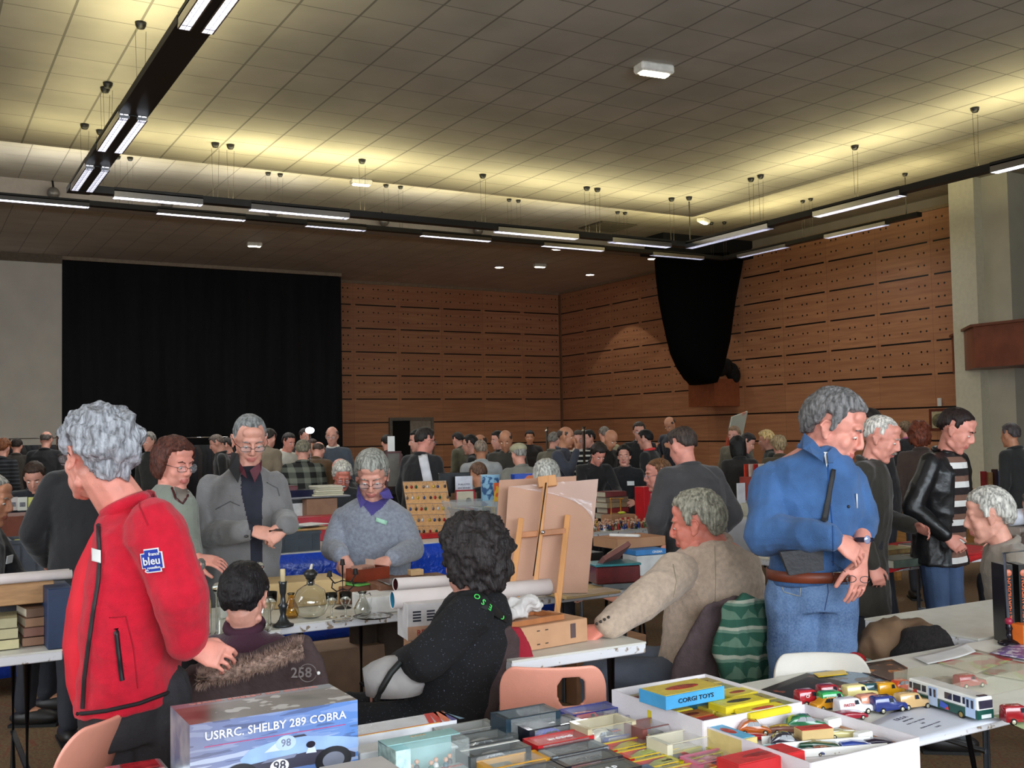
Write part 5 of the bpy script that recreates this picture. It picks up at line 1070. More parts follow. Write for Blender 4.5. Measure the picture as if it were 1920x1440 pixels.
def shawl_fn(t):
    x,y,z=pos(t); n=noise_fac(t,3.2); zz=z+X(t,noise_fac(t,4).v)*.02
    band=(zz*9).fr(); tri=((x*14+y*6).fr()-.5).ab()*.8; c=mixc(t,band.lt(.12),lin((38,80,64)),lin((150,154,138))); c=mixc(t,band.gt(.40)*(band*1-.4).lt(tri),c,lin((84,112,94))); c=mixc(t,band.gt(.9),c,lin((92,118,102)))
    big=noise_fac(t,9,.56,.58,1)*z.gt(.95); return mixc(t,big,c,lin((180,184,160)))
shm=custom('green_shawl',shawl_fn,.95)
t,bs=drape('shawl',[(1355,1140,0),(1385,1126,0),(1440,1126,.05),(1446,1170,.05),(1442,1240,.03),(1432,1290,0),(1380,1290,-.03),(1356,1262,-.03),(1352,1200,-.02)],4.16,shm,'green and cream patterned shawl with a fringe hung over the chair back','shawl',.022,8,.05)
m=MB(); 
for i in range(90):
    p=U(1356+80*rf.random(),1272+16*rf.random(),4.11+.03*rf.random())-bs; m.tube([p,p+RH*(rf.random()-.5)*.03-Z1*.04,p+RH*(rf.random()-.5)*.05-Z1*.085],.0022,4,M((110,140,124),.9))
m.obj('fringe',t)
# pile of coats on a chair at the right
def pile(name,blobs,mat,label,cat,seed,amp=.03,vox=.012,D=4.2):
    m=MB()
    for x,y,d,rx,ry,rz in blobs: m.ell(U(x,y,D+d),(rx,ry,rz),np.array([RH,FH,Z1]).T)
    c=U(blobs[0][0],blobs[0][1],D); me=remesh(m,vox,4,name); wrinkle(me,amp,5,seed,(1.4,1.4,.7)); t=thing(name,(c[0],c[1],0),label,cat); setv(me,arr(me)-np.array([c[0],c[1],0])); me.polygons.foreach_set('use_smooth',[True]*len(me.polygons)); put(me,'cloth',t,mat); return t
c=U(1690,1240,4.15); chair((c[0],c[1],0),a+.3,creamp,'plastic chair under the heap of coats at the right',hb=.14)
pile('coat_heap',[(1668,1215,0,.13,.12,.12),(1640,1245,0,.07,.1,.10),(1720,1205,.02,.1,.12,.09),(1650,1275,0,.08,.1,.1)],M((112,86,62),.8,var=.2,scale=5,bump=.4,bscale=20),'tan leather jacket heaped on the chair behind the magazines','jacket',9,.03,D=4.1)
pile('fur_coat',[(1735,1215,-.02,.1,.1,.085),(1705,1240,-.03,.09,.1,.07),(1765,1240,0,.07,.1,.07)],M((22,17,16),.95,var=.5,scale=60,bump=1,bscale=120),'black furry coat lying on the tan leather jacket','coat',10,.03,D=4.0)
# ================= goods on the tables
card=M((176,130,96),.85,var=.08,scale=6,bump=.1); cardl=M((196,160,120),.85,var=.08,scale=6); glassm=M((250,252,250),.02,trans=1,var=0,name='clear_glass')
cp=clearp()
def block(name,c,sz,mat,label,cat,rz=0,group=None,bev=.003,tx=None):
    "c is the centre of the underside"
    o=MB().box((0,0,sz[2]/2),sz,m=mat).obj(name,bevel=bev); o.location=tuple(float(v) for v in c); o.rotation_euler=(0,0,rz); tag(o,label,cat,group); return o
def T(px,py,z=.74): 
    p=UZ(px,py,z); return p
def book(c,sz,rz,mat,label,group=None,name='book',cat='book'):
    t=thing(name,c,label,cat,group,rz); L,Wd,h=sz
    MB().box((0,0,h/2),(L-.006,Wd-.006,h-.004),m=M((216,206,184),.9,var=.1,scale=200,stretch=(.1,.1,8))).obj('pages',t); m=MB(); m.box((0,0,.001),(L,Wd,.002),m=mat); m.box((0,0,h-.001),(L,Wd,.002),m=mat); m.box((0,-Wd/2+.001,h/2),(L,.002,h),m=mat); m.obj('cover',t); return t
# ---- cardboard tray helper
def tray(x0,x1,y0,y1,z0,z1,mat,label,cat='tray',inner=None,name='cardboard_tray',th=.004):
    c=((x0+x1)/2,(y0+y1)/2,z0); t=thing(name,c,label,cat); w,d,h=x1-x0,y1-y0,z1-z0
    MB().box((0,0,.003),(w,d,.006),m=inner or mat).obj('base',t)
    for (cx,cy,sx,sy) in ((0,-d/2,w,th),(0,d/2,w,th),(-w/2,0,th,d),(w/2,0,th,d)): MB().box((cx,cy,h/2),(sx,sy,h),m=mat).obj('side',t)
    return t
# ---- foreground tables
fy0,fy1=UZ(1700,1370,.74)[1],UZ(1790,1217,.74)[1]+.02; fx0=UZ(352,1356,.93)[0]-.25; fxm=1.95
table(fx0,fxm-.005,fy0-.1,fy1,'foreground white table under the big racing-car box and the clear display boxes',leg=dsteel); table(fxm+.005,fxm+2.1,fy0-.02,fy1+.02,'foreground white table with the toy bus and the paper sheet',leg=dsteel)
zt=.742
# big racing car box
pa,pb,pc=UZ(352,1356,.93),UZ(676,1315,.93),UZ(314,1321,.93); Lx=pb[0]-pa[0]; Dy=pc[1]-pa[1]; H=.93-zt; cx,cy=(pa[0]+pb[0])/2,(pa[1]+pb[1])/2+Dy/2
def cobra_fn(t):
    x,y,z=pos(t); n=noise_fac(t,9); v=(z+.02)/(H); streak=t.nodes.new('ShaderNodeTexNoise'); mp=t.nodes.new('ShaderNodeMapping'); tc=t.nodes.new('ShaderNodeTexCoord'); mp.inputs['Scale'].default_value=(6,1,60); t.links.new(tc.outputs['Object'],mp.inputs[0]); t.links.new(mp.outputs[0],streak.inputs['Vector']); streak.inputs['Scale'].default_value=1.2
    c=mixc(t,((x+Lx/2)/Lx).mn(1),lin((120,122,150)),lin((92,136,206))); c=mixc(t,X(t,streak.outputs[0]).gt(.55)*(z.lt(H*.62)*.35+.15),c,lin((212,220,238))); c=mixc(t,X(t,streak.outputs[0]).lt(.40)*.5,c,lin((60,58,84)))
    return mixc(t,z.lt(.045),c,lin((178,184,200)))
def cobra_top(t):
    x,y,z=pos(t); c=mixc(t,noise_fac(t,7,.48,.6,2),lin((104,92,86)),lin((54,42,36))); c=mixc(t,noise_fac(t,18,.6,.62,2),c,lin((190,186,184))); return mixc(t,y.gt(Dy*.3),c,lin((120,122,134)))
t=thing('model_car_box',(cx,cy,zt),'large boxed racing car kit with a blue grey printed picture at the bottom left','box')
f=custom('printed_front',cobra_fn,.3,Coat_Weight=.4); g=custom('printed_top',cobra_top,.3,Coat_Weight=.4); side=custom('printed_side',lambda t: mixc(t,noise_fac(t,9,.45,.6),lin((96,110,140)),lin((160,160,170))),.3)
m=MB(); hx,hy=Lx/2,Dy/2; V=[(-hx,-hy,0),(hx,-hy,0),(hx,hy,0),(-hx,hy,0),(-hx,-hy,H),(hx,-hy,H),(hx,hy,H),(-hx,hy,H)]
m.add(V,[(0,1,5,4)],f); m.add(V,[(4,5,6,7)],g); m.add(V,[(3,2,1,0),(1,2,6,5),(2,3,7,6),(3,0,4,7)],side); m.obj('carton',t)
textmesh('USRRC. SHELBY 289 COBRA',.026,white,'lettering',t,(0,-hy-.004,H-.030),FRONT,width=Lx*.84); textmesh('USRRC. SHELBY 289 COBRA',.018,M((190,120,110),.5),'lettering',t,(-.0,hy-.015,H+.001),TOP,width=Lx*.8)
MB().box((0,-hy-.0008,H-.053),(Lx*.84,.001,.0016),m=M((190,60,110),.5)).obj('printed_line',t)
# printed picture of the car, in flat relief
AZ=lambda z:.30+.56*z
def art(pts,mat,y,name='printed_picture'): m=MB(); m.add([(px*Lx-hx,-hy-y,AZ(pz)*H) for px,pz in pts],[tuple(range(len(pts)))],mat); m.obj(name,t)
pale=M((206,216,240),.3); dk=M((62,60,76),.3); mid=M((120,126,150),.3)
art([(.28,.36),(.34,.54),(.46,.62),(.62,.66),(.74,.60),(.9,.5),(1,.42),(1,.2),(.3,.2)],M((150,180,228),.3),.0012); art([(.42,.42),(.52,.66),(.60,.68),(.55,.42)],pale,.0016)
art([(.54,.64),(.56,.68),(.66,.69),(.68,.64)],dk,.002); art([(.12,.0),(.14,.14),(.30,.22),(.50,.26),(.74,.30),(.90,.22),(.98,.1),(.98,0)],dk,.002); art([(.40,.2),(.44,.27),(.62,.30),(.60,.22)],mid,.0024)
def disc(px,pz,r,mat,y): m=MB(); m.add([(px*Lx-hx+r*math.cos(q),-hy-y,max(.001,AZ(pz)*H+.7*r*math.sin(q))) for q in np.linspace(0,2*PI,29)[:-1]],[tuple(range(28))],mat); m.obj('printed_picture',t)
disc(.55,.56,.024,M((180,200,236),.3),.0024); textmesh('98',.024,mid,'lettering',t,(.55*Lx-hx,-hy-.003,AZ(.56)*H),FRONT)
disc(.51,.09,.022,white,.003); textmesh('98',.03,dk,'lettering',t,(.51*Lx-hx,-hy-.0036,AZ(.09)*H),FRONT)
for px_,r_ in ((.28,.04),(.84,.045)):
    disc(px_,.02,r_,M((30,30,36),.3),.003); disc(px_,.02,r_*.6,M((120,124,140),.3),.0034)
disc(.70,.44,.011,M((40,36,46),.2),.003); art([(.67,.26),(.685,.38),(.725,.38),(.735,.25)],pale,.0028); 
# ---- display boxes of model cars: clear window over printed tray
def carbody(L,W_,Hh,mat,kind='saloon',t=None,wheels=True,wm=None,name='body',glassm_=None,z0=0,rim=None):
    "small model vehicle along local x, front towards +x"
    P={'saloon':[(-.5,.28),(-.48,.5),(-.34,.58),(-.2,.92),(.02,1.0),(.16,.92),(.28,.58),(.46,.5),(.5,.30),(.48,.12),(-.48,.12)],
       'van':[(-.5,.2),(-.5,.94),(-.42,1.0),(.02,1.0),(.10,.92),(.16,.62),(.42,.56),(.47,.46),(.49,.16),(-.48,.14)],
       'round':[(-.5,.2),(-.45,.5),(-.30,.85),(-.1,1.0),(.06,.94),(.2,.62),(.4,.5),(.5,.3),(.48,.12),(-.48,.12)],
       'sport':[(-.5,.3),(-.46,.55),(-.2,.62),(-.14,.66),(.05,.62),(.4,.5),(.5,.3),(.48,.12),(-.48,.12)]}[kind]
    m=MB(); n=len(P); V=[]; 
    def hw(z): return W_/2*(1-.22*max(0,(z-.55)/.45)) 
    secs=[(-1,.86),(-.82,1),(.82,1),(1,.86)]
    for s,k in secs:
        for x,z in P: V.append((x*L*(.97+.03*k),s*hw(z),z0+(.12+(z-.12)*(k if z>.2 else 1))*Hh))
    F=[tuple(range(n)),tuple(3*n+i for i in range(n-1,-1,-1))]
    for q in range(3):
        for i in range(n): j=(i+1)%n; F.append((q*n+i,(q+1)*n+i,(q+1)*n+j,q*n+j))
    m.add(V,F,mat,False); o=m.obj(name,t,bevel=Hh*.06,bseg=2)
    for p in o.data.polygons: p.use_smooth=True
    gm=glassm_ or M((40,46,56),.08,var=0); w=MB()
    if kind!='sport':
        for s in (-1,1):
            y=s*(hw(.78)*1.0+.0004); 
            if kind=='van': w.add([(L*a_,y+s*.0004,z0+Hh*b_) for a_,b_ in ((-.06,.64),(.07,.64),(.03,.9),(-.06,.9))],[(0,1,2,3)],gm)
            else: w.add([(L*a_,s*hw(b_)+s*.0006,z0+Hh*b_) for a_,b_ in ((-.24,.62),(-.04,.62),(-.04,.92),(-.16,.9))],[(0,1,2,3)],gm); w.add([(L*a_,s*hw(b_)+s*.0006,z0+Hh*b_) for a_,b_ in ((-.02,.62),(.2,.62),(.1,.9),(-.02,.92))],[(0,1,2,3)],gm)
        xa,xb=((.165,.105) if kind=='van' else (.27,.17)); w.add([(L*xa,-W_*.36,z0+Hh*.64),(L*xa,W_*.36,z0+Hh*.64),(L*xb,W_*.32,z0+Hh*.9),(L*xb,-W_*.32,z0+Hh*.9)],[(0,1,2,3)],gm)
        w.obj('windows',t)
    wm=wm or M((24,22,22),.6); rm=rim or M((190,184,160),.35,.4)
    for x in (-.3,.3):
        for s in (-1,1):
            q=MB(); q.lathe((x*L,s*W_*.44,z0+Hh*.17),[(.0005,-.004),(Hh*.19,-.004),(Hh*.19,.003),(.0005,.004)],14,wm,axis=(0,s,0)); q.lathe((x*L,s*W_*.44,z0+Hh*.17),[(.0005,.0055),(Hh*.11,.0045)],12,rm,axis=(0,s,0)); q.obj('wheel',t)
    if kind=='van':
        ch=M((214,214,220),.15,1,var=0); q=MB(); q.box((L*.485,0,z0+Hh*.34),(.003,W_*.32,Hh*.30),m=ch)
        for s in (-1,1): q.ell((L*.47,s*W_*.3,z0+Hh*.40),(.005,.004,.004),n=8,k=6,m=ch)
        q.box((L*.5,0,z0+Hh*.14),(.004,W_*.95,Hh*.07),m=ch); q.obj('grille',t)
        for s in (-1,1): q=MB(); q.loft([(np.array([x*L,s*W_*.42,z0+Hh*z]),np.array([0,W_*.09,0]),np.array([0,0,Hh*.06])) for x,z in ((.14,.2),(.2,.36),(.32,.42),(.42,.34),(.47,.18))],8,mat); q.obj('mudguard',t)
def dbox(px,py,L,Dp,h,base,label,carc=(120,120,120),kind='saloon',z=None,rz=0,txt=None,tc=(235,235,235),ends=None,top=None,group='clear-topped model car boxes',txts=.02,inner=(214,212,206),stripe=None):
    z=z or zt; c=UZ(px,py,z+h); c=np.array([c[0],c[1],z]); t=thing('model_car_box',c,label,'box',group,rz); bm=M(base,.35,var=.05,coat=.3)
    m=MB(); m.box((0,0,.006),(L,Dp,.012),m=bm); m.box((0,Dp/2-.001,h/2),(L,.002,h),m=bm); m.obj('card_tray',t)
    e=.09*L
    for s in (-1,1): MB().box((s*(L/2-e/2),0,h/2),(e,Dp,h),m=M(ends or base,.35,var=.05,coat=.3)).obj('end_flap',t)
    m=MB(); m.box((0,0,h-.0005),(L-2*e,Dp-.004,.001),m=cp); m.box((0,-Dp/2+.0005,h/2),(L-2*e,.001,h-.004),m=cp); m.obj('clear_window',t)
    fr=M(top or base,.35,coat=.3)
    MB().box((0,Dp/2-.004,h),(L,.008,.0016),m=fr).obj('frame_edge',t); MB().box((0,-Dp/2+.003,h),(L,.006,.0016),m=fr).obj('frame_edge',t)
    MB().box((0,0,.013),(L-2*e,Dp*.9,.002),m=M(inner,.6)).obj('inlay',t)
    sub=bpy.data.objects.new('model_car',None); COL.objects.link(sub); sub.parent=t; sub.location=(0,0,.014)
    carbody(min(.12,(L-2*e)*.84),.038,min(.036,h*.62),M(carc,.2,coat=.6,var=0),kind,sub)
    if txt: textmesh(txt,txts,M(tc,.4),'lettering',t,(0,-Dp*.12,h+.0012),TOP)
    if stripe: MB().box((0,Dp*.2,h+.0012),(L*.98,Dp*.12,.001),m=M(stripe,.4)).obj('printed_band',t)
    return t
B=[(985,1334,.165,.085,.085,(18,44,58),'tall dark teal display box touching the foot of the salmon chair',(30,80,96),'saloon',dict(inner=(60,110,120))),
 (1105,1328,.165,.075,.055,(30,44,140),'dark blue long box with a red truck, at the right foot of the salmon chair',(190,40,50),'van',dict(inner=(150,140,120))),
 (1030,1354,.170,.085,.065,(16,18,34),'black box with a bright blue inside, marked 1:43',(24,56,190),'saloon',dict(inner=(30,60,200),txt='1:43',txts=.012)),
 (1130,1352,.15,.085,.07,(196,184,150),'cream clear-domed box right of the bright blue one',(206,200,180),'round',dict(inner=(220,216,196))),
 (1047,1382,.165,.075,.055,(196,30,36),'red framed display box lettered in white',(150,60,60),'sport',dict(inner=(200,150,146),txt='KYOSHO',txts=.018)),
 (1075,1402,.16,.07,.05,(40,42,52),'dark slate box with grey end flap below the red lettered one',(30,30,30),'sport',dict(ends=(130,140,146),inner=(60,60,54))),
 (875,1362,.16,.075,.05,(150,150,144),'pale grey window box with a dark blue car, behind two others on the left',(30,34,80),'sport',dict(inner=(170,168,170))),
 (905,1380,.165,.075,.052,(78,82,80),'grey window box just behind the one with a white side',(150,150,150),'saloon',dict(inner=(180,178,180))),
 (925,1402,.165,.08,.058,(70,74,76),'dark grey window box with a white side band',(160,160,160),'saloon',dict(inner=(226,226,222),stripe=(222,222,216))),
 (962,1424,.165,.075,.045,(222,160,48),'yellow-orange framed window box near the bottom edge',(140,130,120),'sport',dict(inner=(180,170,160))),
 (992,1446,.165,.075,.045,(30,36,48),'clear box cut by the bottom edge, right of the yellow framed one',(180,180,180),'sport',dict(inner=(206,210,204))),
 (1100,1420,.16,.07,.045,(40,36,44),'clear box lettered with a sports car name in grey',(160,30,40),'sport',dict(inner=(190,190,180),txt='AC COBRA',tc=(110,110,110),txts=.014)),
 (1132,1440,.165,.07,.045,(32,34,38),'black topped box lettered in widely spaced white capitals',(170,20,40),'round',dict(inner=(60,64,66),txt='F O R D',txts=.018)),
 (1175,1452,.165,.07,.04,(90,100,120),'grey clear box cut by the bottom edge right of the black topped one',(120,130,150),'round',dict(inner=(130,140,150))),
 (1190,1332,.16,.07,.045,(150,140,160),'clear box with two dark vintage wheels showing, against the white tray',(50,48,56),'round',dict(inner=(180,170,180))),
 (1235,1352,.165,.08,.06,(130,72,66),'clear box on a red-brown base beside the white tray',(60,56,50),'sport',dict(inner=(140,80,72))),
 (1165,1372,.15,.06,.035,(60,80,150),'flat box with a blue and red striped edge',(160,150,160),'sport',dict(inner=(190,180,170),stripe=(190,60,40))),
 (1285,1378,.18,.085,.06,(222,216,190),'open cream box with a white side, in the middle of the boxes',(196,190,164),'sport',dict(inner=(226,220,200))),
 (1300,1412,.14,.07,.035,(206,196,20),'yellow box with a picture of a dark car, beside the pink one',(90,84,40),'sport',dict(inner=(200,190,40))),
 (1338,1416,.15,.075,.04,(214,110,140),'pink-topped box between the yellow ones and the pale blue carton',(190,90,120),'round',dict(inner=(220,140,150)))]
for px,py,L,Dp,h,base,lab,cc,kd,kw in B: dbox(px,py,L,Dp,h,base,lab,cc,kd,**kw)
for i,(px,py,lab) in enumerate([(1183,1392,'yellow and red window box, highest of the four in a row'),(1215,1407,'yellow and red window box, second of the four in a row'),(1247,1424,'yellow and red window box, third of the four in a row'),(1285,1442,'yellow and orange window box, lowest of the four in a row')]):
    dbox(px,py,.155,.062,.035,(206,40,30) if i<3 else (226,110,30),lab,[(190,170,40),(160,170,60),(170,170,80),(220,190,40)][i],'saloon',top=(228,196,40),inner=(196,186,70),group='yellow and red model boxes in a row',txt='welly' if i>1 else None,tc=(60,50,20),txts=.014)
dbox(1345,1452,.15,.06,.035,(230,120,30),'orange window box at the bottom edge under the red carton','' and 0 or (200,60,40),'saloon',top=(236,150,40),inner=(210,120,60),txt='welly',tc=(60,40,10),txts=.014)
# striped long box, teal farm display, and flat cartons at left
c=UZ(745,1358,.80); t=thing('model_car_box',(c[0],c[1],zt),'long white box with red, yellow and blue diagonal stripes beside the racing-car box','box'); MB().box((0,0,.029),(.30,.10,.058),m=M((222,222,226),.35,coat=.3)).obj('carton',t,bevel=.001)
m=MB(); 
for i,cc in enumerate([(206,40,40),(206,60,50),(220,120,90),(90,80,140),(120,150,170)]): m.add([(.07+.022*i,-.05,.059),(.085+.022*i,-.05,.059),(.115+.022*i if i<3 else .15,.05,.059),(.10+.014*i,.05,.059)],[(0,1,2,3)],M(cc,.4))
m.box((-.02,-.046,.0592),(.24,.004,.001),m=M((206,40,40),.4)); m.box((-.02,-.049,.0592),(.24,.002,.001),m=M((230,180,60),.4)); m.obj('printed_stripes',t)
MB().box((-.03,.0,.0595),(.20,.075,.002),m=cp).obj('clear_window',t)
c=UZ(722,1398,.79); block('carton',(c[0],c[1],zt),(.16,.07,.05),M((228,230,234),.4),'white carton with a blue top edge right of the racing-car box','box'); 
c=UZ(795,1388,.84); t=thing('display_box',(c[0],c[1],zt),'pale turquoise window box with little figures at a rally inside','box'); teal=M((150,196,196),.4,coat=.3)
m=MB(); m.box((0,.05,.05),(.19,.002,.1),m=teal); m.box((0,.025,.0995),(.19,.052,.002),m=teal); m.box((0,0,.003),(.19,.1,.006),m=teal); m.box((-.094,0,.05),(.002,.1,.1),m=M((150,170,160),.4,var=.4,scale=60)); m.box((-.075,-.0495,.05),(.036,.001,.1),m=M((190,220,226),.4,var=.2,scale=60)); m.obj('carton',t)
m=MB(); m.box((.018,-.0495,.05),(.15,.001,.1),m=cp); m.box((.018,-.025,.0995),(.15,.05,.001),m=cp); m.box((.0945,0,.05),(.001,.1,.1),m=cp); m.obj('clear_window',t)
for i,(x,y,cc) in enumerate([(-.04,-.01,(50,56,60)),(-.015,.01,(60,60,62)),(.01,-.015,(20,110,90)),(.03,.0,(220,220,220)),(.05,-.012,(30,90,110)),(.07,.008,(60,60,70))]):
    m=MB(); m.cap((x,y,.012),(x,y,.035),.008,.007,8,M(cc,.5)); m.ell((x,y,.048),.006,n=8,k=6,m=M((214,160,130),.5)); m.obj('toy_figure',t)
MB().box((.015,.0,.009),(.14,.08,.006),m=M((96,110,84),.8,var=.3,scale=90)).obj('diorama_ground',t)
textmesh('CYCLISTES',.008,M((180,150,110),.5),'lettering',t,(.0,.035,.101),TOP)
c=UZ(668,1428,.85); block('grey_carton',(c[0],c[1]-.02,zt),(.15,.11,.10),M((186,180,176),.6,var=.05),'plain grey carton with a gold string clasp in front of the racing-car box','box'); 
c=UZ(862,1398,.79); block('carton',(c[0]-.03,c[1]+.02,zt),(.05,.05,.05),M((220,232,236),.4,var=.3,scale=60),'small white and turquoise carton right of the turquoise window box','box')
c=UZ(885,1440,.775); t=thing('flat_carton',(c[0],c[1],zt),'flat grey carton lettered SUPERTOYS in pale red at the bottom edge','box'); MB().box((0,0,.016),(.2,.12,.032),m=M((160,172,168),.6,var=.1,scale=30)).obj('carton',t,bevel=.001); textmesh('SUPERTOYS',.016,M((190,80,70),.5),'lettering',t,(-.02,.035,.0335),TOP)
MB().lathe((.06,.02,.033),[(.014,0),(.012,.001),(.0005,.001)],16,M((90,84,50),.4)).obj('emblem',t)
c=UZ(250,1432,.80); t=thing('tin_box',(c[0],c[1]-.02,zt),'silver tin lid with a red print at the bottom left edge','tin'); MB().box((0,0,.028),(.14,.10,.056),m=M((200,206,210),.2,.8)).obj('tin_body',t,bevel=.012,bseg=3); MB().box((.01,-.005,.0585),(.08,.06,.004),m=M((150,40,44),.3,.2,var=.5,scale=40)).obj('printed_lid',t,bevel=.01)
# ---- white tray of old toy boxes
rf0=random.Random(11)
zc=.84; A_=UZ(1148,1293,zc); B_=UZ(1318,1352,zc); C_=UZ(1490,1312,zc); x0,y1=A_[0],A_[1]; y0=B_[1]; x1=C_[0]
whc=M((226,220,224),.8,var=.03,bump=.1,bscale=150)
tray(x0,x1,y0,y1,zt,zc,whc,'white cardboard tray full of old toy cartons behind the clear boxes')
def carton(x,y,z,L,Dp,h,rz,topc,sidec,label,txt=None,tc=(20,20,30),pic=(140,60,40),g='old toy cartons in the white tray'):
    t=thing('toy_carton',(x,y,z),label,'box',g,rz); MB().box((0,0,h/2),(L,Dp,h),m=M(sidec,.5)).obj('carton',t,bevel=.001)
    MB().box((0,0,h+.0006),(L*.96,Dp*.9,.0012),m=M(topc,.5,var=.1,scale=60)).obj('printed_top',t)
    MB().ell((0,0,h+.001),(L*.3,Dp*.2,.001),n=16,k=4,m=M(pic,.5,var=.5,scale=50)).obj('printed_car',t)
    if txt: textmesh(txt,min(.016,h*.6),M(tc,.5),'lettering',t,(0,-Dp/2-.0012,h/2),FRONT,width=L*.6)
    return t
yel=(226,204,50); blu=(70,160,214)
w=(x1-x0); dd=y1-y0; rc_=['back','second','middle','fourth','front']; cc_=['left','centre','right']
tops=[(150,140,110),(190,176,90),(170,150,80),(196,180,90),(206,190,70),(150,150,100),(200,184,80),(96,140,150),(214,196,80),(190,120,60),(206,186,80),(150,140,80),(170,50,40),(210,190,80),(150,150,90)]
sides=[(90,80,130),(200,190,120),(180,160,90),(60,130,160),yel,(190,170,80),yel,(80,150,170),yel,(180,60,40),(200,180,60),(190,170,80),(130,30,26),(206,180,60),(180,176,120)]
txs=[None,None,None,'CORGI TOYS','DINKY',None,'CORGI TOYS','DINKY TOYS',None,None,'DINKY',None,None,'CORGI TOYS',None]
for r_ in range(5):
    for k_ in range(3):
        i=r_*3+k_; n_={0:'violet edged',1:'cream',2:'ochre',3:'blue sided',4:'yellow',5:'olive yellow',6:'yellow',7:'blue-green',8:'bright yellow',9:'red sided',10:'yellow',11:'olive',12:'dark red',13:'yellow',14:'pale olive'}[i]
        carton(x0+w*(.17+.33*k_)+rf0.uniform(-.008,.008),y1-dd*(.12+.19*r_),zt+.045+.006*((i*7)%3),w*.31,dd*.17,.034,rf0.uniform(-.05,.05),tops[i],sides[i],'%s carton in the %s row of the white tray, %s'%(n_,rc_[r_],cc_[k_]),txs[i],pic=[(120,50,36),(60,60,40),(150,70,40)][i%3])
c=UZ(1278,1282,.89); carton(c[0],c[1],zt+.105,.20,.11,.034,.03,(206,180,70),blu,'big pale blue carton lettered CORGI TOYS lying on top of the tray','CORGI TOYS',pic=(160,50,30),g=None)
c=UZ(1385,1303,.86); carton(c[0],c[1],zt+.085,.15,.07,.018,0,yel,(230,210,40),'bright yellow carton with a dark car picture at the right of the tray','',pic=(60,56,40),g=None)
c=UZ(1425,1317,.85); carton(c[0],c[1]-.01,zt+.08,.14,.06,.016,0,(236,214,40),(230,210,40),'bright yellow carton with a red car picture at the front right of the tray','',pic=(200,70,40),g=None)
c=UZ(1350,1440,.80)
c=UZ(1440,1418,.80); carton(c[0]-.04,c[1]-.02,zt+.03,.20,.075,.045,0,(206,50,50),(200,36,40),'red carton with white bands lying at the front of the model tray','',pic=(150,30,30),g=None)
c=UZ(1366,1388,.80); carton(c[0],c[1],zt+.03,.05,.15,.05,.0,(90,170,210),(220,200,130),'cream and pale blue upright carton left of the loose cars','',pic=(190,60,40),g=None)
# ---- open tray of loose model cars
ra0=-.35
zc=.825; P1=UZ(1490,1324,zc); P2=UZ(1711,1376,zc); P3=UZ(1536,1436,zc)
tx0,tx1,ty0,ty1=P3[0]+.0,P2[0]-.01,(P2[1]+P3[1])/2,P1[1]
tray(tx0,tx1,ty0,ty1,zt,zc,whc,'white cardboard tray of loose model cars with a brown inside',inner=M((222,218,220),.8)); block('foam_sheet',((tx0+tx1)/2,(ty0+ty1)/2,zt+.007),(tx1-tx0-.012,ty1-ty0-.012,.044),M((226,222,224),.8),'white foam sheet under the loose cars in the tray','foam sheet')
for i in range(3):
    o=MB().box((0,0,.009),(.24,.003,.018),m=white).obj('card_divider'); o.location=((tx0+tx1)/2+.01*i,ty0+.08+.06*i,zt+.052); o.rotation_euler=(0,0,ra0); tag(o,['front','middle','back'][i]+' white card divider between the loose model cars','card')
MB_in=MB().box((tx1-.006,(ty0+ty1)/2,zt+.03),(.003,ty1-ty0-.01,.054),m=card); tag(MB_in.obj('cardboard_liner'),'brown cardboard liner on the right inside of the tray of loose cars','cardboard')
def toy(px,py,L,W_,Hh,col,kind,rz,label,z=None,g='loose model cars in the tray',wm=None,txt=None,tcol=(255,255,255),rim=None,dz=0):
    z=(z or zt+.052); c=UZ(px,py,z+Hh*.5); t=thing('model_car',(c[0],c[1],z),label,'model car',g,rz); carbody(L,W_,Hh,M(col,.2,coat=.7,var=0),kind,t,wm=wm,rim=rim)
    if txt: textmesh(txt,Hh*.26,M(tcol,.4),'lettering',t,(-L*.24,-W_/2-.0012,Hh*.66),FRONT)
    return t
ra=-.35
toy(1413,1362,.085,.034,.036,(176,88,30),'round',ra-.2,'brown-orange rounded model car at the back left of the tray')
toy(1405,1378,.095,.034,.02,(190,20,40),'sport',ra-.1,'flat red open model car below the brown-orange one')
toy(1475,1362,.095,.036,.026,(130,84,70),'sport',ra-.2,'brown and red low model car in the middle of the tray')
toy(1510,1352,.11,.040,.036,(30,110,70),'round',ra-.15,'dark green rounded model car with pale windows')
toy(1475,1386,.085,.036,.034,(34,30,44),'round',ra-.25,'black vintage model car left of the red and cream truck')
toy(1535,1392,.10,.038,.028,(30,70,50),'sport',ra-.3,'dark green low model car in the middle of the tray')
toy(1585,1372,.095,.032,.028,(222,212,150),'sport',ra-.3,'cream open tourer model at the right of the tray')
toy(1605,1392,.08,.034,.022,(40,70,160),'sport',ra-.2,'blue low model car near the right front of the tray')
toy(1645,1387,.07,.034,.022,(34,24,50),'sport',ra-.1,'dark purple model car in the front right corner of the tray')
toy(1460,1398,.08,.032,.018,(140,204,232),'sport',ra-.1,'pale blue low model car at the front of the tray')
toy(1548,1402,.06,.03,.022,(150,60,60),'sport',ra-.3,'small maroon model car behind the cream tourer')
toy(1520,1406,.06,.03,.02,(70,80,120),'sport',ra-.2,'blue-grey model car at the front edge of the tray')
c=UZ(1532,1388,.80); carton(c[0]-.01,c[1]-.0,zt+.052,.085,.04,.038,-.28,(196,60,46),(206,176,120),'red and cream little truck body standing among the loose cars','',pic=(150,40,30),g=None)
for (px,py,l) in [(1562,1352,'upper'),(1618,1378,'lower')]: c=UZ(px,py,.81); block('foam_block',(c[0],c[1],zt+.052),(.05,.022,.024),white,'%s of two white foam blocks on the right side of the car tray'%l,'foam block')
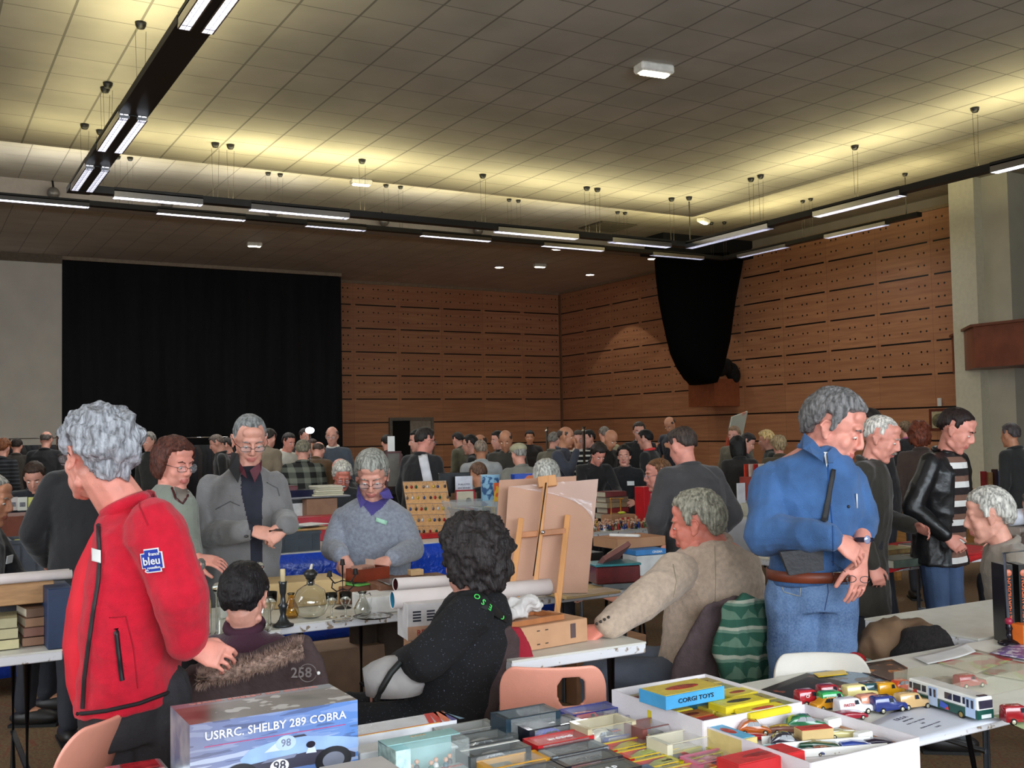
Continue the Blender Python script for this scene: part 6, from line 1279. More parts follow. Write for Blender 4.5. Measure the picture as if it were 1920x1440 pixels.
# ---- vans in a row on the bare table
vg='toy delivery vans in a cluster'; vr=-.22
vans=[(1600,1322,(232,232,238),'white van with pale blue and red print, front of the cluster','van',.112),(1640,1315,(224,150,120),'salmon coloured van right of the white one','van',.112),(1553,1316,(232,160,30),'amber yellow long car left of the maroon one','saloon',.105),(1592,1336,(150,16,40),'maroon car in front of the white van','sport',.10),
 (1567,1309,(40,160,80),'bright green van with a white sign','van',.108),(1520,1306,(178,26,40),'dark red van with a diamond sign at the left of the cluster','van',.095),(1560,1296,(150,24,40),'crimson and gold van at the back of the cluster','van',.095),(1612,1296,(234,220,150),'pale cream van in the middle of the cluster','van',.108),
 (1637,1293,(20,66,70),'dark teal vintage van behind the cream one','van',.10),(1665,1318,(34,50,120),'navy blue van with a chrome nose','van',.108),(1668,1292,(222,160,24),'golden yellow van at the back right','van',.095),(1690,1283,(226,80,24),'orange red car furthest back','saloon',.10),(1712,1312,(214,176,120),'tan van with a chrome nose beside the toy bus','van',.11)]
for px,py,cc,l,kd,L in vans: toy(px,py,L,.042,.046 if kd=='van' else .034,cc,kd,vr,l,z=zt,g=vg,txt={'white':'PASTIS','bright':'STOCK','dark r':'CF'}.get(l.split(' van')[0][:6].strip() if not l.startswith('dark r') else 'dark r') ,tcol=(200,60,50) if l[0]=='w' else (240,240,240))
# ---- toy bus
Lb,Wb,Hb=.25,.058,.070; c=(UZ(1727,1318,.742)+UZ(1862,1356,.742))/2
vx=UZ(1862,1352,.742)-UZ(1735,1312,.742); rb=math.atan2(vx[1],vx[0]); Lb=float(np.linalg.norm(vx))*1.05
t=thing('toy_bus',(c[0],c[1]+.02,zt),'white and dark green toy city bus standing on the bare table','toy bus',None,rb)
wbus=M((232,232,228),.25,coat=.5); gbus=M((14,74,66),.25,coat=.5); gl=M((50,50,66),.08); dor=M((176,196,226),.3)
MB().box((0,0,.010+.012),(Lb,Wb,.026),m=gbus).obj('lower_body',t,bevel=.002); MB().box((0,0,.035+.017),(Lb,Wb,.036),m=wbus,taper=.97).obj('upper_body',t,bevel=.004,bseg=3)
for s in (-1,1):
    for x0_,x1_ in ((-.47,-.43),(-.41,-.30),(-.28,-.22),(.05,.15),(.17,.27),(.30,.33)): MB().box((Lb*(x0_+x1_)/2,s*(Wb/2-.0002),.052),(Lb*(x1_-x0_),.0016,.018),m=gl).obj('window',t)
    for xd in (-.12,.40):
        d=MB(); d.box((Lb*xd,s*(Wb/2+.0002),.038),(Lb*.13,.0016,.052),m=dor); dd=d.obj('door',t)
        for o in (-.03,.03): MB().box((Lb*(xd+o),s*(Wb/2+.001),.048),(Lb*.03,.001,.022),m=gl).obj('pane',dd)
    for xw in (-.27,.27):
        q=MB(); q.lathe((Lb*xw,s*(Wb/2-.003),.011),[(.0005,-.004),(.011,-.004),(.011,.003),(.0005,.003)],16,M((22,22,22),.6),axis=(0,s,0)); q.lathe((Lb*xw,s*(Wb/2-.003),.011),[(.0005,.0045),(.007,.0035)],12,M((176,150,90),.4,.4),axis=(0,s,0)); q.obj('wheel',t)
m=MB(); m.box((Lb/2+.0003,0,.050),(.0016,Wb*.8,.022),m=gl); m.obj('windscreen',t); MB().box((Lb/2+.0006,0,.018),(.0016,Wb*.6,.010),m=M((200,206,206),.4)).obj('number_plate',t); MB().box((Lb*.45,0,.0705),(.012,Wb*.5,.003),m=gl).obj('destination_board',t)
m=MB(); m.add([(Lb*-.02,-Wb/2-.0012,.016),(Lb*.1,-Wb/2-.0012,.012),(Lb*.1,-Wb/2-.0012,.026),(Lb*-.01,-Wb/2-.0012,.034)],[(0,1,2,3)],M((60,90,190),.4)); m.add([(Lb*.05,-Wb/2-.0014,.014),(Lb*.11,-Wb/2-.0014,.013),(Lb*.10,-Wb/2-.0014,.024)],[(0,1,2)],M((210,60,60),.4)); m.obj('route_emblem',t)
toy(1722,1302,.03,.03,.05,(170,30,44),'van',vr,'small dark red post van standing on end behind the bus',z=zt,g=None)
toy(1912,1338,.10,.04,.05,(150,16,30),'van',vr-.2,'dark red lorry cut by the right edge',z=zt,g=None)
# ---- printed sheet and magazines
def sheetq(name,q,mat,label,cat,z=.7425,lines=None,th=.001,group=None,curl=0):
    P_=[UZ(x,y,z) for x,y in q]; c=np.mean(P_,0); t=thing(name,c,label,cat,group); m=MB(); a_,b_,c_,d_=[p-c for p in P_]
    m.sheet(lambda u,v:(lambda p: p+np.array([0,0,curl*(u**3)]))((a_*(1-u)+b_*u)*(1-v)+(d_*(1-u)+c_*u)*v),8,6,mat); m.obj('paper',t,solid=th); return t,P_,c
t,P_,c=sheetq('price_sheet',[(1600,1372),(1722,1312),(1880,1350),(1700,1396)],M((216,220,232),.6,var=.02),'white printed sheet lying between the car tray and the toy bus','paper')
ux=nrm(P_[1]-P_[0]+(P_[2]-P_[3])); ux=nrm(P_[2]-P_[3]+P_[1]-P_[0]); uy=nrm(np.cross([0,0,1],ux)); ink=M((70,70,90),.6)
for i,(s,sz) in enumerate([('E.R.S.A',.020),('MINIATURES',.009),('Achat - Vente - Echange',.009),('1/43',.010),('Modeles anciens et recents',.009),('TOYS',.010)]): textmesh(s,sz,ink,'printed_text',t,-uy*(-.06+.022*i)+np.array([0,0,.0012])*1+ux*.0,(ux,uy,(0,0,1)),ext=.0002)
blackmag=custom('magazine_black',lambda t: mixc(t,noise_fac(t,12,.62,.66,2),lin((24,20,22)),lin((150,70,34))),.5); bluemag=custom('magazine_sky',lambda t: mixc(t,noise_fac(t,10,.4,.6),lin((60,130,180)),lin((130,180,210))),.25); yb=custom('magazine_yellow',lambda t: mixc(t,noise_fac(t,14,.5,.56),lin((106,140,170)),lin((60,66,80))),.25)
sheetq('magazine',[(1408,1300),(1512,1262),(1620,1288),(1500,1340)],blackmag,'black magazine with an orange car picture left of the vans','magazine',.744)
sheetq('magazine',[(1425,1318),(1448,1287),(1530,1300),(1470,1345)],bluemag,'pale blue magazine with a dark ship picture under the black one','magazine',.7425)
sheetq('magazine',[(1512,1262),(1620,1248),(1690,1278),(1600,1300)],yb,'blue magazine with a yellow border behind the vans','magazine',.743); sheetq('magazine_strip',[(1524,1262),(1582,1256),(1590,1264),(1535,1270)],M((226,186,30),.3),'yellow title strip of the blue magazine','magazine title',.7465)
sheetq('magazine',[(1585,1250),(1672,1236),(1702,1252),(1700,1290),(1640,1276)][:4],custom('magazine_brown',lambda t: mixc(t,noise_fac(t,16,.55,.6),lin((44,30,24)),lin((180,110,50))),.25),'dark brown magazine with orange cars behind the clear tray','magazine',.7445)
mix1=custom('magazine_mixed',lambda t: mixc(t,noise_fac(t,11,.52,.56,1),mixc(t,noise_fac(t,5,.5,.54,1),lin((196,190,168)),lin((150,160,70))),lin((176,60,60))),.3)
sheetq('magazine',[(1712,1232),(1810,1212),(1830,1228),(1740,1245)],M((218,216,214),.5,var=.08),'open white magazine at the far edge of the table','magazine',.747,curl=.012); sheetq('magazine',[(1748,1240),(1830,1218),(1900,1236),(1830,1262)],mix1,'red, green and white magazine behind the clear plastic box','magazine',.745)
sheetq('magazine',[(1842,1262),(1890,1236),(1960,1250),(1940,1280)],mix1,'yellow and green magazine cover at the right edge','magazine',.744); sheetq('booklet',[(1856,1224),(1900,1206),(1990,1214),(1940,1240)],custom('booklet_purple',lambda t: mixc(t,noise_fac(t,30,.5,.55),lin((120,90,150)),lin((214,206,214))),.4),'purple and white booklet at the right edge','booklet',.748)
sheetq('paper_tag',[(1862,1342),(1880,1338),(1990,1350),(1930,1372)],M((190,214,160),.6),'pale green paper by the right edge','paper',.743)
# clear plastic tub behind the bus
a_=UZ(1700,1262,.80); b_=UZ(1870,1290,.80); t=thing('plastic_tub',(a_[0]+.2,a_[1]-.06,zt),'large clear plastic box with small red models inside, behind the bus','plastic box')
q=clearp('olive_clear',.16,(206,204,180)); 
for (cx_,cy_,cz_,sx_,sy_,sz_) in ((0,0,.055,.42,.20,.002),(0,-.1,.027,.42,.002,.055),(0,.1,.027,.42,.002,.055),(-.21,0,.027,.002,.2,.055),(.21,0,.027,.002,.2,.055)): MB().box((cx_,cy_,cz_),(sx_,sy_,sz_),m=q).obj('panel',t)
toy(1818,1275,.10,.04,.04,(170,40,48),'van',vr,'red model lorry inside the clear plastic box',z=zt,g=None); toy(1775,1272,.09,.035,.03,(150,140,130),'sport',vr,'grey model inside the clear plastic box',z=zt,g=None)
# stand with black boxes lettered in orange
c=UZ(1893,1208,zt); t=thing('wire_stand',c,'thin steel post on a small black chrome base near the right edge','stand'); MB().lathe((0,0,0),[(.04,0),(.042,.006),(.03,.014),(.012,.02),(.010,.05),(.014,.06),(.006,.075),(.006,.08)],16,M((40,36,44),.2,.7)).obj('base',t); ph=U(1886,1048,3.75)[2]-zt; MB().tube([(0,0,.07),(-.01,0,ph)],.006,8,M((150,156,166),.3,.8)).obj('post',t); MB().tube([(-.02,0,ph),(.12,0,ph+.0)],.004,6,M((150,156,166),.3,.8)).obj('arm',t); MB().ell((0,0,.085),.014,m=M((150,30,60),.3)).obj('bead',t)
for i,(px,lab) in enumerate([(1878,'left one of two tall black display boxes lettered in orange, at the right edge'),(1906,'right one of two tall black display boxes lettered in orange, at the right edge')]):
    D=3.98; top=U(px,1056,D); bot=U(px+4,1205,D); c=(top[0],top[1],bot[2]); hgt=top[2]-bot[2]; t=thing('motorcycle_box',c,lab,'box','black boxes lettered in orange'); R=np.array([RH,FH,Z1]).T
    MB().box((0,0,hgt/2),(.034,.10,hgt),m=M((20,18,20),.3),R=None,rz=-YAW).obj('carton',t); ori=M((226,92,24),.4); q=textmesh('HARLEY-DAVIDSON',.022,ori,'lettering',t,-FH*.052+Z1*hgt*.5,(Z1,-RH,-FH),width=hgt*.68); MB().lathe(-FH*.051+Z1*hgt*.90,[(.0005,.001),(.012,.001),(.013,0)],16,M((200,110,80),.4),axis=-FH).obj('emblem',t)
c=U(1915,1195,3.9); tag(MB().box((0,0,.0),(.05,.05,.10),m=M((226,110,30),.5)).obj('orange_carton'),'orange carton at the right edge beside the black boxes','box').location=tuple(c)
for z in (0,): # side table carrying them
    table(UZ(1860,1205,.74)[0]+.02,UZ(1860,1205,.74)[0]+1.2,fy1+.05,fy1+.6,'white table at the right edge carrying the black lettered boxes')
# mint cup and red item
c=U(1602,1238,4.0); t=thing("plastic_bucket",(c[0],c[1],c[2]-.2),"mint green plastic tub with a red cloth in it, beside the jeans","tub"); MB().lathe((0,0,0),[(.001,.0),(.05,.0),(.062,.19),(.066,.2),(.058,.2),(.045,.02)],20,M((150,196,176),.5)).obj("tub_wall",t); MB().ell((0,0,.2),(.045,.045,.03),m=M((176,24,30),.8,bump=.5)).obj("cloth",t); block("stool",(c[0],c[1],0),(.3,.3,float(c[2])-.2),M((70,56,44),.7),"low dark wooden stool carrying the mint green tub","stool")
# ---- glassware table
def lathe_glass(name,px,py,prof,label,cat,mat=None,n=28,z=.742,extra=None,group=None,axis=None,th=.0022,dy=0):
    c=UZ(px,py,z)+np.array([0,dy,0]); t=thing(name,c,label,cat,group); out=prof; inn=[(max(r-th,.0008),z_+(th if i==0 else 0)) for i,(r,z_) in enumerate(prof)][::-1]
    m=MB(); m.lathe((0,0,0),[(.0006,prof[0][1])]+out+inn+[(.0006,prof[0][1]+th*2)],n,mat or glassm); m.obj('glass_body',t)
    if extra: extra(t)
    return t
def ring_stop(t):
    m=MB(); m.lathe((0,0,.235),[(.0006,0),(.012,0),(.014,.02),(.010,.03),(.0006,.032)],16,glassm); m.tube([(.0,0,.29)+np.array([.018*math.cos(q),0,.018*math.sin(q)]) for q in np.linspace(0,2*PI,21)[:-1]],.009,10,M((150,150,146),.1,trans=.6,var=0),closed=True); m.obj('ring_stopper',t)
    MB().tube([(-.02,-.01,.28),(-.03,-.02,.24),(-.045,-.02,.20),(-.05,-.02,.17)],.0025,6,M((220,150,160),.6)).obj('ribbon',t)
def ball_stop(t): m=MB(); m.lathe((0,0,.225),[(.0006,0),(.011,0),(.013,.02),(.008,.03),(.0006,.03)],16,glassm); m.ell((0,0,.27),.021,m=glassm,n=20,k=14); m.obj('stopper',t)
def knob_lid(t): m=MB(); m.lathe((0,0,.195),[(.055,0),(.055,.008),(.045,.022),(.014,.03),(.008,.045),(.022,.052),(.022,.06),(.0006,.066)],20,glassm); m.obj('lid',t)
t=lathe_glass('decanter',377,1190,[(.040,0),(.042,.02),(.042,.13),(.034,.165),(.016,.20),(.014,.235),(.019,.245)],'square fluted glass decanter with a ring stopper and pink ribbon','decanter',n=8,extra=ring_stop); t.rotation_euler[2]=.6
lathe_glass('glass_jar',424,1192,[(.048,0),(.05,.006),(.042,.02),(.042,.17),(.05,.185),(.053,.195)],'tall footed glass jar with a knobbed lid left of the head of the boy','jar',extra=knob_lid)
lathe_glass('decanter',487,1184,[(.045,0),(.048,.03),(.046,.12),(.022,.17),(.013,.20),(.017,.228)],'glass decanter with a round ball stopper, half behind the dark-haired boy','decanter',extra=ball_stop)
def gob(px,py,s,label): lathe_glass('wine_glass',px,py,[(.03*s,0),(.028*s,.003),(.005*s,.008*s),(.005*s,.05*s),(.02*s,.065*s),(.03*s,.09*s),(.032*s,.13*s)],label,'glass',group='stemmed glasses on the white table',th=.0014)
gob(505,1172,1.1,'stemmed glass between the boy and the pewter candlestick'); gob(622,1158,.85,'stemmed glass right of the big round flask'); gob(648,1156,.85,'stemmed glass before the wrought iron candle holder')
lathe_glass('carafe',546,1158,[(.028,0),(.036,.02),(.03,.05),(.014,.08),(.012,.10),(.018,.11)],'small amber tinted carafe behind the pewter candlestick','carafe',mat=M((236,206,130),.03,trans=1,var=0))
def lampstop(t):
    pw=M((70,68,66),.4,.7); m=MB(); m.lathe((0,0,.165),[(.012,-.02),(.014,.0),(.018,.01),(.030,.025),(.032,.035),(.02,.048),(.012,.052),(.0006,.053)],20,pw); m.obj('stopper',t); MB().cap((0,0,.215),(.006,0,.235),.007,.006,8,M((226,214,190),.7)).obj('cork',t)
lathe_glass('round_flask',583,1158,[(.035,0),(.062,.015),(.082,.055),(.080,.085),(.060,.125),(.030,.145),(.018,.150),(.018,.172),(.024,.178)],'big round clear glass flask with a pewter stopper in the middle of the table','flask',extra=lampstop,n=40,th=.002)
lathe_glass('glass_jug',680,1155,[(.022,0),(.036,.012),(.040,.035),(.028,.06),(.014,.08),(.014,.10),(.022,.11)],'small clear glass jug with a looped handle at the right of the glassware','jug',extra=lambda t: MB().tube([(.014,0,.095),(.035,0,.1),(.045,0,.075),(.037,0,.045)],.003,8,glassm).obj('handle',t))
pw=M((74,76,78),.35,.75,var=.15,scale=30); c=UZ(531,1174,.742); t=thing('candlestick',c,'pewter candlestick holding a cream candle stub','candlestick'); MB().lathe((0,0,0),[(.0006,0),(.045,0),(.046,.008),(.03,.014),(.018,.03),(.012,.05),(.016,.075),(.022,.09),(.012,.10),(.010,.13),(.014,.145),(.016,.18),(.019,.192),(.014,.192),(.0006,.18)],24,pw).obj('stem',t); MB().lathe((0,0,.18),[(.0006,0),(.011,0),(.0115,.06),(.010,.065),(.0006,.066)],14,M((224,204,160),.5)).obj('candle',t)
ir=M((40,38,38),.6,.5); c=UZ(643,1140,.742); t=thing('iron_candelabrum',c,'black wrought iron candelabrum with curled arms behind the small glasses','candelabrum'); m=MB(); m.tube([(0,0,0),(0,0,.2)],.005,8,ir); m.lathe((0,0,0),[(.0006,0),(.04,0),(.03,.006),(.006,.012)],16,ir); m.obj('stem',t)
for s in (-1,1):
    m=MB(); m.tube([(0,0,.09),(s*.03,0,.08),(s*.055,0,.1),(s*.05,0,.125),(s*.035,0,.12)],.0035,6,ir); m.tube([(0,0,.13),(s*.04,0,.12),(s*.065,0,.15)],.0035,6,ir); m.lathe((s*.065,0,.15),[(.003,0),(.014,.004),(.013,.008),(.009,.03)],12,ir); m.obj('arm',t)
MB().lathe((0,0,.2),[(.003,0),(.014,.004),(.012,.008),(.009,.03)],12,ir).obj('candle_cup',t)
block('glass_slab',UZ(642,1166,.742),(.085,.03,.012),glassm,'thick rectangular glass slab lying before the small glasses','glass slab',.05); t=lathe_glass('glass_plate',700,1160,[(.03,0),(.07,.006),(.09,.014)],'shallow clear glass dish right of the small jug','dish',th=.003)
block('bottle_box',UZ(432,1165,.742)+[0,.12,0],(.05,.05,.07),white,'small white carton between jar and decanter','carton')
# cardboard boxes and card index behind the glass
kraft=M((206,176,126),.8,var=.08,scale=5); brown=M((120,72,46),.6,var=.12,scale=6)
c=UZ(575,1140,.742); block('flat_box',(c[0]+.0,c[1]+.17,.742),(.44,.26,.12),kraft,'flat kraft cardboard box behind the candlestick and the round flask','box',-.12)
block('wooden_case',(c[0]+.36,c[1]+.12,.742),(.36,.30,.085),brown,'dark brown wooden case under the green folder','case',-.1)
c2=UZ(690,1090,.83); block('green_folder',(c2[0]+.02,c2[1]-.02,.829),(.32,.15,.006),M((96,180,84),.4),'bright green folder lying on the brown case','folder',.32)
t=thing('card_index',(c2[0],c2[1]-.0,.836),'red-brown wooden index box of cards under the hands of the seller','index box',None,.3); wd=M((124,50,30),.35,var=.2,scale=9)
for (x,y,sx,sy) in ((0,-.05,.19,.008),(0,.05,.19,.008),(-.091,0,.008,.1),(.091,0,.008,.1)): MB().box((x,y,.032),(sx,sy,.064),m=wd).obj('side',t)
m=MB(); [m.box((-.07+.01*i,0,.04),(.0012,.085,.07),m=M((176,130,110),.7)) for i in range(9)]; m.obj('cards',t); m=MB(); m.box((.03,.02,.075),(.002,.07,.05),m=M((196,160,140),.6)); m.obj('divider_card',t); MB().box((0,0,.004),(.18,.09,.004),m=wd).obj('base',t)
for i,(x,y) in enumerate([(628,1098),(640,1092),(652,1100),(662,1090)]): c=np.array([c2[0]-.10+.018*i,c2[1]-.075+.012*(i%2),.838]); tag(MB().tube([c+np.array([.012*math.cos(q),.008*math.sin(q),0]) for q in np.linspace(0,5,10)],.0025,6,ir).obj('iron_hook'),'small black iron hook on the green folder, '+['leftmost','second','third','rightmost'][i]+' of four','hook','iron hooks on the green folder')
c=UZ(722,1150,.742); block('white_carton',(c[0]+.02,c[1]+.12,.742),(.19,.22,.075),M((226,224,220),.6),'plain white flat carton right of the glass jug','carton',-.05)
c=UZ(800,1140,.742); block('brown_folder',(c[0]+.05,c[1]+.3,.742),(.42,.3,.10),M((126,84,62),.6,var=.1),'brown portfolio box behind the paper tubes','portfolio',-.06)
block('plastic_folder',(c[0]+.02,c[1]+.2,.845),(.30,.20,.006),M((96,98,92),.25,var=.3),'dark grey plastic folder on the brown portfolio','folder',-.1); block('wood_block',(c[0]+.12,c[1]+.38,.845),(.07,.05,.03),M((206,170,124),.6),'pale wooden block on the brown portfolio','wood block')
# printed carton and paper tubes
D=4.35; c=UZ(798,1205,.742); c=U(798,1192,4.45); t=thing('printed_carton',(c[0],c[1],c[2]),'white carton with dark drawings and red capitals, under the long paper tube','carton',None,-.15); MB().box((0,0,.075),(.20,.16,.15),m=M((214,208,206),.6)).obj('carton_body',t,bevel=.002)
MB().box((0,-.0805,.03),(.2,.001,.055),m=M((206,160,130),.6)).obj('printed_band',t); textmesh('REGIONN',.032,M((170,60,50),.5),'lettering',t,(.01,-.082,.03),FRONT)
for x in (-.06,.0,.06): 
    m=MB(); [m.box((x,-.0815,.08+.012*k),(.035,.001,.007),m=M((40,44,56),.5)) for k in range(4)]; m.obj('printed_drawing',t)
for z in (0,): block('carton_support',(c[0],c[1],.0),(.16,.12,float(c[2])-.001),card,'cardboard box on the floor carrying the printed carton','box',-.15)
def tubep(a,b,r,label,inside,mat=M((226,214,210),.6,var=.04,scale=9)):
    a=np.array(a);b=np.array(b); t=thing('paper_tube',a,label,'paper roll'); d=nrm(b-a); L=np.linalg.norm(b-a); MB().lathe((0,0,0),[(r,0),(r*1.02,L*.5),(r,L),(r-.003,L),(r-.003,0)],28,mat,axis=d,close=True).obj('paper',t); MB().lathe((0,0,0),[(r-.0032,.003),(r-.0036,L-.003)],28,inside,axis=d).obj('coloured_inside',t)
z0=U(735,1125,4.42); tubep(z0,U(1030,1100,4.72),.037,'long white rolled poster with a blue inside, lying across the printed carton',M((40,140,176),.5)); tubep(U(741,1096,4.85),U(930,1086,5.15),.03,'white rolled poster with a dark red inside, behind the long one',M((70,20,28),.5))
# ---- boards on the little easel
def board(q,th,mat,label,name='backed_picture'):
    P_=[U(x,y,d) for x,y,d in q]; c=np.mean(P_,0); t=thing(name,c,label,'panel'); n=nrm(np.cross(P_[1]-P_[0],P_[3]-P_[0])); m=MB(); V=[p-c+n*s for s in (-th/2,th/2) for p in P_]; m.add(V,[(3,2,1,0),(4,5,6,7),(0,1,5,4),(1,2,6,5),(2,3,7,6),(3,0,4,7)],mat); m.obj('board',t); return t,P_,c,n
kb=M((182,140,116),.8,var=.07,scale=4,bump=.08)
t,P_,c,n=board([(936,901,4.98),(1080,893,5.02),(1074,1108,4.86),(924,1104,4.84)],.02,kb,'cardboard-backed panel behind, its left edge showing beside the easel')
t,P2,c2,n2=board([(953,913,4.90),(1121,899,4.94),(1101,1112,4.78),(940,1114,4.76)],.02,M((190,148,124),.8,var=.07,scale=4,bump=.08),'large cardboard backed picture on the easel with shiny film at its top right corner')
if n2@(EYE-c2)<0: n2=-n2
fl=clearp('film',.22,(250,240,240)); bq=[np.array(p) for p in P2]; m=MB(); m.sheet(lambda u,v:(bq[1]*(1-u)+bq[0]*u)*(1-v)+(bq[1]*.55+bq[2]*.45)*v*(1-u)+v*u*(bq[1]*.75+bq[2]*.2+bq[0]*.05)-c2+n2*(.014+.004*math.sin(u*20+v*9)),10,8,fl); m.obj('plastic_film',t)
pine=M((200,140,84),.5,var=.15,scale=10,stretch=(1,1,.2)); pined=M((176,112,66),.5,var=.15,scale=10,stretch=(1,1,.2))
eb=UZ(1030,1170,.84); t=thing('table_easel',eb,'small wooden table easel holding the large panel','easel')
def bar(p,q,w,mat,name,th=.014): 
    a_=U(*p)-eb; b_=U(*q)-eb; d=nrm(b_-a_); s=nrm(np.cross(d,n2)); m=MB(); V=[e+s*x*w/2+n2*y*th for e in (a_,b_) for x,y in ((-1,0),(1,0),(1,1),(-1,1))]; m.add(V,[(3,2,1,0),(4,5,6,7),(0,1,5,4),(1,2,6,5),(2,3,7,6),(3,0,4,7)],mat); return m.obj(name,t,bevel=.002)
bar((1024,893,4.86),(1004,1090,4.70),.022,pine,'mast'); bar((977,972,4.80),(954,1150,4.60),.026,pine,'side_leg'); bar((1064,966,4.84),(1044,1150,4.62),.026,pine,'side_leg'); bar((976,1004,4.77),(1060,996,4.80),.026,pined,'crossbar'); bar((1008,906,4.86),(1042,902,4.88),.05,pine,'top_clamp',.03)
bar((972,1118,4.45),(976,1186,4.34),.014,pine,'strut'); bar((1042,1112,4.5),(1050,1170,4.40),.014,pine,'strut'); MB().tube([U(1024,905,4.83)-eb,U(1000,1080,4.68)-eb],.003,6,M((60,50,46),.4,.5)).obj('threaded_rod',t); MB().ell(U(1018,998,4.74)-eb,.01,m=chrome).obj('wing_nut',t)
# cardboard carton under it with a wooden frame and crumpled paper
cb=UZ(1030,1216,.742); t=thing('cardboard_box',(cb[0]+.0,cb[1]+.13,.742),'low cardboard carton printed with small black marks on the little table','box',None,.12); MB().box((0,0,.045),(.37,.24,.09),m=M((196,150,114),.85,var=.06)).obj('carton_body',t,bevel=.003); m=MB(); m.box((.11,-.121,.05),(.026,.001,.055),m=M((90,70,70),.6)); [m.box((-.06+.04*(i%2),-.121,.02+.05*(i//2)),(.014,.001,.004),m=M((60,46,40),.6)) for i in range(4)]; m.obj('printed_mark',t)
t=thing('easel_tray',(cb[0]-.04,cb[1]+.12,.834),'flat wooden easel base lying on the low carton','wooden frame',None,.15)
for x,y,sx,sy in ((0,-.08,.26,.02),(0,.08,.26,.02),(-.12,0,.02,.16),(.12,0,.02,.16)): MB().box((x,y,.01),(sx,sy,.02),m=pined).obj('rail',t)
m=MB(); [m.ell((cb[0]-.05+.06*rf.uniform(-1,1),cb[1]+.13+.03*rf.uniform(-1,1),.885+.02*rf.uniform(-1,1)),(.04,.03,.025)) for _ in range(9)]; me=remesh(m,.006,1,'p'); wrinkle(me,.02,22,3); base=np.array([cb[0]-.05,cb[1]+.13,.856]); setv(me,arr(me)-base); t=thing('crumpled_paper',base,'crumpled white tissue paper on the wooden easel base','paper'); put(me,'paper',t,M((212,206,202),.7))
# ---- right end of the long table: tins, books, boxes
c=UZ(1160,1097,.76); c=np.array([c[0],c[1]+.05,.742]); block('grey_tin',c+[.04,0,0],(.24,.17,.03),M((110,116,118),.4),'flat grey tin under the dark red one','tin',-.25)
t=thing('red_tin',c+[0,0,.031],'dark red tin with a teal rim, an open box leaning on it','tin',None,-.25); MB().box((0,0,.045),(.24,.17,.09),m=M((96,32,34),.3,.2,var=.3,scale=14)).obj('tin_body',t,bevel=.006); MB().box((0,0,.095),(.25,.18,.012),m=M((44,124,132),.35,.2)).obj('rim',t,bevel=.003)
t=thing('open_box',c+[.02,.04,.15],'brown box lid standing askew with cream papers inside, on the red tin','box'); R=np.array([nrm((.93,.2,.30)),nrm(np.cross(nrm(np.cross(nrm((.93,.2,.30)),(0,-.8,.6))),nrm((.93,.2,.30)))),nrm(np.cross(nrm((.93,.2,.30)),(0,-.8,.6)))]).T
MB().box((0,0,0),(.21,.14,.025),R=R,m=M((130,84,78),.7)).obj('lid',t); MB().box(R@np.array([.02,0,-.015]),(.15,.12,.004),R=R,m=M((220,204,160),.7)).obj('paper',t)
c=UZ(1218,1075,.76); block('white_books',(c[0]+.06,c[1]+.12,.742),(.2,.16,.11),M((216,216,214),.6),'pile of white boxes right of the red tin','box',-.1); t=block('blue_box',(c[0]+.06,c[1]+.12,.854),(.2,.14,.03),M((58,130,196),.5),'bright blue box lettered CINEMA on the white pile','box',-.1); textmesh('CINEMA',.018,white,'lettering',t,(.04,-.0715,.015),FRONT)
t=tray(c[0]-.10,c[0]+.24,c[1]+.16,c[1]+.40,.885,.94,card,'torn open cardboard tray behind the brown box lid','tray'); t.location[2]=.886; block('white_album',(c[0]-.02,c[1]+.2,.95),(.03,.18,.015),M((230,226,220),.5),'narrow white book sticking up from the torn cardboard tray','book',.6)
c=UZ(1108,1085,.76); block('black_case',(c[0],c[1]+.12,.742),(.12,.3,.16),M((30,28,30),.4),'dark case standing right of the cardboard panels','case',.05)
c=UZ(1110,1118,.742); block('kraft_sheets',(c[0],c[1]+.12,.742),(.34,.26,.016),kraft,'kraft paper sheets lying right of the panels','paper',.05); block('plastic_sheet',(c[0]+.0,c[1]+.02,.760),(.3,.12,.004),clearp('film',.22),'clear plastic sleeve on the kraft paper near the table edge','plastic sleeve',.1)
# under the tables
c=U(1110,1165,6.3); block('carton_floor',(c[0],c[1],0),(.5,.4,.35),card,'cardboard box on the floor under the long table, beneath the panels','box'); 
c=U(1215,1262,5.0); t=thing('paper_ream_box',(c[0],c[1],.0),'blue, white and green box leaning on the floor under the small table','box',None,-.25); 
R=np.array([[.93,0,-.35],[0,1,0],[.35,0,.93]]); MB().box((0,0,.24),(.30,.22,.30),R=R,m=M((44,64,140),.5)).obj('carton_body',t); MB().box(np.array([0,-.112,.26]),(.24,.002,.2),R=R,m=M((160,170,190),.5)).obj('printed_panel',t); MB().box(np.array([.02,-.112,.10]),(.28,.003,.06),R=R,m=M((110,180,90),.5)).obj('green_band',t)
c=U(655,1240,5.6); block('carton_floor',(c[0],c[1]+.3,0.1),(.7,.3,.30),M((150,120,96),.8),'flat brown carton under the glassware table','box'); 
